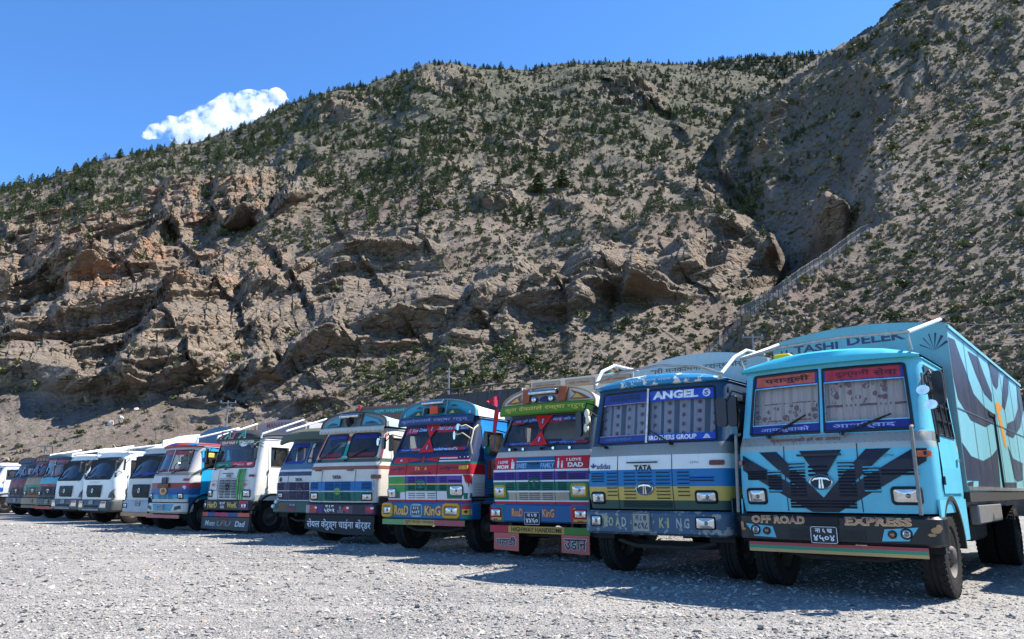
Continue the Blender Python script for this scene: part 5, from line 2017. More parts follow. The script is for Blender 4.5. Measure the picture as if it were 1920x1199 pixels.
    co, cmap = curtain(t, 1.98, 2.62, P(196, 192, 200, rough=0.9, dirt=0.15))
    leaf = [(0, 0.05), (0.012, 0.02), (0.04, 0.03), (0.022, 0.0), (0.045, -0.015), (0.012, -0.02), (0.004, -0.045), (-0.004, -0.045), (-0.012, -0.02), (-0.045, -0.015), (-0.022, 0.0), (-0.04, 0.03), (-0.012, 0.02)]
    lv = []
    for i in range(9):
        for j in range(4):
            cx, cz = -0.95 + i * 0.235, 2.08 + j * 0.14 + (i % 2) * 0.05
            lv.append([(cx + a * 0.95, cz + b * 0.95) for a, b in leaf])
    decal('curtain_leaf', lv, P(132, 62, 66, rough=0.9, dirt=0.1), cmap, 0, co)
    for i in range(9):
        x = -0.83 + i * 0.235
        decal('curtain_stripe', rect(x - 0.035, x + 0.035, 1.98, 2.62), P(98, 100, 122, rough=0.9, dirt=0.1), cmap, -0.002, co, 0.03)
    t.wiper(0.35, -0.02, 1.92, 2.13)
    t.wiper(-0.78, -1.06, 1.9, 1.99)
    B = t.B
    t.headlight(-0.96, 0.79, 0.2, 0.17, TRIM, 0.03, B, 'bumper_lamp', t.bump, 0.02)
    t.headlight(0.84, 0.79, 0.3, 0.18, TRIM, 0.03, B, 'bumper_lamp', t.bump, 0.02)
    for ch, x in (('R', -0.78), ('O', -0.69), ('A', -0.57), ('D', -0.46), ('K', 0.17), ('I', 0.27), ('N', 0.44), ('G', 0.56)):
        text(ch, x, 0.78, 0.08 if ch != 'I' else 0.03, 0.14, ink(176, 174, 120) if ch in 'ROAKI' else ink(168, 170, 165), B.m, 0.004, t.bump, 0.03)
    t.plate(-0.16, 0.78, 0.3, 0.28, 'ना ८ ख', '७८९८', bgm=P(160, 158, 150), inkm=BLACK_INK)
    # curved pipes
    t.tube('roof_rail', [(-1.07, 0.24, 2.86), (-1.05, 0.2, 2.95), (-0.5, 0.12, 3.08), (0.2, 0.12, 3.12), (0.8, 0.16, 3.05), (1.12, 0.22, 2.92), (1.13, 0.24, 2.84)], 0.018, ALU)
    t.tube('roof_stay', [(-1.05, 0.24, 2.92), (-1.1, 0.55, 3.2), (-1.12, 1.0, 3.36), (-1.15, 1.86, 3.38)], 0.028, WHITEPIPE)
    t.tube('roof_stay', [(1.12, 0.24, 2.92), (1.15, 0.7, 3.22), (1.16, 1.2, 3.4), (1.2, 1.86, 3.42)], 0.028, WHITEPIPE)
    t.mirror(1.3, 2.35, 0.12, (0.09, 0.22), (1.13, 0.4, 2.66))
    t.mirror(-1.3, 2.3, 0.12, (0.08, 0.2), (-1.13, 0.4, 2.6))
    text('श्री मनकामना ट्रान्सपोर्ट', 0.0, 3.33, 1.8, 0.13, ink(96, 84, 60), fm, 0.004, bo, 0.02)
    text('आ. प्रकाशमान सदन', -0.1, 2.9, 0.9, 0.05, ink(190, 200, 206), lambda a, b, d: (a, S.y(a, 2.86) - 0.125 - d, b), 0.006, t.root, 0.01)
    return t


# ------------------------------------------------------------------ ornaments shared by the decorated cabs
def triangles(t, x, zt, zb, ztip, par, stripe=True):
    S = t.S
    R = P(206, 52, 52, rough=0.35, dirt=0.12)
    for (zo, sg) in ((zt, 1), (zb, -1)):
        out = [(x - 0.21, zo), (x + 0.21, zo), (x, ztip)]
        inn = [(x - 0.11, zo - sg * 0.055), (x + 0.11, zo - sg * 0.055), (x, ztip + sg * 0.12)]
        if sg < 0:
            out, inn = out[::-1], inn[::-1]
        mb = MB().prism(out, lambda a, b, d: S.m(a, b, d), 0.02, 0.035)
        o = mb.build('warning_triangle', R, par)
        decal('triangle_centre', inn, P(176, 46, 48), S.m, 0.04, o)
        for k in (-0.03, 0.0, 0.03):
            zc = zo - sg * 0.11
            decal('triangle_stripe', rect(x + k - 0.009, x + k + 0.009, zc - 0.045, zc + 0.045), ink(60, 90, 160) if k else WHITE_INK, S.m, 0.044, o)


def crest_drum(t, cp, mp, x0, x1, z, r):
    mb = MB().tube([mp(x0, z, 0.1), mp((x0 + x1) / 2, z, 0.1), mp(x1, z, 0.1)], r, n=14)
    o = mb.build('crest_drum', CHROME, cp, True)
    for x in (x0 + 0.03, x1 - 0.03):
        MB().tube([mp(x - 0.02, z, 0.1), mp(x + 0.02, z, 0.1)], r * 1.1, n=14).build('drum_band', CHROME, o, True)


# ------------------------------------------------------------------ truck: HIGHWAY HANDSOME
def truck_handsome():
    t = Truck('red, purple and green truck with HIGHWAY HANDSOME plank, salmon mud flaps and brown crest', 0.48, 14.5, -36.5, RAKED, 0.14)
    S = t.S
    RED, PUR, GRN, BLU, WH = P(196, 48, 58, dirt=0.15), P(78, 56, 128, dirt=0.15), P(24, 106, 88, dirt=0.18), P(26, 78, 140, dirt=0.15), P(226, 224, 218, dirt=0.15)
    GREY = P(74, 84, 104, dirt=0.25)
    t.cab([(0.97, 1.04, RED), (1.04, 1.41, GRN), (1.41, 1.44, WH), (1.44, 1.6, PUR), (1.6, 1.64, WH), (1.64, 1.88, RED), (1.88, 1.99, P(190, 182, 168, dirt=0.4)), (1.99, 2.8, GREY)],
          [(-1, -0.1, 2.1, 2.66), (-0.02, 1, 2.1, 2.66)], side=P(60, 40, 50))
    ws = [t.pane(-1, -0.1, 2.1, 2.66, 0.06, GREY), t.pane(-0.02, 1, 2.1, 2.66, 0.06, GREY)]
    # front livery
    wrap_decal(t, -0.54, 0.36, 1.64, 1.875, BLU)
    decal('painted_line', rect(-0.54, 0.36, 1.785, 1.8), WH, S.m, 0.006, t.root, 0.1)
    text('SWEET', -0.4, 1.71, 0.26, 0.09, ink(150, 190, 225), S.m, 0.008, t.root, 0.02)
    text('FAMILY', 0.2, 1.71, 0.3, 0.09, ink(150, 190, 225), S.m, 0.008, t.root, 0.02)
    MB().box(-0.24, 0.0, -0.012, 0.02, 1.74, 1.765).build('bonnet_handle', TRIM, t.root)
    text('I LOVE', -0.88, 1.79, 0.26, 0.055, WHITE_INK, S.m, 0.008, t.root, 0.04)
    text('MOM', -0.88, 1.7, 0.3, 0.075, WHITE_INK, S.m, 0.008, t.root, 0.05)
    text('I LOVE', 0.76, 1.81, 0.3, 0.055, WHITE_INK, S.m, 0.008, t.root, 0.04)
    text('DAD', 0.8, 1.715, 0.32, 0.085, WHITE_INK, S.m, 0.008, t.root, 0.05)
    for x, k in ((-0.64, 1), (-0.6, 0.7), (0.44, 1), (0.52, 0.65)):
        decal('figure_mark', [ellipse(x, 1.68 + 0.14 * k, 0.016, 0.02, 8), [(x - 0.022, 1.68 + 0.11 * k), (x + 0.022, 1.68 + 0.11 * k), (x + 0.018, 1.66), (x - 0.018, 1.66)]], WHITE_INK, S.m, 0.008, t.root)
    frame = [(-1.1, 1.62), (-1.13, 1.05), (-0.7, 1.05), (-0.64, 1.22), (-0.5, 1.24), (0.42, 1.24), (0.56, 1.22), (0.64, 1.05), (1.1, 1.05), (1.12, 1.62)]
    wrap_decal(t, -0.72, 0.66, 1.07, 1.215, P(176, 160, 142))
    for q in (rect(-0.74, 0.68, 1.215, 1.245), rect(-1.12, 1.12, 1.045, 1.07)):
        decal('painted_line', q, WH, S.m, 0.006, t.root, 0.1)
    t.slots(STD_SLOTS(1.465, 1.575, 4) + [(-0.95, 0.14, half(1.465, 1.575, 4)), (0.83, 0.17, half(1.465, 1.54, 3))], PUR, 0.016)
    t.slots(STD_SLOTS(1.27, 1.385, 4), GRN, 0.016)
    t.slots([(-0.36, 0.1, half(1.085, 1.195, 4)), (-0.1, 0.12, half(1.085, 1.195, 4)), (0.2, 0.11, half(1.085, 1.195, 4))], P(176, 160, 142), 0.014)
    t.seams((-0.54, 0.36), 0.98, 1.88)
    t.badge(-0.09, 1.4, 0.13, 0.085, GRN)
    YEL = P(214, 176, 76)
    t.headlight(-0.95, 1.235, 0.31, 0.24, YEL, 0.06, ring=0.045)
    t.headlight(0.87, 1.25, 0.35, 0.25, YEL, 0.06, ring=0.045)
    t.indicator(1.08, 1.72, 0.06, 0.09, plain('brown_lens', (120, 62, 40), 0.3))
    t.indicator(-1.14, 1.72, 0.05, 0.09, plain('brown_lens', (120, 62, 40), 0.3))
    # windscreen writing
    for i, (a0, a1, tx, bx) in enumerate(((-0.97, -0.13, 'जय श्री पुरीमा', 'कुलदेवता'), (0.02, 0.97, 'माई की जय', 'आशिर्वाद'))):
        decal('windscreen_film', rect(a0, a1, 2.56, 2.655), ink(44, 60, 120), S.ms, 0.004, ws[i], 0.12)
        decal('windscreen_film', rect(a0, (a0 + a1) / 2 - 0.05, 2.54, 2.6), ink(170, 44, 60), S.ms, 0.006, ws[i], 0.12)
        decal('windscreen_film', rect(a0, a1, 2.105, 2.17), ink(36, 44, 110), S.ms, 0.004, ws[i], 0.12)
        decal('windscreen_film', rect(a1 - 0.3, a1, 2.105, 2.16), ink(160, 40, 56), S.ms, 0.006, ws[i], 0.12)
        cx = (a0 + a1) / 2 * 0.92
        text(tx, cx, 2.6, 0.62, 0.075, ink(150, 180, 225), S.m, 0.01, ws[i], 0.02)
        text(bx, cx, 2.14, 0.6, 0.055, ink(110, 140, 210), S.m, 0.01, ws[i], 0.02)
    triangles(t, -0.06, 2.68, 2.1, 2.38, t.root)
    t.wiper(0.05, 0.35, 2.03, 2.12)
    t.wiper(-0.6, -0.9, 2.03, 2.1)
    for x in (-0.75, -0.4, 0.3, 0.65):
        MB().lathe([(-0.03, 0.0), (-0.03, 0.028), (0.02, 0.03)], S.m(x, 2.03, 0.02), 10, 0, 'y').build('washer_nozzle', CHROME, t.root, True)
    # crown
    cp, mp, arc = t.crest(2.78, 0.46, 1.1, 0.22, P(214, 206, 194, dirt=0.25), P(160, 140, 110))
    t.cap.build('crest_canopy', P(190, 186, 176), cp, True)
    GB = MB().grid(lambda a, b: mp(a, b, 0.06 if 2.72 < b < 2.9 else 0.02), list(np.linspace(-1.09, 1.09, 12)), [2.7, 2.73, 2.89, 2.92])
    gb = GB.build('crest_board', P(88, 128, 42, dirt=0.15), cp)
    text('कुल देवताले रक्षा गरुन्', 0.0, 2.815, 1.9, 0.12, ink(226, 196, 70), mp, 0.068, gb, 0.015)
    for sx in (-1, 1):
        MB().prism([(sx * 0.34, 2.93), (sx * 0.5, 2.93), (sx * 0.52, 3.2), (sx * 0.33, 3.22)][::sx], lambda a, b, d: mp(a, b, d), 0.005, 0.07).build('crest_pillar', P(160, 84, 52), cp)
        dec = [(sx * 0.56, 2.96), (sx * 1.0, 2.95), (sx * 0.8, 3.06), (sx * 0.56, 3.14), (sx * 0.66, 3.05)][::sx]
        decal('crest_flourish', dec, P(150, 84, 52), mp, 0.008, cp)
        decal('crest_flourish', [(sx * 0.62, 2.98), (sx * 0.86, 2.97), (sx * 0.7, 3.07)][::sx], P(216, 170, 90), mp, 0.014, cp)
        MB().lathe([(-0.06, 0.0), (-0.05, 0.05), (0.0, 0.065), (0.04, 0.06)], mp(sx * 0.2, 2.99, 0.05), 14, 0, 'y').build('crest_lamp', CHROME, cp, True)
    crest_drum(t, cp, mp, -0.32, 0.32, 3.12, 0.055)
    decal('crest_centre', ellipse(0, 2.99, 0.12, 0.06, 12), ink(60, 44, 90), mp, 0.012, cp)
    # bumper
    t.bumper(BLU, [(0.66, 1.18, 0.04, 0.02), (0.69, 1.22, 0.0, 0.02), (0.97, 1.22, 0.0, 0.02), (1.0, 1.18, 0.04, 0.02)])
    B = t.B
    for sx, x in ((-1, -1.0), (1, 0.92)):
        for p, c in ((rect(x - 0.2, x + 0.2, 0.67, 0.99), YEL), (rect(x - 0.2, x - 0.14, 0.69, 0.97), RED), (rect(x + 0.14, x + 0.2, 0.69, 0.97), GRN), (rect(x - 0.06, x + 0.06, 0.69, 0.72), RED)):
            decal('painted_panel', p, c, B.m, 0.004 if c is YEL else 0.007, t.bump, 0.1)
        t.headlight(x, 0.83, 0.28, 0.18, RED, 0.03, B, 'bumper_lamp', t.bump, 0.03)
    for body, cx in (('RoaD', -0.47), ('KinG', 0.24)):
        text(body, cx, 0.84, 0.27, 0.16, ink(196, 60, 56), B.m, 0.005, t.bump, 0.06)
        text(body, cx, 0.84, 0.25, 0.14, ink(226, 170, 90), B.m, 0.009, t.bump, 0.01)
    t.plate(-0.12, 0.74, 0.36, 0.24, 'ना ६ ख', '४४६०', bgm=P(30, 34, 50), edge=WHITE_INK)
    po, fl = t.plank(0.465, 0.595, -1.16, 1.16, [(-1.16, -0.72, 0.467, 0.593, P(190, 44, 66)), (-0.72, 0.55, 0.467, 0.593, P(206, 158, 70)), (0.55, 1.16, 0.467, 0.593, P(64, 120, 44))])
    text('HIGHWAY HANDSOME', -0.07, 0.53, 1.15, 0.085, BLACK_INK, fl, 0.009, po, 0.02)
    SAL = P(206, 104, 92, dirt=0.2)
    for x0, x1, tx in ((-1.06, -0.47, 'पहाडी'), (0.49, 1.08, 'उडान')):
        fo, fm_ = t.flap([(x0, 0.15), (x1, 0.13), (x1, 0.46), (x0, 0.46)], SAL)
        text(tx, (x0 + x1) / 2, 0.3, 0.48, 0.2, ink(226, 220, 214), fm_, 0.004, fo, 0.05)
        text(tx, (x0 + x1) / 2, 0.3, 0.46, 0.185, BLACK_INK, fm_, 0.008, fo, 0.02)
    for x, z in ((1.1, 2.62), (1.12, 2.5), (1.08, 2.36)):
        t.mirror(x, z, 0.02, (0.055, 0.08), (1.06, 0.45, 2.6), round_=True, face=P(220, 214, 190))
    t.mirror(-1.32, 2.25, 0.1, (0.09, 0.14), (-1.06, 0.4, 2.4))
    # load bed with carved boards
    bo, fm = t.body(1.6, 8.0, 1.2, 3.6, 1.26, 0.0, P(196, 184, 166, dirt=0.3), P(184, 160, 150), 7, rib_mat=P(170, 60, 66))
    for x in (-0.85, 0.0, 0.85):
        MB().box(x - 0.36, x + 0.36, 1.57, 1.597, 3.4, 3.55, c=0.01).build('carved_panel', P(150, 132, 112), bo)
        text('श्री गणेशाय', x, 3.47, 0.5, 0.07, ink(120, 50, 40), lambda a, b, d: (a, 1.57 - d, b), 0.004, bo, 0.01)
    for i, c in enumerate(((190, 60, 70), (70, 60, 120), (210, 180, 90))):
        MB().box(1.264, 1.29, 1.9 + 0.5 * i, 2.3 + 0.5 * i, 3.28, 3.54, c=0.01).build('painted_board', P(*c), bo)
    tp_ = MB().grid(lambda a, b: (a, b, 3.62 + 0.2 * max(0, 1 - ((a - 0.1) / 0.45) ** 2) * max(0, 1 - ((b - 3.0) / 0.8) ** 2) + 0.02 * math.sin(9 * a) * math.cos(7 * b)), list(np.linspace(-0.4, 0.6, 10)), list(np.linspace(2.3, 3.7, 8)))
    tp_.build('green_tarpaulin', P(58, 190, 160, rough=0.5), bo, True)
    t.gear(arch_mat=P(40, 30, 36))
    return t


# ------------------------------------------------------------------ truck: ROAD KING in red and green with blue crown
def truck_roadking():
    t = Truck('red and green RoaD KinG truck with flag stripes and light blue painted crest', -1.9, 16.46, -35.0, RAKED, 0.14)
    S = t.S
    RED, GRN, PUR, WH, NB = P(176, 40, 52, dirt=0.15), P(28, 104, 84, dirt=0.18), P(88, 66, 140, dirt=0.15), P(222, 220, 214, dirt=0.15), P(34, 44, 92, dirt=0.2)
    BLU = P(24, 112, 206, rough=0.3, dirt=0.15)
    t.cab([(0.97, 1.06, RED), (1.06, 1.58, WH), (1.58, 1.79, RED), (1.79, 1.84, GRN), (1.84, 2.02, NB), (2.02, 2.8, NB)], [(-1, -0.06, 2.08, 2.66), (-0.01, 1, 2.08, 2.66)], side=BLU, zd=(1.12, 2.62), zw=(2.0, 2.5))
    ws = [t.pane(-1, -0.06, 2.08, 2.66, 0.05, NB), t.pane(-0.01, 1, 2.08, 2.66, 0.05, NB)]
    # flags on the cowl
    decal('painted_flag', [(-1.0, 1.845), (-0.52, 1.845), (-0.52, 1.965), (-0.94, 1.965)], P(206, 52, 52), S.m, 0.003, t.root, 0.1)
    decal('flag_emblem', [[(-0.78, 1.9), (-0.74, 1.875), (-0.7, 1.9), (-0.72, 1.93), (-0.74, 1.9), (-0.76, 1.93)]], WHITE_INK, S.m, 0.006, t.root)
    for p in ([(-0.5, 1.93), (-0.5, 1.955), (-0.06, 1.912), (0.36, 1.958), (0.36, 1.93), (-0.06, 1.9)], [(-0.5, 1.86), (-0.5, 1.885), (-0.06, 1.915), (0.36, 1.885), (0.36, 1.86), (-0.06, 1.895)], rect(-0.09, -0.04, 1.845, 1.965), rect(-0.5, 0.36, 1.893, 1.918)):
        decal('flag_cross', p, P(206, 52, 60), S.m, 0.005, t.root, 0.1)
    for i, c in enumerate((WH, RED, WH, RED)):
        decal('flag_stripe', rect(0.38, 1.14, 1.85 + 0.03 * i, 1.878 + 0.03 * i), c, S.m, 0.004, t.root, 0.08)
    decal('flag_canton', rect(0.84, 1.14, 1.905, 1.972), NB, S.m, 0.007, t.root, 0.08)
    for x in (0.9, 1.0, 1.08):
        decal('flag_star', ellipse(x, 1.94, 0.014, 0.014, 5), WHITE_INK, S.m, 0.01, t.root)
    # coloured grille field
    wrap_decal(t, -1.09, -0.56, 1.22, 1.55, P(62, 138, 66))
    wrap_decal(t, -0.56, 1.0, 1.4, 1.555, PUR)
    wrap_decal(t, -0.56, 1.0, 1.24, 1.375, GRN)
    decal('painted_line', rect(-1.09, 1.0, 1.373, 1.4), P(222, 176, 90), S.m, 0.005, t.root, 0.1)
    wrap_decal(t, -1.09, -0.72, 1.085, 1.24, GRN, 0.004)
    wrap_decal(t, 0.62, 1.0, 1.085, 1.26, GRN, 0.004)
    wrap_decal(t, 1.04, 1.18, 1.08, 1.2, GRN, 0.004)
    drip = [(1.02, 1.575), (1.185, 1.575), (1.185, 1.36), (1.165, 1.42), (1.15, 1.3), (1.135, 1.42), (1.12, 1.37), (1.1, 1.44), (1.08, 1.4), (1.06, 1.5)]
    decal('painted_drip', drip, RED, S.m, 0.004, t.root, 0.05)
    t.slots([(-0.36, 0.1, half(1.425, 1.53, 4)), (-0.1, 0.12, half(1.425, 1.53, 4)), (0.2, 0.11, half(1.425, 1.53, 4)), (0.52, 0.09, half(1.425, 1.53, 4)), (0.83, 0.17, half(1.43, 1.455, 2))], PUR, 0.016)
    t.slots([(-0.36, 0.1, half(1.265, 1.355, 4)), (-0.1, 0.12, half(1.265, 1.355, 4)), (0.2, 0.11, half(1.265, 1.355, 4)), (0.52, 0.09, half(1.265, 1.355, 4))], GRN, 0.016)
    t.slots([(-0.36, 0.1, half(1.1, 1.19, 3)), (-0.1, 0.12, half(1.1, 1.19, 3)), (0.2, 0.11, half(1.1, 1.19, 3))], WH, 0.016)
    t.seams((-0.55, 0.34), 0.98, 1.84)
    t.badge(-0.08, 1.39, 0.13, 0.085, P(60, 130, 110))
    for ch, x in (('T', -0.25), ('A', -0.17), ('T', -0.07), ('A', 0.03)):
        text(ch, x, 1.715, 0.075, 0.07, ink(230, 196, 80) if x != -0.07 else ink(90, 60, 90), S.m, 0.006, t.root, 0.04)
    MB().box(-0.4, 0.18, -0.01, 0.014, 1.6, 1.622).build('bonnet_handle', TRIM, t.root)
    for x0, x1 in ((-0.98, -0.64), (0.42, 0.92)):
        z = 1.7
        decal('painted_rifle', [[(x0, z - 0.02), (x0 + 0.1, z), (x0 + 0.1, z + 0.03), (x0, z + 0.02)], rect(x0 + 0.1, x1, z + 0.005, z + 0.028), rect(x0 + 0.2, x0 + 0.23, z - 0.04, z + 0.005), rect(x0 + 0.14, x0 + 0.26, z + 0.028, z + 0.045)], ink(40, 20, 24), S.m, 0.006, t.root)
    t.headlight(-0.97, 1.2, 0.29, 0.23, P(120, 130, 124), 0.07, ring=0.03)
    t.headlight(0.86, 1.25, 0.36, 0.24, P(70, 100, 92), 0.06, ring=0.03)
    t.indicator(1.02, 1.72, 0.2, 0.08, plain('yellow_lens', (212, 160, 52), 0.3))
    for i, (a0, a1) in enumerate(((-0.98, -0.09), (0.02, 0.98))):
        decal('windscreen_film', rect(a0, a1, 2.52, 2.655), ink(38, 56, 130), S.ms, 0.004, ws[i], 0.12)
        p0 = (a0 + 0.02, a0 + 0.45) if i == 0 else (a0 + 0.12, a0 + 0.6)
        decal('windscreen_film', rect(p0[0], p0[1], 2.49, 2.62), ink(190, 40, 52), S.ms, 0.006, ws[i], 0.12)
        decal('windscreen_film', rect(a0, a1, 2.085, 2.16), ink(30, 50, 150), S.ms, 0.004, ws[i], 0.12)
        decal('windscreen_film', rect((a0 + a1) / 2, a1 - 0.05, 2.085, 2.16), ink(180, 40, 50), S.ms, 0.006, ws[i], 0.12)
    text('E. Slow Drive', -0.5, 2.57, 0.6, 0.08, ink(200, 215, 240), S.m, 0.01, ws[0], 0.015, 0.3)
    text('Phali Lake Ki Saathi', 0.5, 2.585, 0.8, 0.08, ink(200, 215, 240), S.m, 0.01, ws[1], 0.015, 0.3)
    text('Royal Youth', -0.55, 2.12, 0.6, 0.055, ink(150, 175, 235), S.m, 0.01, ws[0], 0.015, 0.3)
    text("Aashirwad's", 0.4, 2.125, 0.75, 0.07, ink(210, 220, 245), S.m, 0.01, ws[1], 0.02, 0.3)
    triangles(t, -0.03, 2.68, 2.06, 2.38, t.root)
    # crown
    cp, mp, arc = t.crest(2.82, 0.4, 1.08, 0.3, P(62, 140, 176, dirt=0.2), P(96, 120, 140))
    t.cap.build('crest_canopy', P(214, 214, 206), cp, True)
    gb = MB().grid(lambda a, b: mp(a, b, 0.05 if 2.68 < b < 2.84 else 0.01), list(np.linspace(-1.09, 1.09, 12)), [2.66, 2.69, 2.83, 2.86]).build('crest_board', P(52, 58, 104, dirt=0.2), cp)
    text('कुलदेवताले रक्षा गरुन्', 0.0, 2.762, 1.95, 0.1, ink(150, 150, 190), mp, 0.056, gb, 0.012)
    for sx in (-1, 1):
        decal('crest_scene', [(sx * 0.36, 2.89), (sx * 0.86, 2.88), (sx * 0.62, 2.99), (sx * 0.36, 3.0)][::sx], P(40, 74, 62), mp, 0.006, cp)
        decal('crest_scene', [(sx * 0.42, 2.9), (sx * 0.56, 2.9), (sx * 0.5, 2.97)][::sx], P(196, 170, 110), mp, 0.012, cp)
        decal('crest_scene', [(sx * 0.4, 3.06), (sx * 0.6, 3.05), (sx * 0.5, 3.1)][::sx], P(34, 52, 60), mp, 0.006, cp)
        decal('crest_scene', [(sx * 0.9, 2.89), (sx * 0.98, 2.89), (sx * 0.94, 2.95)][::sx], P(206, 190, 140), mp, 0.008, cp)
        MB().tube([mp(sx * 0.33, 2.88, 0.02), mp(sx * 0.33, 3.2, 0.02)], 0.016, n=6).build('crest_divider', ALU, cp)
    crest_drum(t, cp, mp, -0.32, 0.3, 3.15, 0.045)
    MB().box(-0.1, 0.14, 0.26, 0.32, 2.9, 3.08, c=0.01).build('crest_picture', P(196, 80, 50), cp)
    MB().lathe([(-0.05, 0.0), (-0.04, 0.06), (0.03, 0.07)], mp(-0.2, 2.98, 0.04), 10, 0, 'y').build('crest_tassel', BLACK, cp, True)
    MB().lathe([(-0.05, 0.0), (-0.04, 0.05), (0.03, 0.06)], mp(0.22, 2.98, 0.04), 10, 0, 'y').build('crest_tassel', BLACK, cp, True)
    # bumper
    t.bumper(P(24, 88, 150, dirt=0.15), [(0.66, 1.2, 0.04, 0.02), (0.69, 1.24, 0.0, 0.02), (0.98, 1.24, 0.0, 0.02), (1.01, 1.2, 0.04, 0.02)])
    B = t.B
    OR = P(222, 160, 60, dirt=0.12)
    for x, w in ((-1.03, 0.36), (0.79, 0.46)):
        MB().tube([B.m(a, b, 0.012) for a, b in rrect(x, 0.84, w - 0.06, 0.24, 0.06, 5)], 0.035, closed=True, n=8).build('lamp_surround', OR, t.bump, True)
        t.headlight(x, 0.84, w - 0.12, 0.17, ALU, 0.02, B, 'bumper_lamp', t.bump, 0.02)
    for body, cx, w in (('RoaD', -0.6, 0.42), ('KinG', 0.29, 0.44)):
        text(body, cx, 0.84, w + 0.02, 0.22, ink(140, 50, 40), B.m, 0.005, t.bump, 0.06)
        text(body, cx, 0.84, w, 0.2, ink(232, 176, 70), B.m, 0.01, t.bump, 0.03)
    decal('painted_panel', rrect(-0.17, 0.84, 0.34, 0.27, 0.08, 5), P(150, 190, 210), B.m, 0.004, t.bump)
    t.plate(-0.17, 0.84, 0.27, 0.21, 'बा ४ ख', '६०४१')
    for z0, z1, c in ((0.88, 0.97, RED), (0.77, 0.88, OR), (0.69, 0.77, GRN)):
        decal('painted_panel', rect(1.06, 1.235, z0, z1), c, B.m, 0.004, t.bump, 0.04)
    decal('painted_diamond', [(1.1, 0.83), (1.15, 0.79), (1.2, 0.83), (1.15, 0.87)], BLACK_INK, B.m, 0.008, t.bump)
    po, fl = t.plank(0.535, 0.65, -1.2, 1.1, [(-1.2, -0.55, 0.537, 0.648, P(116, 158, 96)), (-0.55, 0.3, 0.537, 0.648, P(196, 160, 92)), (0.3, 1.1, 0.537, 0.648, P(170, 84, 88))])
    text('शुभ यात्रा भगवान', -0.12, 0.592, 0.8, 0.075, ink(90, 50, 30), fl, 0.009, po, 0.01)
    # mirrors on bent arms
    t.tube('mirror_arm', [(1.08, 0.5, 2.62), (1.16, 0.25, 2.52), (1.2, 0.1, 2.2), (1.17, 0.2, 2.0)], 0.016, P(214, 200, 160))
    t.mirror(0.95, 2.55, 0.0, (0.06, 0.07), (1.15, 0.3, 2.5), P(214, 200, 160), True)
    t.mirror(0.86, 2.38, 0.0, (0.05, 0.09), (1.18, 0.16, 2.3), P(214, 200, 160), True)
    t.mirror(-1.35, 2.3, 0.15, (0.08, 0.13), (-1.08, 0.45, 2.45))
    MB().box(1.17, 1.3, 0.62, 0.66, 2.0, 2.35, c=0.02).build('door_mirror', P(24, 100, 80), t.root)
    # lower door window and striped mudguard
    MB().prism([(0.66, 1.5), (1.36, 1.5), (1.4, 1.9), (1.0, 1.96), (0.66, 1.86)], lambda a, b, d: (1.215 + d, a, b), 0, 0.01).build('lower_door_window', GLASSD, t.root)
    t.gear(arch_mat=P(26, 30, 44))
    for i in range(7):
        MB().box(1.196, 1.204, 0.24, 1.78, 1.02 + 0.06 * i - 0.004, 1.02 + 0.06 * i + 0.006).build('painted_line', P(150, 160, 180), t.root)
    bo, fm = t.body(1.85, 8.2, 1.2, 3.56, 1.26, 0.0, P(34, 36, 44), P(206, 202, 190), 7, rib_mat=P(80, 86, 100))
    for x in (-0.9, 0.0, 0.9):
        t.tube('luggage_rack', [(x - 0.4, 1.8, 3.5), (x - 0.4, 1.8, 3.68), (x + 0.4, 1.8, 3.68), (x + 0.4, 1.8, 3.5)], 0.018, STEEL, bo)
    t.tube('luggage_rack', [(-1.25, 1.82, 3.68), (1.25, 1.82, 3.68)], 0.02, STEEL, bo)
    t.tube('luggage_rack', [(1.25, 1.82, 3.68), (1.27, 5.0, 3.7)], 0.02, STEEL, bo)
    for i in range(4):
        MB().box(1.262, 1.285, 2.05 + 0.75 * i, 2.65 + 0.75 * i, 3.26, 3.5, c=0.01).build('painted_board', P(222, 220, 210), bo)
        MB().box(1.286, 1.294, 2.15 + 0.75 * i, 2.55 + 0.75 * i, 3.32, 3.44).build('board_sign', P(208, 176, 64), bo)
    for x in np.linspace(-1.2, 1.2, 9):
        MB().box(x - 0.02, x + 0.02, 1.845, 1.849, 3.2, 3.55).build('body_slat', STEEL, bo)
    return t


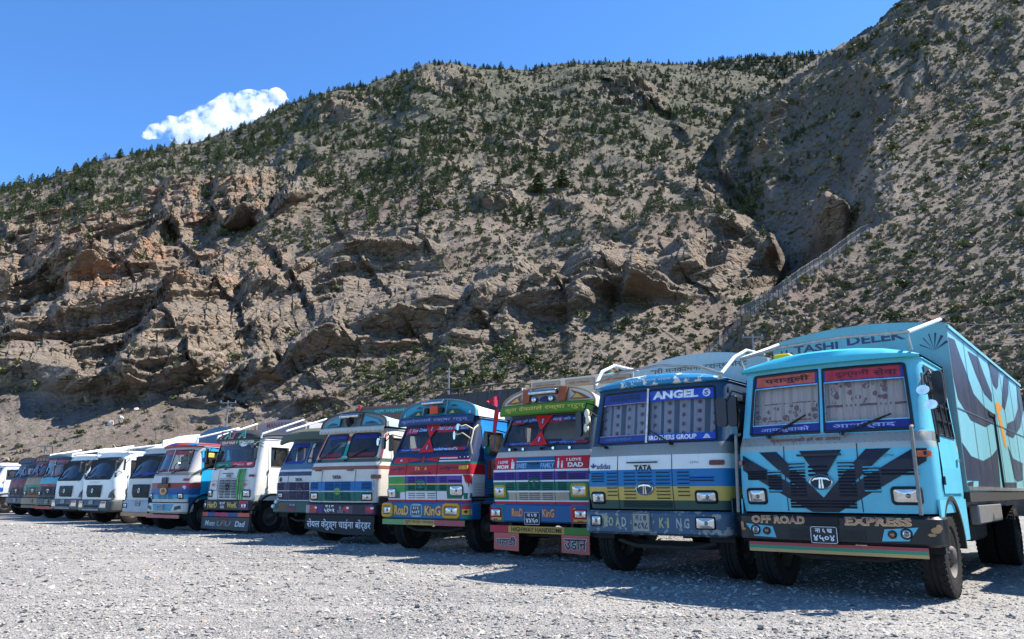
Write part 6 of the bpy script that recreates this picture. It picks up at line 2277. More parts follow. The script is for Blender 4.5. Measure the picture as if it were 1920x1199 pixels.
# ------------------------------------------------------------------ truck: white and blue with lettered mud flap
def truck_white_flap():
    t = Truck('cream white truck with blue and green grille and wide black lettered mud flap', -4.33, 19.29, -32.0, RAKED, 0.14)
    S = t.S
    CR, BLU, GRN, BRN = P(214, 208, 194, dirt=0.4), P(26, 92, 168, dirt=0.2), P(30, 104, 92, dirt=0.25), P(136, 84, 70, dirt=0.25)
    RED, TEAL = P(178, 52, 52), P(46, 156, 136)
    t.cab([(0.97, 1.77, CR), (1.77, 1.86, BRN), (1.86, 1.95, CR), (1.95, 2.04, P(70, 92, 84)), (2.04, 2.8, CR)], [(-1, -0.07, 2.08, 2.68), (0.07, 1, 2.08, 2.68)], side=CR)
    ws = [t.pane(-1, -0.07, 2.08, 2.68, 0.09, CR, gasket=TRIM), t.pane(0.07, 1, 2.08, 2.68, 0.09, CR, gasket=TRIM)]
    for x0, x1, z0, z1, c in ((-0.055, 0.055, 2.5, 2.62, RED), (-0.055, 0.055, 2.1, 2.42, TEAL), (-0.2, 0.2, 2.045, 2.08, TEAL), (-1.03, -0.2, 2.045, 2.075, RED), (0.2, 1.03, 2.045, 2.075, RED)):
        decal('painted_panel', rect(x0, x1, z0, z1), c, S.m, 0.004, t.root, 0.1)
    for sx in (-1, 1):
        MB().tube([S.col('arc', (sx, R_(50)), z) for z in (2.05, 2.3, 2.5, 2.7)], 0.03, n=6).build('pillar_trim', RED, t.root)
        decal('windscreen_film', rect(sx * 0.53 - 0.42, sx * 0.53 + 0.42, 2.1, 2.19), ink(120, 44, 48), S.ms, 0.004, ws[0 if sx < 0 else 1], 0.12)
        decal('windscreen_film', rect(sx * 0.53 - 0.4, sx * 0.53 + 0.4, 2.55, 2.66), ink(36, 50, 130), S.ms, 0.004, ws[0 if sx < 0 else 1], 0.12)
    text('CLIFF', -0.45, 2.6, 0.5, 0.07, ink(70, 84, 140), S.m, 0.008, ws[0], 0.02)
    wrap_decal(t, -1.1, 1.05, 1.25, 1.48, BLU)
    wrap_decal(t, -1.1, 1.05, 1.0, 1.225, GRN)
    MB().tube([S.m(a, b, 0.006) for a, b in rrect(-0.02, 1.24, 2.18, 0.5, 0.06, 5)], 0.012, closed=True, n=5).build('grille_frame', WHITEPIPE, t.root)
    MB().tube([S.m(x, 1.238, 0.008) for x in np.linspace(-1.1, 1.05, 9)], 0.01, n=5).build('grille_bar', WHITEPIPE, t.root)
    t.slots([(-0.36, 0.16, half(1.28, 1.45, 6)), (0.2, 0.16, half(1.28, 1.45, 6)), (-0.92, 0.14, half(1.3, 1.44, 5)), (0.86, 0.14, half(1.3, 1.44, 5)), (-0.08, 0.09, half(1.3, 1.45, 5))], BLU, 0.02)
    t.slots([(-0.36, 0.16, half(1.03, 1.2, 6)), (0.2, 0.16, half(1.03, 1.2, 6)), (-0.08, 0.09, half(1.03, 1.16, 4))], GRN, 0.02)
    t.seams((-0.66, 0.5), 0.98, 1.76)
    t.badge(-0.06, 1.24, 0.1, 0.075, P(150, 190, 90), GRN)
    text('TATA', -0.12, 1.585, 0.3, 0.085, BLACK_INK, S.m, 0.008, t.root, 0.06)
    t.headlight(-0.93, 1.12, 0.3, 0.2, P(90, 60, 50), 0.04)
    t.headlight(0.88, 1.1, 0.34, 0.2, P(90, 60, 50), 0.04)
    t.indicator(1.1, 1.59, 0.2, 0.1, plain('brown_lens', (150, 84, 56), 0.3))
    for x in (-0.75, 0.35):
        MB().box(x - 0.1, x + 0.1, -0.01, 0.03, 1.74, 1.765).build('bonnet_hinge', STEEL, t.root)
    t.wiper(-0.85, -0.3, 2.0, 2.4)
    t.wiper(0.12, 0.6, 2.0, 2.25)
    cp, mp, arc = t.crest(2.84, 0.4, 1.13, 0.3, P(120, 128, 126, dirt=0.35), P(60, 72, 76))
    t.cap.build('crest_canopy', P(160, 190, 200), cp, True)
    gb = MB().grid(lambda a, b: mp(a, b, 0.05 if 2.72 < b < 2.84 else 0.01), list(np.linspace(-1.12, 1.12, 12)), [2.7, 2.73, 2.83, 2.86]).build('crest_board', P(196, 190, 176, dirt=0.45), cp)
    for i in range(15):
        MB().lathe([(-0.012, 0.0), (-0.01, 0.016), (0.01, 0.018)], mp(-1.02 + i * 0.145, 2.74, 0.055), 8, 0, 'y').build('board_stud', ALU, gb)
    for sx in (-1, 1):
        decal('crest_window', [(sx * 0.4, 2.9), (sx * 1.02, 2.89), (sx * 0.86, 3.02), (sx * 0.42, 3.14)][::sx], P(86, 150, 180), mp, 0.006, cp)
        decal('crest_scene', [(sx * 0.46, 2.92), (sx * 0.92, 2.91), (sx * 0.7, 2.99), (sx * 0.5, 2.96)][::sx], P(44, 74, 90), mp, 0.012, cp)
        MB().tube([mp(sx * 0.37, 2.87, 0.02), mp(sx * 0.37, 3.2, 0.02)], 0.016, n=6).build('crest_divider', STEEL, cp)
    crest_drum(t, cp, mp, -0.33, 0.33, 3.13, 0.06)
    hd = MB()
    hd.lathe([(-0.16, 0.0), (-0.12, 0.07), (-0.02, 0.09), (0.04, 0.07)], mp(0.0, 2.99, 0.02), 12, 0, 'y')
    for sx in (-1, 1):
        p = mp(sx * 0.07, 3.05, 0.06)
        hd.tube([p, (p[0] + sx * 0.08, p[1] - 0.02, p[2] + 0.03), (p[0] + sx * 0.1, p[1] - 0.03, p[2] + 0.09)], [0.025, 0.02, 0.005], n=6)
        hd.tube([mp(sx * 0.05, 2.94, 0.05), mp(sx * 0.03, 2.86, 0.06)], [0.05, 0.02], n=6)
    hd.build('yak_head_ornament', BLACK, cp, True)
    t.bumper(P(44, 38, 50, dirt=0.3), [(0.66, 1.18, 0.04, 0.02), (0.69, 1.22, 0.0, 0.02), (0.92, 1.22, 0.0, 0.02), (0.95, 1.18, 0.04, 0.02)])
    B = t.B
    for x0, x1, c in ((-1.16, -1.0, (150, 146, 140)), (-1.0, -0.75, (150, 60, 64)), (-0.7, -0.52, (64, 48, 110)), (0.24, 0.5, (90, 70, 76)), (0.9, 1.16, (120, 52, 84))):
        decal('painted_panel', rect(x0, x1, 0.71, 0.9), P(*c), B.m, 0.004, t.bump, 0.1)
    for x, w in ((-0.84, 0.22), (0.26, 0.2), (1.03, 0.24)):
        decal('painted_flower', [ellipse(x, 0.82, w * 0.5, 0.05, 9), ellipse(x + 0.06, 0.77, w * 0.3, 0.04, 7)], P(196, 60, 66), B.m, 0.007, t.bump, 0.08)
        decal('painted_flower', [ellipse(x + 0.08, 0.84, 0.05, 0.03, 7)], WHITE_INK, B.m, 0.01, t.bump, 0.08)
    text('ना ३ ख', -0.28, 0.87, 0.3, 0.07, WHITE_INK, B.m, 0.008, t.bump, 0.03)
    text('५१७२', -0.28, 0.77, 0.36, 0.1, WHITE_INK, B.m, 0.008, t.bump, 0.04)
    text('BJ\n1272', 0.1, 0.8, 0.18, 0.15, ink(170, 170, 180), B.m, 0.008, t.bump, 0.01)
    fo, fm_ = t.flap([(-1.17, 0.32), (-0.6, 0.25), (0.2, 0.2), (1.17, 0.22), (1.19, 0.6), (1.17, 0.66), (-1.15, 0.66)], P(40, 42, 46, rough=0.7, dirt=0.3))
    text('रोयल केरुङ्ग चाईना बोर्डर', 0.0, 0.43, 2.16, 0.27, ink(212, 214, 216), fm_, 0.005, fo, 0.014)
    t.tube('mirror_arm', [(1.1, 0.5, 2.7), (1.22, 0.25, 2.6), (1.3, 0.1, 2.3), (1.24, 0.15, 2.0), (1.15, 0.25, 1.95)], 0.014, ALU)
    t.mirror(1.22, 2.42, 0.04, (0.06, 0.09), (1.25, 0.15, 2.5), ALU, True)
    t.mirror(1.4, 2.4, 0.3, (0.09, 0.2), (1.1, 0.5, 2.6))
    t.gear(arch_mat=P(60, 58, 56))
    bo, fm = t.body(1.9, 8.2, 1.2, 3.58, 1.26, 0.0, P(110, 70, 60, dirt=0.3), P(170, 190, 190), 7, rib_mat=P(190, 180, 160))
    MB().box(-1.1, 1.1, 1.86, 1.897, 3.34, 3.5, c=0.01).build('carved_board', P(40, 92, 100), bo)
    text('श्री पशुपति', 0.0, 3.42, 1.2, 0.09, ink(120, 170, 170), lambda a, b, d: (a, 1.86 - d, b), 0.004, bo, 0.01)
    for i in range(4):
        MB().box(1.263, 1.29, 2.0 + 0.8 * i, 2.65 + 0.8 * i, 3.26, 3.52, c=0.01).build('painted_board', P(*((214, 216, 206), (220, 200, 130), (150, 200, 200), (214, 216, 206))[i]), bo)
    for x in (-1.18, 1.18):
        MB().box(x - 0.05, x + 0.05, 1.84, 1.897, 3.1, 3.62, c=0.01).build('carved_post', P(176, 56, 52), bo)
    return t


# ------------------------------------------------------------------ truck: half hidden, olive visor and purple grille
def truck_olive_visor():
    t = Truck('white truck with olive visor and purple grille, half hidden by the cream white one', -6.05, 22.05, -34.0, RAKED, 0.14)
    S = t.S
    WH, GB, PUR = P(212, 208, 200, dirt=0.35), P(84, 110, 142, dirt=0.3), P(60, 54, 78, dirt=0.3)
    t.cab([(0.97, 1.68, WH), (1.68, 1.8, P(52, 54, 92)), (1.8, 1.86, WH), (1.86, 2.8, GB)], [(-1, -0.06, 2.04, 2.62), (0.06, 1, 2.04, 2.62)], side=P(120, 150, 180))
    ws = [t.pane(-1, -0.06, 2.04, 2.62, 0.09, GB, gasket=P(30, 44, 120)), t.pane(0.06, 1, 2.04, 2.62, 0.09, GB, gasket=P(30, 44, 120))]
    decal('windscreen_film', rect(-0.97, -0.09, 2.52, 2.6), ink(30, 50, 150), S.ms, 0.004, ws[0], 0.12)
    decal('windscreen_film', rect(-0.97, -0.09, 2.05, 2.11), ink(30, 50, 150), S.ms, 0.004, ws[0], 0.12)
    wrap_decal(t, -1.1, 1.08, 1.0, 1.5, PUR)
    MB().tube([S.m(a, b, 0.006) for a, b in rrect(0, 1.25, 2.2, 0.5, 0.05, 5)], 0.012, closed=True, n=5).build('grille_frame', WHITEPIPE, t.root)
    MB().tube([S.m(x, 1.26, 0.008) for x in np.linspace(-1.1, 1.08, 9)], 0.009, n=5).build('grille_bar', WHITEPIPE, t.root)
    t.slots([(-0.92, 0.14, half(1.3, 1.45, 4)), (-0.36, 0.14, half(1.05, 1.46, 9)), (-0.04, 0.12, half(1.05, 1.46, 9)), (0.3, 0.14, half(1.05, 1.46, 9))], PUR, 0.026)
    t.badge(-0.04, 1.26, 0.15, 0.1, P(90, 80, 96))
    text('TATA', -0.12, 1.57, 0.3, 0.085, BLACK_INK, S.m, 0.008, t.root, 0.06)
    t.headlight(-0.93, 1.13, 0.26, 0.17, PUR, 0.03)
    t.headlight(0.9, 1.13, 0.26, 0.17, PUR, 0.03)
    decal('emblem', ellipse(-0.95, 1.58, 0.06, 0.07, 12), BLACK_INK, S.m, 0.004, t.root)
    t.seams((-0.6, 0.6), 0.98, 1.68)
    # visor
    v = MB()
    v.grid(lambda u, k: (u * 1.16, (0.1, 0.02, 0.1, 0.4, 1.4)[k] + 0.1 * u * u, (2.68, 2.72, 2.94, 3.06, 3.06)[k] - 0.1 * abs(u) ** 3), list(np.linspace(-1, 1, 12)), list(range(5)))
    vo = v.build('cab_visor', P(84, 86, 66, dirt=0.3), t.root, True)
    text('नमस्ते यात्रा', -0.5, 2.9, 0.6, 0.07, ink(150, 146, 120), lambda a, b, d: (a, 0.06 + 0.1 * (a / 1.16) ** 2 - d, b), 0.01, vo, 0.01)
    t.bumper(P(50, 84, 76, dirt=0.4), [(0.64, 1.2, 0.04, 0.02), (0.67, 1.24, 0.0, 0.02), (0.94, 1.24, 0.0, 0.02), (0.97, 1.2, 0.04, 0.02)])
    B = t.B
    for x0, x1, c in ((-0.86, -0.56, (110, 70, 52)), (-0.46, -0.14, (60, 56, 76)), (-0.44, -0.16, (150, 40, 50))):
        decal('painted_panel', rect(x0, x1, 0.7, 0.9 if c[0] != 150 else 0.77), P(*c), B.m, 0.004 if c[0] != 150 else 0.007, t.bump, 0.1)
    text('ना ५ ख', -0.3, 0.86, 0.22, 0.06, ink(190, 190, 200), B.m, 0.008, t.bump, 0.02)
    for x, z in ((-1.1, 0.82), (-0.98, 1.0)):
        MB().lathe([(-0.05, 0.0), (-0.04, 0.05), (0.0, 0.06), (0.04, 0.05)], B.m(x, min(z, 0.95), 0.03), 12, 0, 'y').build('marker_lamp', P(226, 226, 220, dirt=0.1), t.bump, True)
    t.mirror(-1.36, 2.3, 0.1, (0.1, 0.16), (-1.05, 0.45, 2.4))
    t.gear(arch_mat=P(70, 80, 90))
    t.tube('roof_stay', [(-1.0, 0.2, 3.0), (-1.1, 1.86, 3.5)], 0.03, WHITEPIPE)
    bo, fm = t.body(1.9, 8.2, 1.2, 3.52, 1.26, 0.0, P(52, 120, 130, dirt=0.3), P(150, 180, 180), 6)
    for x in (-0.9, -0.3, 0.3, 0.9):
        MB().box(x - 0.22, x + 0.22, 1.86, 1.897, 3.3, 3.46, c=0.01).build('carved_panel', P(120, 176, 180), bo)
    return t


# ------------------------------------------------------------------ truck: white, HARD WORK / Mom Dad
def truck_hard_work():
    t = Truck('white truck with green stripes, HarD WorK bumper and black Mom Dad mud flap', -8.95, 24.2, -34.0, UPRIGHT, 0.17)
    S = t.S
    WH = P(222, 220, 212, dirt=0.28)
    t.cab([(0.97, 2.86, WH)], [(-1, 1, 1.98, 2.72)], side=P(232, 230, 222, dirt=0.2), zw=(2.0, 2.6))
    w = t.pane(-1, 1, 1.98, 2.72, 0.06, gr=0.02)
    GRN, RED = P(54, 148, 62, dirt=0.15), P(200, 46, 50)
    for x in (0.42, 0.56, 0.66):
        wrap_decal(t, x, x + (0.1 if x < 0.5 else 0.07), 1.0, 1.93, GRN)
    decal('windscreen_film', rect(-0.99, 0.0, 1.99, 2.16), ink(20, 100, 74), S.ms, 0.004, w, 0.12)
    decal('windscreen_film', rect(0.0, 0.99, 1.99, 2.16), ink(186, 36, 50), S.ms, 0.004, w, 0.12)
    text('Welcome', -0.5, 2.08, 0.6, 0.08, ink(110, 190, 160), S.m, 0.008, w, 0.02, 0.3)
    text('Heart  ♥', 0.5, 2.08, 0.8, 0.09, ink(236, 190, 190), S.m, 0.008, w, 0.02, 0.3)
    t.roof(0.34, 0.16, 0.14, P(44, 46, 48))
    rf = lambda a, b, d: (a, S.y(a, 2.86) - 0.16 + max(0, b - 2.98) * 0.35 - d, b)
    for ch, x, c in (('T', -0.62, (196, 70, 84)), ('A', -0.28, (40, 140, 110)), ('T', 0.06, (206, 60, 74)), ('A', 0.42, (40, 150, 120))):
        text(ch, x, 3.02, 0.34, 0.26, WHITE_INK, rf, 0.02, t.root, 0.06, 0.25)
        text(ch, x, 3.02, 0.31, 0.23, ink(*c), rf, 0.03, t.root, 0.035, 0.25)
    decal('visor_film', rect(-0.98, -0.1, 2.68, 2.84), ink(176, 40, 50), S.m, 0.012, t.root, 0.1)
    decal('visor_film', rect(-0.1, 0.98, 2.68, 2.84), ink(20, 110, 84), S.m, 0.012, t.root, 0.1)
    text('SINDHU TIGER', -0.05, 2.76, 1.7, 0.12, WHITE_INK, S.m, 0.016, t.root, 0.04, 0.2)
    decal('emblem', ellipse(0.38, 2.7, 0.16, 0.07, 14), WHITE_INK, S.m, 0.02, t.root, 0.1)
    MB().tube([S.m(a, b, 0.006) for a, b in rrect(0.0, 1.32, 0.96, 0.66, 0.03, 4)], 0.012, closed=True, n=5).build('grille_frame', ALU, t.root)
    t.slots([(-0.3, 0.12, half(1.05, 1.58, 12)), (0.0, 0.14, half(1.05, 1.58, 12)), (0.3, 0.12, half(1.05, 1.58, 12))], P(170, 168, 160), 0.026)
    t.badge(0, 1.38, 0.1, 0.08, BLACK)
    text('TATA', 0, 1.72, 0.26, 0.09, BLACK_INK, S.m, 0.006, t.root, 0.06)
    MB().box(-0.24, 0.24, -0.012, 0.02, 1.785, 1.81).build('bonnet_handle', TRIM, t.root)
    for sx in (-1, 1):
        MB().tube([S.m(a, b, 0.004) for a, b in rrect(sx * 0.78, 1.42, 0.46, 0.3, 0.03, 4)], 0.007, closed=True, n=5).build('panel_seam', P(120, 130, 120), t.root)
        text('♥', sx * 0.78, 1.44, 0.12, 0.11, ink(196, 40, 56), S.m, 0.006, t.root, 0.02)
    t.headlight(-0.92, 1.18, 0.26, 0.24, TRIM, 0.04)
    t.headlight(0.9, 1.18, 0.34, 0.24, TRIM, 0.04)
    t.indicator(1.05, 1.72, 0.18, 0.07, plain('brown_lens', (120, 52, 36), 0.3))
    t.seams((-0.52, 0.52), 0.98, 1.9)
    t.wiper(-0.8, -0.4, 1.93, 2.05)
    t.wiper(-0.2, 0.2, 1.93, 2.05)
    t.bumper(P(34, 34, 34, dirt=0.3), [(0.66, 1.2, 0.04, 0.02), (0.69, 1.22, 0.0, 0.02), (0.96, 1.22, 0.0, 0.02), (0.99, 1.2, 0.04, 0.02)])
    B = t.B
    for tx, cx in (('HarD', -0.66), ('WorK', 0.34)):
        text(tx, cx, 0.83, 0.5, 0.18, ink(206, 168, 64), B.m, 0.006, t.bump, 0.04)
    text('ना ४ ख\n५६३३', -0.14, 0.82, 0.26, 0.2, WHITE_INK, B.m, 0.006, t.bump, 0.03)
    decal('painted_panel', rect(0.68, 1.1, 0.7, 0.96), P(40, 60, 120), B.m, 0.004, t.bump, 0.1)
    decal('painted_panel', rect(0.68, 1.1, 0.9, 0.96), RED, B.m, 0.007, t.bump, 0.1)
    t.headlight(0.9, 0.81, 0.26, 0.16, RED, 0.03, B, 'bumper_lamp', t.bump, 0.02)
    t.headlight(-1.03, 0.82, 0.16, 0.16, TRIM, 0.03, B, 'bumper_lamp', t.bump, 0.02)
    t.plank(0.48, 0.6, -1.18, 1.16, [(-1.18, -0.9, 0.482, 0.598, P(196, 84, 68)), (-0.9, -0.56, 0.482, 0.598, P(46, 60, 130)), (-0.56, 0.1, 0.482, 0.598, P(176, 50, 90)), (0.1, 0.6, 0.482, 0.598, P(46, 60, 130)), (0.6, 1.16, 0.482, 0.598, P(206, 90, 66))])
    fo, fm_ = t.flap([(-1.2, 0.1), (1.14, 0.07), (1.18, 0.46), (-1.2, 0.46)], P(58, 58, 60, dirt=0.25))
    text('Mom', -0.75, 0.27, 0.5, 0.17, ink(196, 200, 200), fm_, 0.004, fo, 0.02, 0.2)
    text('U U', -0.05, 0.27, 0.7, 0.15, ink(150, 152, 154), fm_, 0.004, fo, 0.0, 0.2)
    text('♥', -0.05, 0.29, 0.2, 0.2, ink(140, 44, 48), fm_, 0.007, fo, 0.03)
    text('Dad', 0.75, 0.27, 0.5, 0.17, ink(206, 208, 208), fm_, 0.004, fo, 0.03, 0.2)
    for sx in (-1, 1):
        MB().box(sx * 1.19 - 0.03, sx * 1.19 + 0.03, 0.06, 0.09, 0.1, 0.66).build('flap_hanger', STEEL, fo)
    t.mirror(1.3, 2.4, 0.0, (0.09, 0.2), (1.13, 0.4, 2.6))
    t.mirror(1.22, 2.62, -0.05, (0.16, 0.06), (1.13, 0.4, 2.7))
    t.mirror(-1.3, 2.4, 0.1, (0.1, 0.24), (-1.13, 0.4, 2.6))
    t.gear(arch_mat=P(150, 156, 160))
    t.tube('roof_stay', [(1.12, 0.3, 2.86), (1.14, 0.32, 3.0), (1.2, 1.9, 3.56)], 0.032, WHITEPIPE)
    t.tube('roof_stay', [(-1.1, 0.3, 2.86), (-1.12, 0.32, 3.0), (-1.2, 1.9, 3.54)], 0.032, WHITEPIPE)
    bo, fm = t.body(1.95, 8.2, 1.2, 3.5, 1.24, 0.12, P(176, 150, 148, dirt=0.3), P(196, 190, 186), 6)
    text('MANAKAMANA', 0.15, 3.46, 1.8, 0.18, ink(140, 46, 46), fm, 0.005, bo, 0.03)
    return t


# ------------------------------------------------------------------ truck: rounded cab in red, white and blue
def truck_striped_cab():
    tab = [(0.9, 1.06, 0.1, 0.07), (1.2, 1.12, 0.04, 0.08), (1.6, 1.13, 0.05, 0.1), (1.82, 1.12, 0.1, 0.11), (1.9, 1.11, 0.14, 0.12), (2.62, 1.04, 0.34, 0.16), (2.72, 1.03, 0.36, 0.16)]
    t = Truck('truck with rounded red, white and blue cab, gold badge and cream bumper', -11.55, 25.6, -35.0, tab, 0.22)
    S = t.S
    BLU, LB, WH, BRN = P(32, 64, 140, dirt=0.2), P(70, 150, 196, dirt=0.2), P(206, 202, 194, dirt=0.3), P(140, 62, 52, dirt=0.2)
    t.cab([(0.9, 1.0, P(200, 196, 184)), (1.0, 1.14, LB), (1.14, 1.34, BLU), (1.34, 1.52, BRN), (1.52, 1.76, WH), (1.76, 1.86, P(150, 140, 118)), (1.86, 2.72, P(196, 190, 186))],
          [(-1, -0.04, 1.9, 2.6), (0.0, 1, 1.9, 2.6)], side=P(38, 140, 200, dirt=0.15))
    ws = [t.pane(-1, -0.04, 1.9, 2.6, 0.04), t.pane(0.0, 1, 1.9, 2.6, 0.04)]
    MB().tube([S.ms(-0.02, z, 0.012) for z in (1.88, 2.3, 2.64)], 0.02, n=6).build('windscreen_pillar', WHITEPIPE, t.root)
    for i, (a0, a1) in enumerate(((-0.98, -0.06), (0.02, 0.98))):
        decal('windscreen_film', rect(a0, a1, 2.44, 2.6), ink(140, 44, 46), S.ms, 0.004, ws[i], 0.12)
        decal('windscreen_film', rect(a0, a1, 1.905, 1.98), ink(150, 46, 60), S.ms, 0.004, ws[i], 0.12)
    text('Gorkhali', -0.46, 2.52, 0.5, 0.08, ink(200, 90, 80), S.m, 0.008, ws[0], 0.02)
    text('Dangol', 0.46, 2.52, 0.5, 0.08, ink(200, 90, 80), S.m, 0.008, ws[1], 0.02)
    curtain(t, 1.95, 2.45, P(176, 160, 130), 0.25, 0.1, 0.7)
    curtain(t, 1.95, 2.45, P(70, 70, 86), 0.2, -0.95, -0.4)
    t.roof(0.17, 0.06, 0.1, P(150, 66, 64))
    for u0, u1, c in ((-0.35, 0.1, (60, 48, 130)), (0.62, 1.0, (40, 80, 170))):
        mb = MB().grid(lambda u, k: tuple(Vector(t.rz(u, k)) + Vector((0, -0.004, 0.004))), list(np.linspace(u0, u1, 6)), [2, 3, 4])
        mb.build('painted_roof_stripe', P(*c), t.root, True)
    MB().box(-0.14, 0.14, -0.02, 0.03, 1.5, 1.7, c=0.01).build('grille_ornament', P(60, 52, 46), t.root)
    bd = MB().prism(ellipse(-0.05, 1.26, 0.2, 0.13, 20), lambda a, b, d: S.m(a, b, d), 0.0, 0.03).build('gold_badge', P(196, 160, 96, rough=0.3), t.root)
    decal('badge_letter', ellipse(-0.05, 1.26, 0.11, 0.07, 16), P(150, 60, 50), S.m, 0.034, bd)
    MB().box(-0.36, 0.26, -0.01, 0.03, 1.36, 1.5, c=0.01).build('grille_block', P(96, 64, 44), t.root)
    t.slots([(-0.3, 0.12, half(1.02, 1.12, 3)), (0.0, 0.12, half(1.02, 1.12, 3)), (0.3, 0.12, half(1.02, 1.12, 3))], LB, 0.02)
    t.headlight(-0.9, 1.08, 0.22, 0.2, TRIM, 0.05)
    t.headlight(0.82, 1.1, 0.26, 0.2, TRIM, 0.05)
    t.indicator(0.98, 1.62, 0.2, 0.08, plain('brown_lens', (170, 74, 50), 0.3))
    for i, c in enumerate(((176, 60, 90), (214, 208, 214), (60, 70, 140))):
        decal('painted_splash', [ellipse(1.0 - 0.05 * i, 1.42 - 0.05 * i, 0.1 - 0.02 * i, 0.09 - 0.02 * i, 7)], P(*c), S.m, 0.004 + 0.003 * i, t.root, 0.05)
    t.wiper(-0.7, -0.3, 1.84, 1.96)
    t.wiper(0.3, 0.7, 1.84, 1.96)
    t.bumper(P(206, 202, 186, dirt=0.3), [(0.54, 1.06, 0.06, 0.06), (0.6, 1.13, 0.0, 0.06), (0.8, 1.14, 0.0, 0.06), (0.87, 1.1, 0.03, 0.06)], rc=0.26)
    B = t.B
    decal('painted_panel', [(-0.5, 0.62), (0.5, 0.62), (0.62, 0.84), (-0.62, 0.84)], P(90, 150, 180), B.m, 0.004, t.bump, 0.1)
    t.plate(-0.05, 0.74, 0.4, 0.16, 'बा २ ख', '८५०७', bgm=P(60, 60, 90))
    for sx in (-1, 1):
        MB().prism([(sx * 0.66, 0.64), (sx * 0.98, 0.7), (sx * 0.94, 0.8), (sx * 0.7, 0.76)][::sx], lambda a, b, d: B.m(a, b, d), 0.002, 0.012).build('bumper_duct', TRIM, t.bump)
    t.plank(0.39, 0.5, -0.95, 0.95, [(-0.95, 0.95, 0.39, 0.498, P(190, 104, 98))])
    t.mirror(1.25, 2.32, 0.05, (0.08, 0.2), (1.04, 0.45, 2.55))
    t.mirror(0.78, 2.12, -0.02, (0.07, 0.07), (0.95, 0.3, 2.2), round_=True)
    for sx in (1,):
        for i in range(2):
            MB().box(1.15, 1.18, 0.72 + 0.4 * i, 1.0 + 0.4 * i, 2.35, 2.5, c=0.01).build('side_sign', P(206, 196, 110), t.root)
    t.gear(arch_mat=P(40, 60, 110))
    t.tube('roof_stay', [(1.0, 0.4, 2.8), (1.02, 0.42, 2.98), (1.15, 1.9, 3.4)], 0.035, WHITEPIPE)
    t.tube('roof_stay', [(-1.0, 0.4, 2.8), (-1.02, 0.42, 2.95), (-1.15, 1.9, 3.24)], 0.035, WHITEPIPE)
    bo, fm = t.body(1.9, 8.2, 1.15, 3.26, 1.22, 0.24, P(52, 100, 136, dirt=0.2), P(60, 120, 160), 6)
    MB().box(-1.1, 1.1, 1.86, 1.897, 2.7, 2.86).build('painted_board', P(120, 180, 210), bo)
    return t


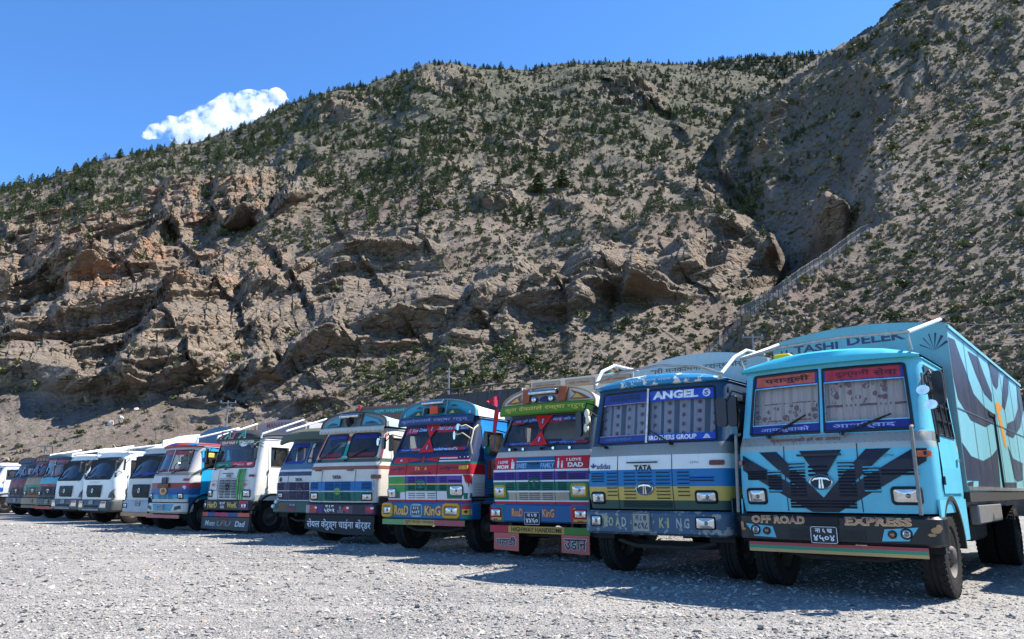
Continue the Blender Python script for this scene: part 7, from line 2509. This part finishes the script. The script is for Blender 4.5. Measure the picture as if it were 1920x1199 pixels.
# ------------------------------------------------------------------ trucks: plainer modern cabs
def modern(label, X, Y, deg, col, bump_col, grille, film=None, deflector=None, lamps=True, emblem='0', plate_z=0.82, low_plank=None, side=None, word=None):
    t = Truck(label, X, Y, deg, MODERN, 0.24, cab_len=1.9)
    S = t.S
    BODY = P(*col, dirt=0.15)
    t.cab([(0.92, 2.8, BODY)], [(-1, 1, 1.74, 2.6)], side=side or BODY, doors=(0.75, 1.7), zd=(1.0, 2.66), zw=(1.8, 2.5))
    w = t.pane(-1, 1, 1.74, 2.6, 0.08, gr=0.028, tint=glass('green_windscreen', (0.42, 0.5, 0.48)))
    decal('windscreen_edge', rect(-1, 1, 1.74, 1.82), ink(20, 22, 24), S.ms, 0.004, w, 0.1)
    if film:
        decal('windscreen_film', rect(-0.99, 0.99, 2.44, 2.59), ink(*film), S.ms, 0.004, w, 0.12)
        decal('windscreen_film', rect(-0.99, 0.99, 1.82, 1.93), ink(40, 50, 120), S.ms, 0.006, w, 0.12)
    t.roof(0.12, 0.05, 0.06, BODY)
    # black grille with slats
    G = P(*grille, rough=0.5, dirt=0.2)
    gp = [(-0.56, 1.5), (-0.5, 1.02), (0.5, 1.02), (0.56, 1.5)]
    go = decal('grille', gp, G, S.m, 0.005, t.root, 0.12)
    for z in half(1.08, 1.45, 6):
        MB().tube([S.m(x, z, 0.014) for x in np.linspace(-0.52, 0.52, 7)], 0.012, n=5).build('grille_slat', G, go)
    eb = MB().tube([S.m(a, b, 0.03) for a, b in ellipse(0, 1.28, 0.05, 0.08, 16)], 0.013, closed=True, n=5)
    eb.build('grille_emblem', CHROME, go, True)
    for sx in (-1, 1):
        decal('corner_scoop', [(sx * 0.98, 1.0), (sx * 1.22, 1.0), (sx * 1.22, 1.36)][::sx], P(96, 100, 104), S.m, 0.005, t.root, 0.05)
    if word:
        text(word, 0, 1.62, 0.8, 0.05, ink(150, 154, 158), S.m, 0.006, t.root, 0.01)
    t.bumper(P(*bump_col, dirt=0.25), [(0.46, 1.2, 0.06, 0.06), (0.52, 1.25, 0.0, 0.06), (0.86, 1.26, 0.0, 0.06), (0.93, 1.22, 0.05, 0.06)], rc=0.24, depth=0.6)
    B = t.B
    if lamps:
        for sx in (-1, 1):
            x = sx * 0.84
            hp = MB().prism([(x - 0.19, 0.62), (x + 0.19, 0.62), (x + 0.17 + 0.03 * sx, 0.86), (x - 0.15 + 0.03 * sx, 0.86)], lambda a, b, d: B.m(a, b, d), 0.002, 0.02).build('headlight', LENS, t.bump)
            decal('indicator_lens', [(x - 0.16, 0.77), (x + 0.18, 0.77), (x + 0.17, 0.85), (x - 0.14, 0.85)], plain('red_lens', (190, 60, 40), 0.3), B.m, 0.024, hp)
        MB().box(-0.5, 0.5, -0.012, 0.0, 0.62, 0.7).build('bumper_duct', BLACK, t.bump)
        MB().box(-0.62, 0.62, -0.02, -0.002, 0.5, 0.56, c=0.006).build('bumper_lip', P(150, 152, 154), t.bump)
    t.plate(0, plate_z, 0.34, 0.17, 'ना ७ ख', '१२६४', bgm=P(70, 72, 76) if lamps else P(50, 52, 56))
    t.mirror(1.42, 2.25, 0.1, (0.11, 0.2), (1.15, 0.55, 2.55))
    t.mirror(1.42, 1.9, 0.1, (0.11, 0.1), (1.15, 0.55, 2.0))
    t.mirror(-1.42, 2.25, 0.15, (0.1, 0.22), (-1.15, 0.55, 2.5))
    t.wiper(-0.6, -0.1, 1.74, 1.86)
    t.wiper(0.1, 0.6, 1.74, 1.86)
    t.gear(1.15, arch_mat=P(60, 62, 64))
    if deflector:
        D = P(*deflector, dirt=0.15)
        mb = MB()
        ys, zs = [0.62, 0.9, 1.25, 1.6, 1.9], [2.86, 3.02, 3.22, 3.36, 3.42]
        mb.grid(lambda u, k: (u * (0.9 + 0.06 * k), ys[k] + 0.16 * u * u, zs[k] - 0.14 * abs(u) ** 4), list(np.linspace(-1, 1, 12)), list(range(5)))
        for sg in (-1, 1):
            mb.add([(sg * (0.9 + 0.06 * k), ys[k] + 0.16, zs[k] - 0.14) for k in range(5)] + [(sg * 1.05, 0.8, 2.86), (sg * 1.1, 2.06, 2.86)], [(0, 1, 2, 5), (2, 3, 4, 6, 5)])
        mb.build('wind_deflector', D, t.root, True)
    return t


def plain_cab(label, X, Y, deg, bands, side, film, roofc, bodyc, crest=None, bumperc=(60, 60, 62), plankc=None, tab=RAKED, two=True):
    t = Truck(label, X, Y, deg, tab, 0.15)
    S = t.S
    zb, zt_ = (2.08, 2.66) if tab is RAKED else (1.97, 2.76)
    pn = [(-1, -0.05, zb, zt_), (0.0, 1, zb, zt_)]
    t.cab([(a, b, P(*c)) for a, b, c in bands], pn, side=P(*side))
    for i, p in enumerate(pn):
        w = t.pane(*p, 0.05)
        decal('windscreen_film', rect(p[0] + 0.02, p[1] - 0.02, zt_ - 0.14, zt_ - 0.01), ink(*film), S.ms, 0.004, w, 0.12)
        decal('windscreen_film', rect(p[0] + 0.02, p[1] - 0.02, zb + 0.01, zb + 0.08), ink(*film), S.ms, 0.004, w, 0.12)
    MB().tube([S.ms(-0.025, z, 0.014) for z in (zb, (zb + zt_) / 2, zt_)], 0.02, n=6).build('windscreen_pillar', WHITEPIPE, t.root)
    t.slots(STD_SLOTS(1.1, 1.45, 7), P(*bands[0][2]), 0.025)
    t.badge(-0.05, 1.3, 0.14, 0.09)
    t.headlight(-0.92, 1.17, 0.28, 0.2)
    t.headlight(0.88, 1.17, 0.28, 0.2)
    t.indicator(1.02, 1.66)
    t.bumper(P(*bumperc))
    t.plate(0.0, 0.78, 0.34, 0.2, 'ना २ ख', '३८२०')
    if crest:
        cp, mp, arc = t.crest(2.76, 0.36, 1.08, 0.32, P(*crest[0]), P(*crest[1]))
        t.cap.build('crest_canopy', P(*crest[1]), cp, True)
        for x in (-0.7, -0.35, 0.0, 0.35, 0.7):
            decal('crest_panel', rrect(x, 2.9, 0.26, 0.16, 0.04, 4), P(*crest[2]), mp, 0.006, cp)
    else:
        t.roof(0.2, 0.07, 0.12, P(*roofc))
    if plankc:
        t.plank(0.44, 0.57, -1.1, 1.1, [(-1.1, 1.1, 0.442, 0.568, P(*plankc))])
    t.mirror(1.36, 2.3, 0.1, (0.09, 0.18), (1.1, 0.45, 2.5))
    t.mirror(-1.36, 2.3, 0.1, (0.09, 0.18), (-1.1, 0.45, 2.5))
    t.wiper(-0.7, -0.3, zb - 0.05, zb + 0.1)
    t.wiper(0.3, 0.7, zb - 0.05, zb + 0.1)
    t.gear(arch_mat=P(50, 50, 54))
    return t


truck_blue_box()
truck_angel()
truck_handsome()
truck_roadking()
truck_white_flap()
truck_olive_visor()
truck_hard_work()
truck_striped_cab()

t9 = modern('silver white truck with roof wind deflector and orange underrun plank', -13.69, 28.36, -34.0, (200, 202, 204), (176, 178, 178), (40, 42, 46), film=(150, 50, 56), deflector=(226, 228, 230), lamps=False)
t9.plank(0.36, 0.5, -1.15, 1.15, [(-1.15, 1.15, 0.362, 0.498, P(198, 140, 96))])
for x in (-0.9, 0.9):
    t9.headlight(x, 0.74, 0.3, 0.18, TRIM, 0.03, t9.B, 'headlight', t9.bump, 0.03)
t9.body(2.15, 8.4, 1.15, 3.34, 1.24, 0.0, P(226, 226, 224), P(222, 222, 220), 5, P(220, 220, 218))
t10 = modern('clean white truck with dark grey bumper and black grille, the bigger of two alike', -17.05, 31.4, -34.0, (232, 234, 236), (72, 76, 82), (44, 48, 52), word='B H A R A T')
bo, fm = t10.body(2.2, 8.4, 1.2, 3.0, 1.24, 0.12, P(86, 116, 138), P(120, 124, 124), 6)
MB().box(-1.0, 1.0, 2.16, 2.197, 2.7, 2.95).build('painted_board', P(52, 80, 110), bo)
for x in (-1.1, 1.1):
    t10.tube('roof_stay', [(x * 0.98, 0.7, 2.84), (x, 0.72, 2.96), (x * 1.05, 2.18, 3.2)], 0.04, WHITEPIPE)
t11 = modern('white truck with grey bumper tucked behind the bigger clean white one', -20.05, 34.6, -33.0, (226, 228, 230), (84, 88, 92), (52, 56, 60))
bo, fm = t11.body(2.2, 8.4, 1.2, 3.05, 1.24, 0.12, P(150, 196, 216), P(140, 176, 190), 6)
for x in (-1.1, 1.1):
    t11.tube('roof_stay', [(x * 0.98, 0.7, 2.84), (x, 0.72, 2.96), (x * 1.05, 2.18, 3.2)], 0.04, WHITEPIPE)
t12 = plain_cab('blue cabbed truck with red banner on its windscreen and teal front', -22.1, 36.8, -33.0, [(0.97, 1.5, (40, 44, 60)), (1.5, 1.62, (150, 60, 60)), (1.62, 1.93, (92, 160, 176)), (1.93, 2.86, (44, 60, 110))],
                (52, 66, 110), (150, 46, 60), (60, 82, 100), None, plankc=(190, 70, 60), tab=UPRIGHT, bumperc=(70, 84, 70))
bo, fm = t12.body(1.95, 8.2, 1.2, 3.05, 1.24, 0.22, P(44, 92, 110), P(150, 140, 156), 6)
text('श्री पाथीभरा', 0, 3.1, 1.6, 0.16, ink(150, 44, 50), fm, 0.006, bo, 0.03)
for x in (-1.1, 1.1):
    t12.tube('roof_stay', [(x * 0.98, 0.4, 2.9), (x, 0.42, 3.0), (x * 1.05, 1.93, 3.3)], 0.045, WHITEPIPE)
t13 = plain_cab('worn red brown truck with green and yellow painted front', -24.7, 39.8, -33.0, [(0.97, 1.3, (120, 84, 62)), (1.3, 1.6, (54, 120, 104)), (1.6, 1.95, (150, 130, 96)), (1.95, 2.8, (96, 66, 62))],
                (110, 70, 66), (110, 44, 50), (70, 60, 56), None, crest=((110, 70, 66), (70, 66, 62), (150, 120, 100)), bumperc=(150, 128, 96), plankc=(120, 96, 80))
t13.body(1.9, 8.2, 1.2, 3.0, 1.24, 0.0, P(180, 110, 80), P(206, 150, 110), 7)
t14 = plain_cab('dark grey truck with maroon cab, small and far down the row', -27.6, 43.0, -33.0, [(0.97, 1.4, (60, 56, 58)), (1.4, 1.9, (116, 50, 52)), (1.9, 2.8, (64, 66, 84))],
                (70, 70, 86), (60, 50, 80), (70, 66, 72), None, crest=((100, 60, 66), (66, 66, 72), (60, 80, 110)), bumperc=(84, 84, 88))
t14.body(1.9, 8.2, 1.2, 2.9, 1.24, 0.0, P(130, 126, 120), P(150, 146, 136), 7)
t15 = plain_cab('white truck with blue flash and red sign, farthest in the row', -32.0, 47.2, -50.0, [(0.97, 1.25, (230, 230, 228)), (1.25, 1.5, (50, 84, 190)), (1.5, 2.8, (232, 232, 230))],
                (234, 234, 232), (60, 60, 120), (230, 230, 228), None, bumperc=(70, 72, 76))
bo, fm = t15.body(1.8, 7.2, 1.1, 2.7, 1.2, 0.0, P(228, 228, 226), P(226, 226, 224), 0)
for i in range(4):
    MB().box(1.204, 1.23, 1.95, 3.6, 1.5 + 0.22 * i, 1.64 + 0.22 * i).build('side_louvre', TRIM, bo)
MB().box(1.204, 1.235, 1.95, 3.6, 2.42, 2.62).build('side_sign', P(210, 40, 50), bo)
decal('blue_flash', [(1.95, 1.12), (7.0, 1.12), (7.0, 1.42), (4.0, 1.36)], P(50, 84, 190), lambda a, b, d: (1.2 + d, a, b), 0.006, bo)
# a further truck of the row stands just beyond the right edge of the view; its shadow falls across the yard
truck_angel(8.7, 9.7, -39.0, 'blue and white truck parked beyond the blue box truck', False)


# ------------------------------------------------------------------ stones under wheels and on the yard
def stone_at(p, s, seed, label, cat='stone', group=None, name='stone', flat=0.6, mat=STONE):
    me = stone_mesh(seed, flat, mat, 2)
    o = link(name, me)
    o.location = p
    o.scale = s if isinstance(s, (tuple, list)) else (s, s, s)
    o.rotation_euler = (random.uniform(-0.2, 0.2), random.uniform(-0.2, 0.2), random.uniform(0, 6.28))
    return tag(o, label, cat, group)


for i, (u, v, s, lb) in enumerate(((1762, 1109, 0.3, 'flat grey stone chocking the front wheel of the blue box truck'), (1452, 1090, 0.26, 'grey stone by the far front wheel of the blue box truck'),
                                   (1156, 1062, 0.17, 'pale stone chocking the front wheel of the ANGEL truck'), (1893, 1056, 0.34, 'flat stone under the rear wheel of the blue box truck'),
                                   (1171, 1114, 0.13, 'lone grey stone lying on the open gravel'), (908, 1089, 0.08, 'small dark stone in front of the HIGHWAY HANDSOME truck'),
                                   (1137, 1052, 0.2, 'flat stone beside the wheel chock of the ANGEL truck'))):
    g = on_ground(u, v)
    stone_at((g.x, g.y, 0.02 + s * 0.12), s, 300 + i, lb)
# pale boulders on the scree
for i, (u, v, s) in enumerate(((208, 797, 22), (226, 785, 16), (97, 818, 13), (130, 803, 12), (148, 812, 14), (255, 770, 10), (300, 840, 9), (560, 800, 8), (600, 770, 9), (690, 800, 8))):
    q_, _, _, r0, _, _ = land_pts(np.array([float(u)]), np.array([float(v)]))
    d = s * float(r0[0]) / F_PX
    stone_at(tuple(q_[0]), d, 340 + i, ['pale boulder half sunk in the scree above the parked trucks', 'dark boulder on the bare scree at the mountain foot'][2 <= i < 5], 'boulder',
             ['pale boulders on the scree', 'dark boulders on the scree'][2 <= i < 5], 'boulder', 0.75, plain('pale_boulder', (186, 178, 166), 0.95) if not 2 <= i < 5 else plain('dark_boulder', (84, 78, 70), 0.95))

# ------------------------------------------------------------------ chain-link fence up the spur
fe = bpy.data.objects.new('wire_fence', None)
COL.objects.link(fe)
tag(fe, 'long wire fence on dark posts climbing the edge of the near slope', 'fence')
FP = []
fus = np.linspace(1322, 1632, 37)
for u in fus:
    v = pl(FENCE, u) + 7
    q_, _, _, _, _, _ = land_pts(np.array([u]), np.array([v]))
    FP.append(Vector(q_[0]))
for i in range(1, len(FP) - 1):
    FP[i].z = 0.25 * FP[i - 1].z + 0.5 * FP[i].z + 0.25 * FP[i + 1].z
fe.location = FP[0]
POST = MB().tube([(0, 0, -0.6), (0, 0, 2.0)], 0.055, n=6).build('post', plain('fence_post', (58, 58, 58), 0.7, 0.3), fe)
post_me = POST.data
bpy.data.objects.remove(POST)
WIRE = plain('galvanised_wire', (126, 128, 128), 0.5, 0.5)
for i, p in enumerate(FP):
    o = link('post', post_me, fe)
    o.location = p - FP[0]
for i in range(len(FP) - 1):
    a, b = FP[i] - FP[0], FP[i + 1] - FP[0]
    mb = MB()
    up = Vector((0, 0, 1))
    n = 9
    for k in range(-7, n):
        for sg in (0, 1):
            t0, t1 = k / n, (k + 7) / n
            c0, c1 = max(0, t0), min(1, t1)
            if c1 <= c0:
                continue
            z0_, z1_ = (c0 - t0) / (t1 - t0), (c1 - t0) / (t1 - t0)
            if sg:
                z0_, z1_ = 1 - z0_, 1 - z1_
            mb.tube([a.lerp(b, c0) + up * (0.1 + 1.8 * z0_), a.lerp(b, c1) + up * (0.1 + 1.8 * z1_)], 0.009, n=3)
    for z in (0.1, 1.0, 1.9):
        mb.tube([a + up * z, b + up * z], 0.012, n=3)
    mb.build('mesh_panel', WIRE, fe)

# ------------------------------------------------------------------ power poles and lines
POLE = plain('pole_metal', (128, 128, 124), 0.6, 0.2)


def pole(u, vtop_, depth, label, arms=1, height=9.0):
    top = at(u, vtop_, depth)
    e = bpy.data.objects.new('power_pole', None)
    COL.objects.link(e)
    e.location = (top.x, top.y, top.z - height)
    tag(e, label, 'power pole', 'power poles at the mountain foot')
    MB().tube([(0, 0, -0.5), (0, 0, height * 0.5), (0, 0, height)], [0.15, 0.12, 0.08], n=8).build('pole_shaft', POLE, e)
    for k in range(arms):
        z = height - 0.25 - 0.6 * k
        MB().box(-0.85, 0.85, -0.05, 0.05, z, z + 0.1).build('cross_arm', POLE, e)
        for x in (-0.75, 0.0, 0.75):
            MB().lathe([(z + 0.1, 0.03), (z + 0.16, 0.06), (z + 0.22, 0.05), (z + 0.28, 0.03)], (x, 0, 0), 8, 0, 'z').build('insulator', plain('insulator', (150, 150, 146), 0.3), e)
    return e


pole(428, 752, 78, 'pale power pole with two cross arms above the white HarD WorK truck', 2)
pole(842, 690, 80, 'slim grey pole on the slope behind the RoaD KinG truck', 0, 8)
pole(86, 834, 82, 'pale power pole with cross arm at the far left above the row', 1)
pole(1411, 628, 60, 'thin pole rising behind the ANGEL truck near the fence', 1, 9)
for k, (u0, v0, u1, v1) in enumerate(((1640, 617, 2050, 612), (1660, 632, 2050, 628), (1690, 596, 2060, 590))):
    a, b = at(u0, v0, 34), at(u1, v1, 28)
    pts = []
    for i in range(13):
        t_ = i / 12
        q = a.lerp(b, t_)
        q.z -= 0.35 * 4 * t_ * (1 - t_)
        pts.append(q)
    w = MB().tube(pts, 0.012, n=4).build('power_line', plain('cable', (120, 120, 118), 0.6))
    tag(w, ('upper', 'lower', 'highest')[k] + ' thin overhead cable crossing the near slope behind the blue box', 'cable', 'overhead cables')

# ------------------------------------------------------------------ red pennant by the mirror of the HIGHWAY HANDSOME truck
fl = bpy.data.objects.new('red_pennant', None)
COL.objects.link(fl)
base, tip = at(925, 846, 14.9), at(938, 733, 15.1)
fl.location = base
tag(fl, 'red triangular pennant on a thin tilted pole between two decorated trucks', 'pennant')
MB().tube([(0, 0, 0), tuple(tip - base)], 0.012, n=6).build('pennant_pole', plain('blue_pole', (70, 60, 120), 0.5), fl)
RDF = plain('red_cloth', (196, 40, 66), 0.8)
q1, q2, q3 = tip - base + Vector((0, 0, -0.06)), at(912, 753, 14.9) - base, at(932, 764, 15.0) - base
vv, ff = [], []
n = 7
for i in range(n + 1):
    a, b = q1.lerp(q2, i / n), q3.lerp(q2, i / n)
    for j in range(4):
        p = a.lerp(b, j / 3)
        vv.append((p.x, p.y + 0.03 * math.sin(i * 1.3 + j), p.z))
for i in range(n):
    for j in range(3):
        ff.append((i * 4 + j, (i + 1) * 4 + j, (i + 1) * 4 + j + 1, i * 4 + j + 1))
MB().add(vv, ff).build('pennant_cloth', RDF, fl, True)
q4, q5 = at(930, 768, 15.0) - base, at(926, 812, 14.95) - base
MB().add([q4 + Vector((-0.03, 0, 0)), q4 + Vector((0.07, 0, 0)), q5 + Vector((0.04, 0.02, 0)), q5 + Vector((-0.03, 0.03, 0))], [(0, 1, 2, 3)]).build('pennant_tail', RDF, fl)


# ------------------------------------------------------------------ cumulus cloud far beyond the ridge
def cloud():
    rg = random.Random(3)
    c0 = at(440, 225, 3600)
    bm = bmesh.new()
    puffs = [(330, 240, 34), (345, 250, 40), (365, 232, 36), (385, 240, 44), (400, 215, 40), (425, 225, 55), (430, 200, 36), (455, 215, 50), (470, 190, 34), (490, 205, 40), (500, 188, 28), (518, 182, 26), (528, 192, 20), (380, 260, 40), (420, 260, 50), (290, 247, 22), (300, 240, 16), (276, 254, 14), (460, 240, 40), (350, 225, 20)]
    m = bpy.data.materials.new('cloud_vapour')
    m.use_nodes = True
    nt = m.node_tree
    nt.nodes.clear()
    out = nd(nt, 'ShaderNodeOutputMaterial')
    vol = nd(nt, 'ShaderNodeVolumePrincipled')
    vol.inputs['Color'].default_value = (1, 1, 1, 1)
    vol.inputs['Anisotropy'].default_value = 0.3
    geo = nd(nt, 'ShaderNodeNewGeometry')
    nz_ = nd(nt, 'ShaderNodeTexNoise', i_Scale=0.016, i_Detail=6.0, i_Roughness=0.66)
    nt.links.new(geo.outputs['Position'], nz_.inputs['Vector'])
    r = nd(nt, 'ShaderNodeMapRange')
    r.inputs['From Min'].default_value = 0.48
    r.inputs['From Max'].default_value = 0.74
    r.inputs['To Max'].default_value = 0.09
    nt.links.new(nz_.outputs['Fac'], r.inputs['Value'])
    nt.links.new(r.outputs[0], vol.inputs['Density'])
    nt.links.new(vol.outputs[0], out.inputs['Volume'])
    mb = MB()
    for (u, v, s) in puffs:
        p = at(u, v, 3600 + rg.uniform(-60, 60))
        rad = s * 3600 / F_PX * 0.8
        b2 = bmesh.new()
        bmesh.ops.create_icosphere(b2, subdivisions=2, radius=rad)
        for w in b2.verts:
            w.co *= 1 + rg.uniform(-0.12, 0.12)
            w.co.z *= 0.85
        b2.verts.index_update()
        mb.add([w.co + p - c0 for w in b2.verts], [[w.index for w in f.verts] for f in b2.faces])
        b2.free()
    o = mb.build('cloud', m)
    o.location = c0
    # one closed skin around all puffs
    rm = o.modifiers.new('merge', 'REMESH')
    rm.mode = 'VOXEL'
    rm.voxel_size = 9.0
    tag(o, 'small white cumulus cloud above the left shoulder of the mountain', 'cloud')
    m.cycles.volume_step_rate = 4.0


cloud()
print('objects', len(bpy.data.objects))
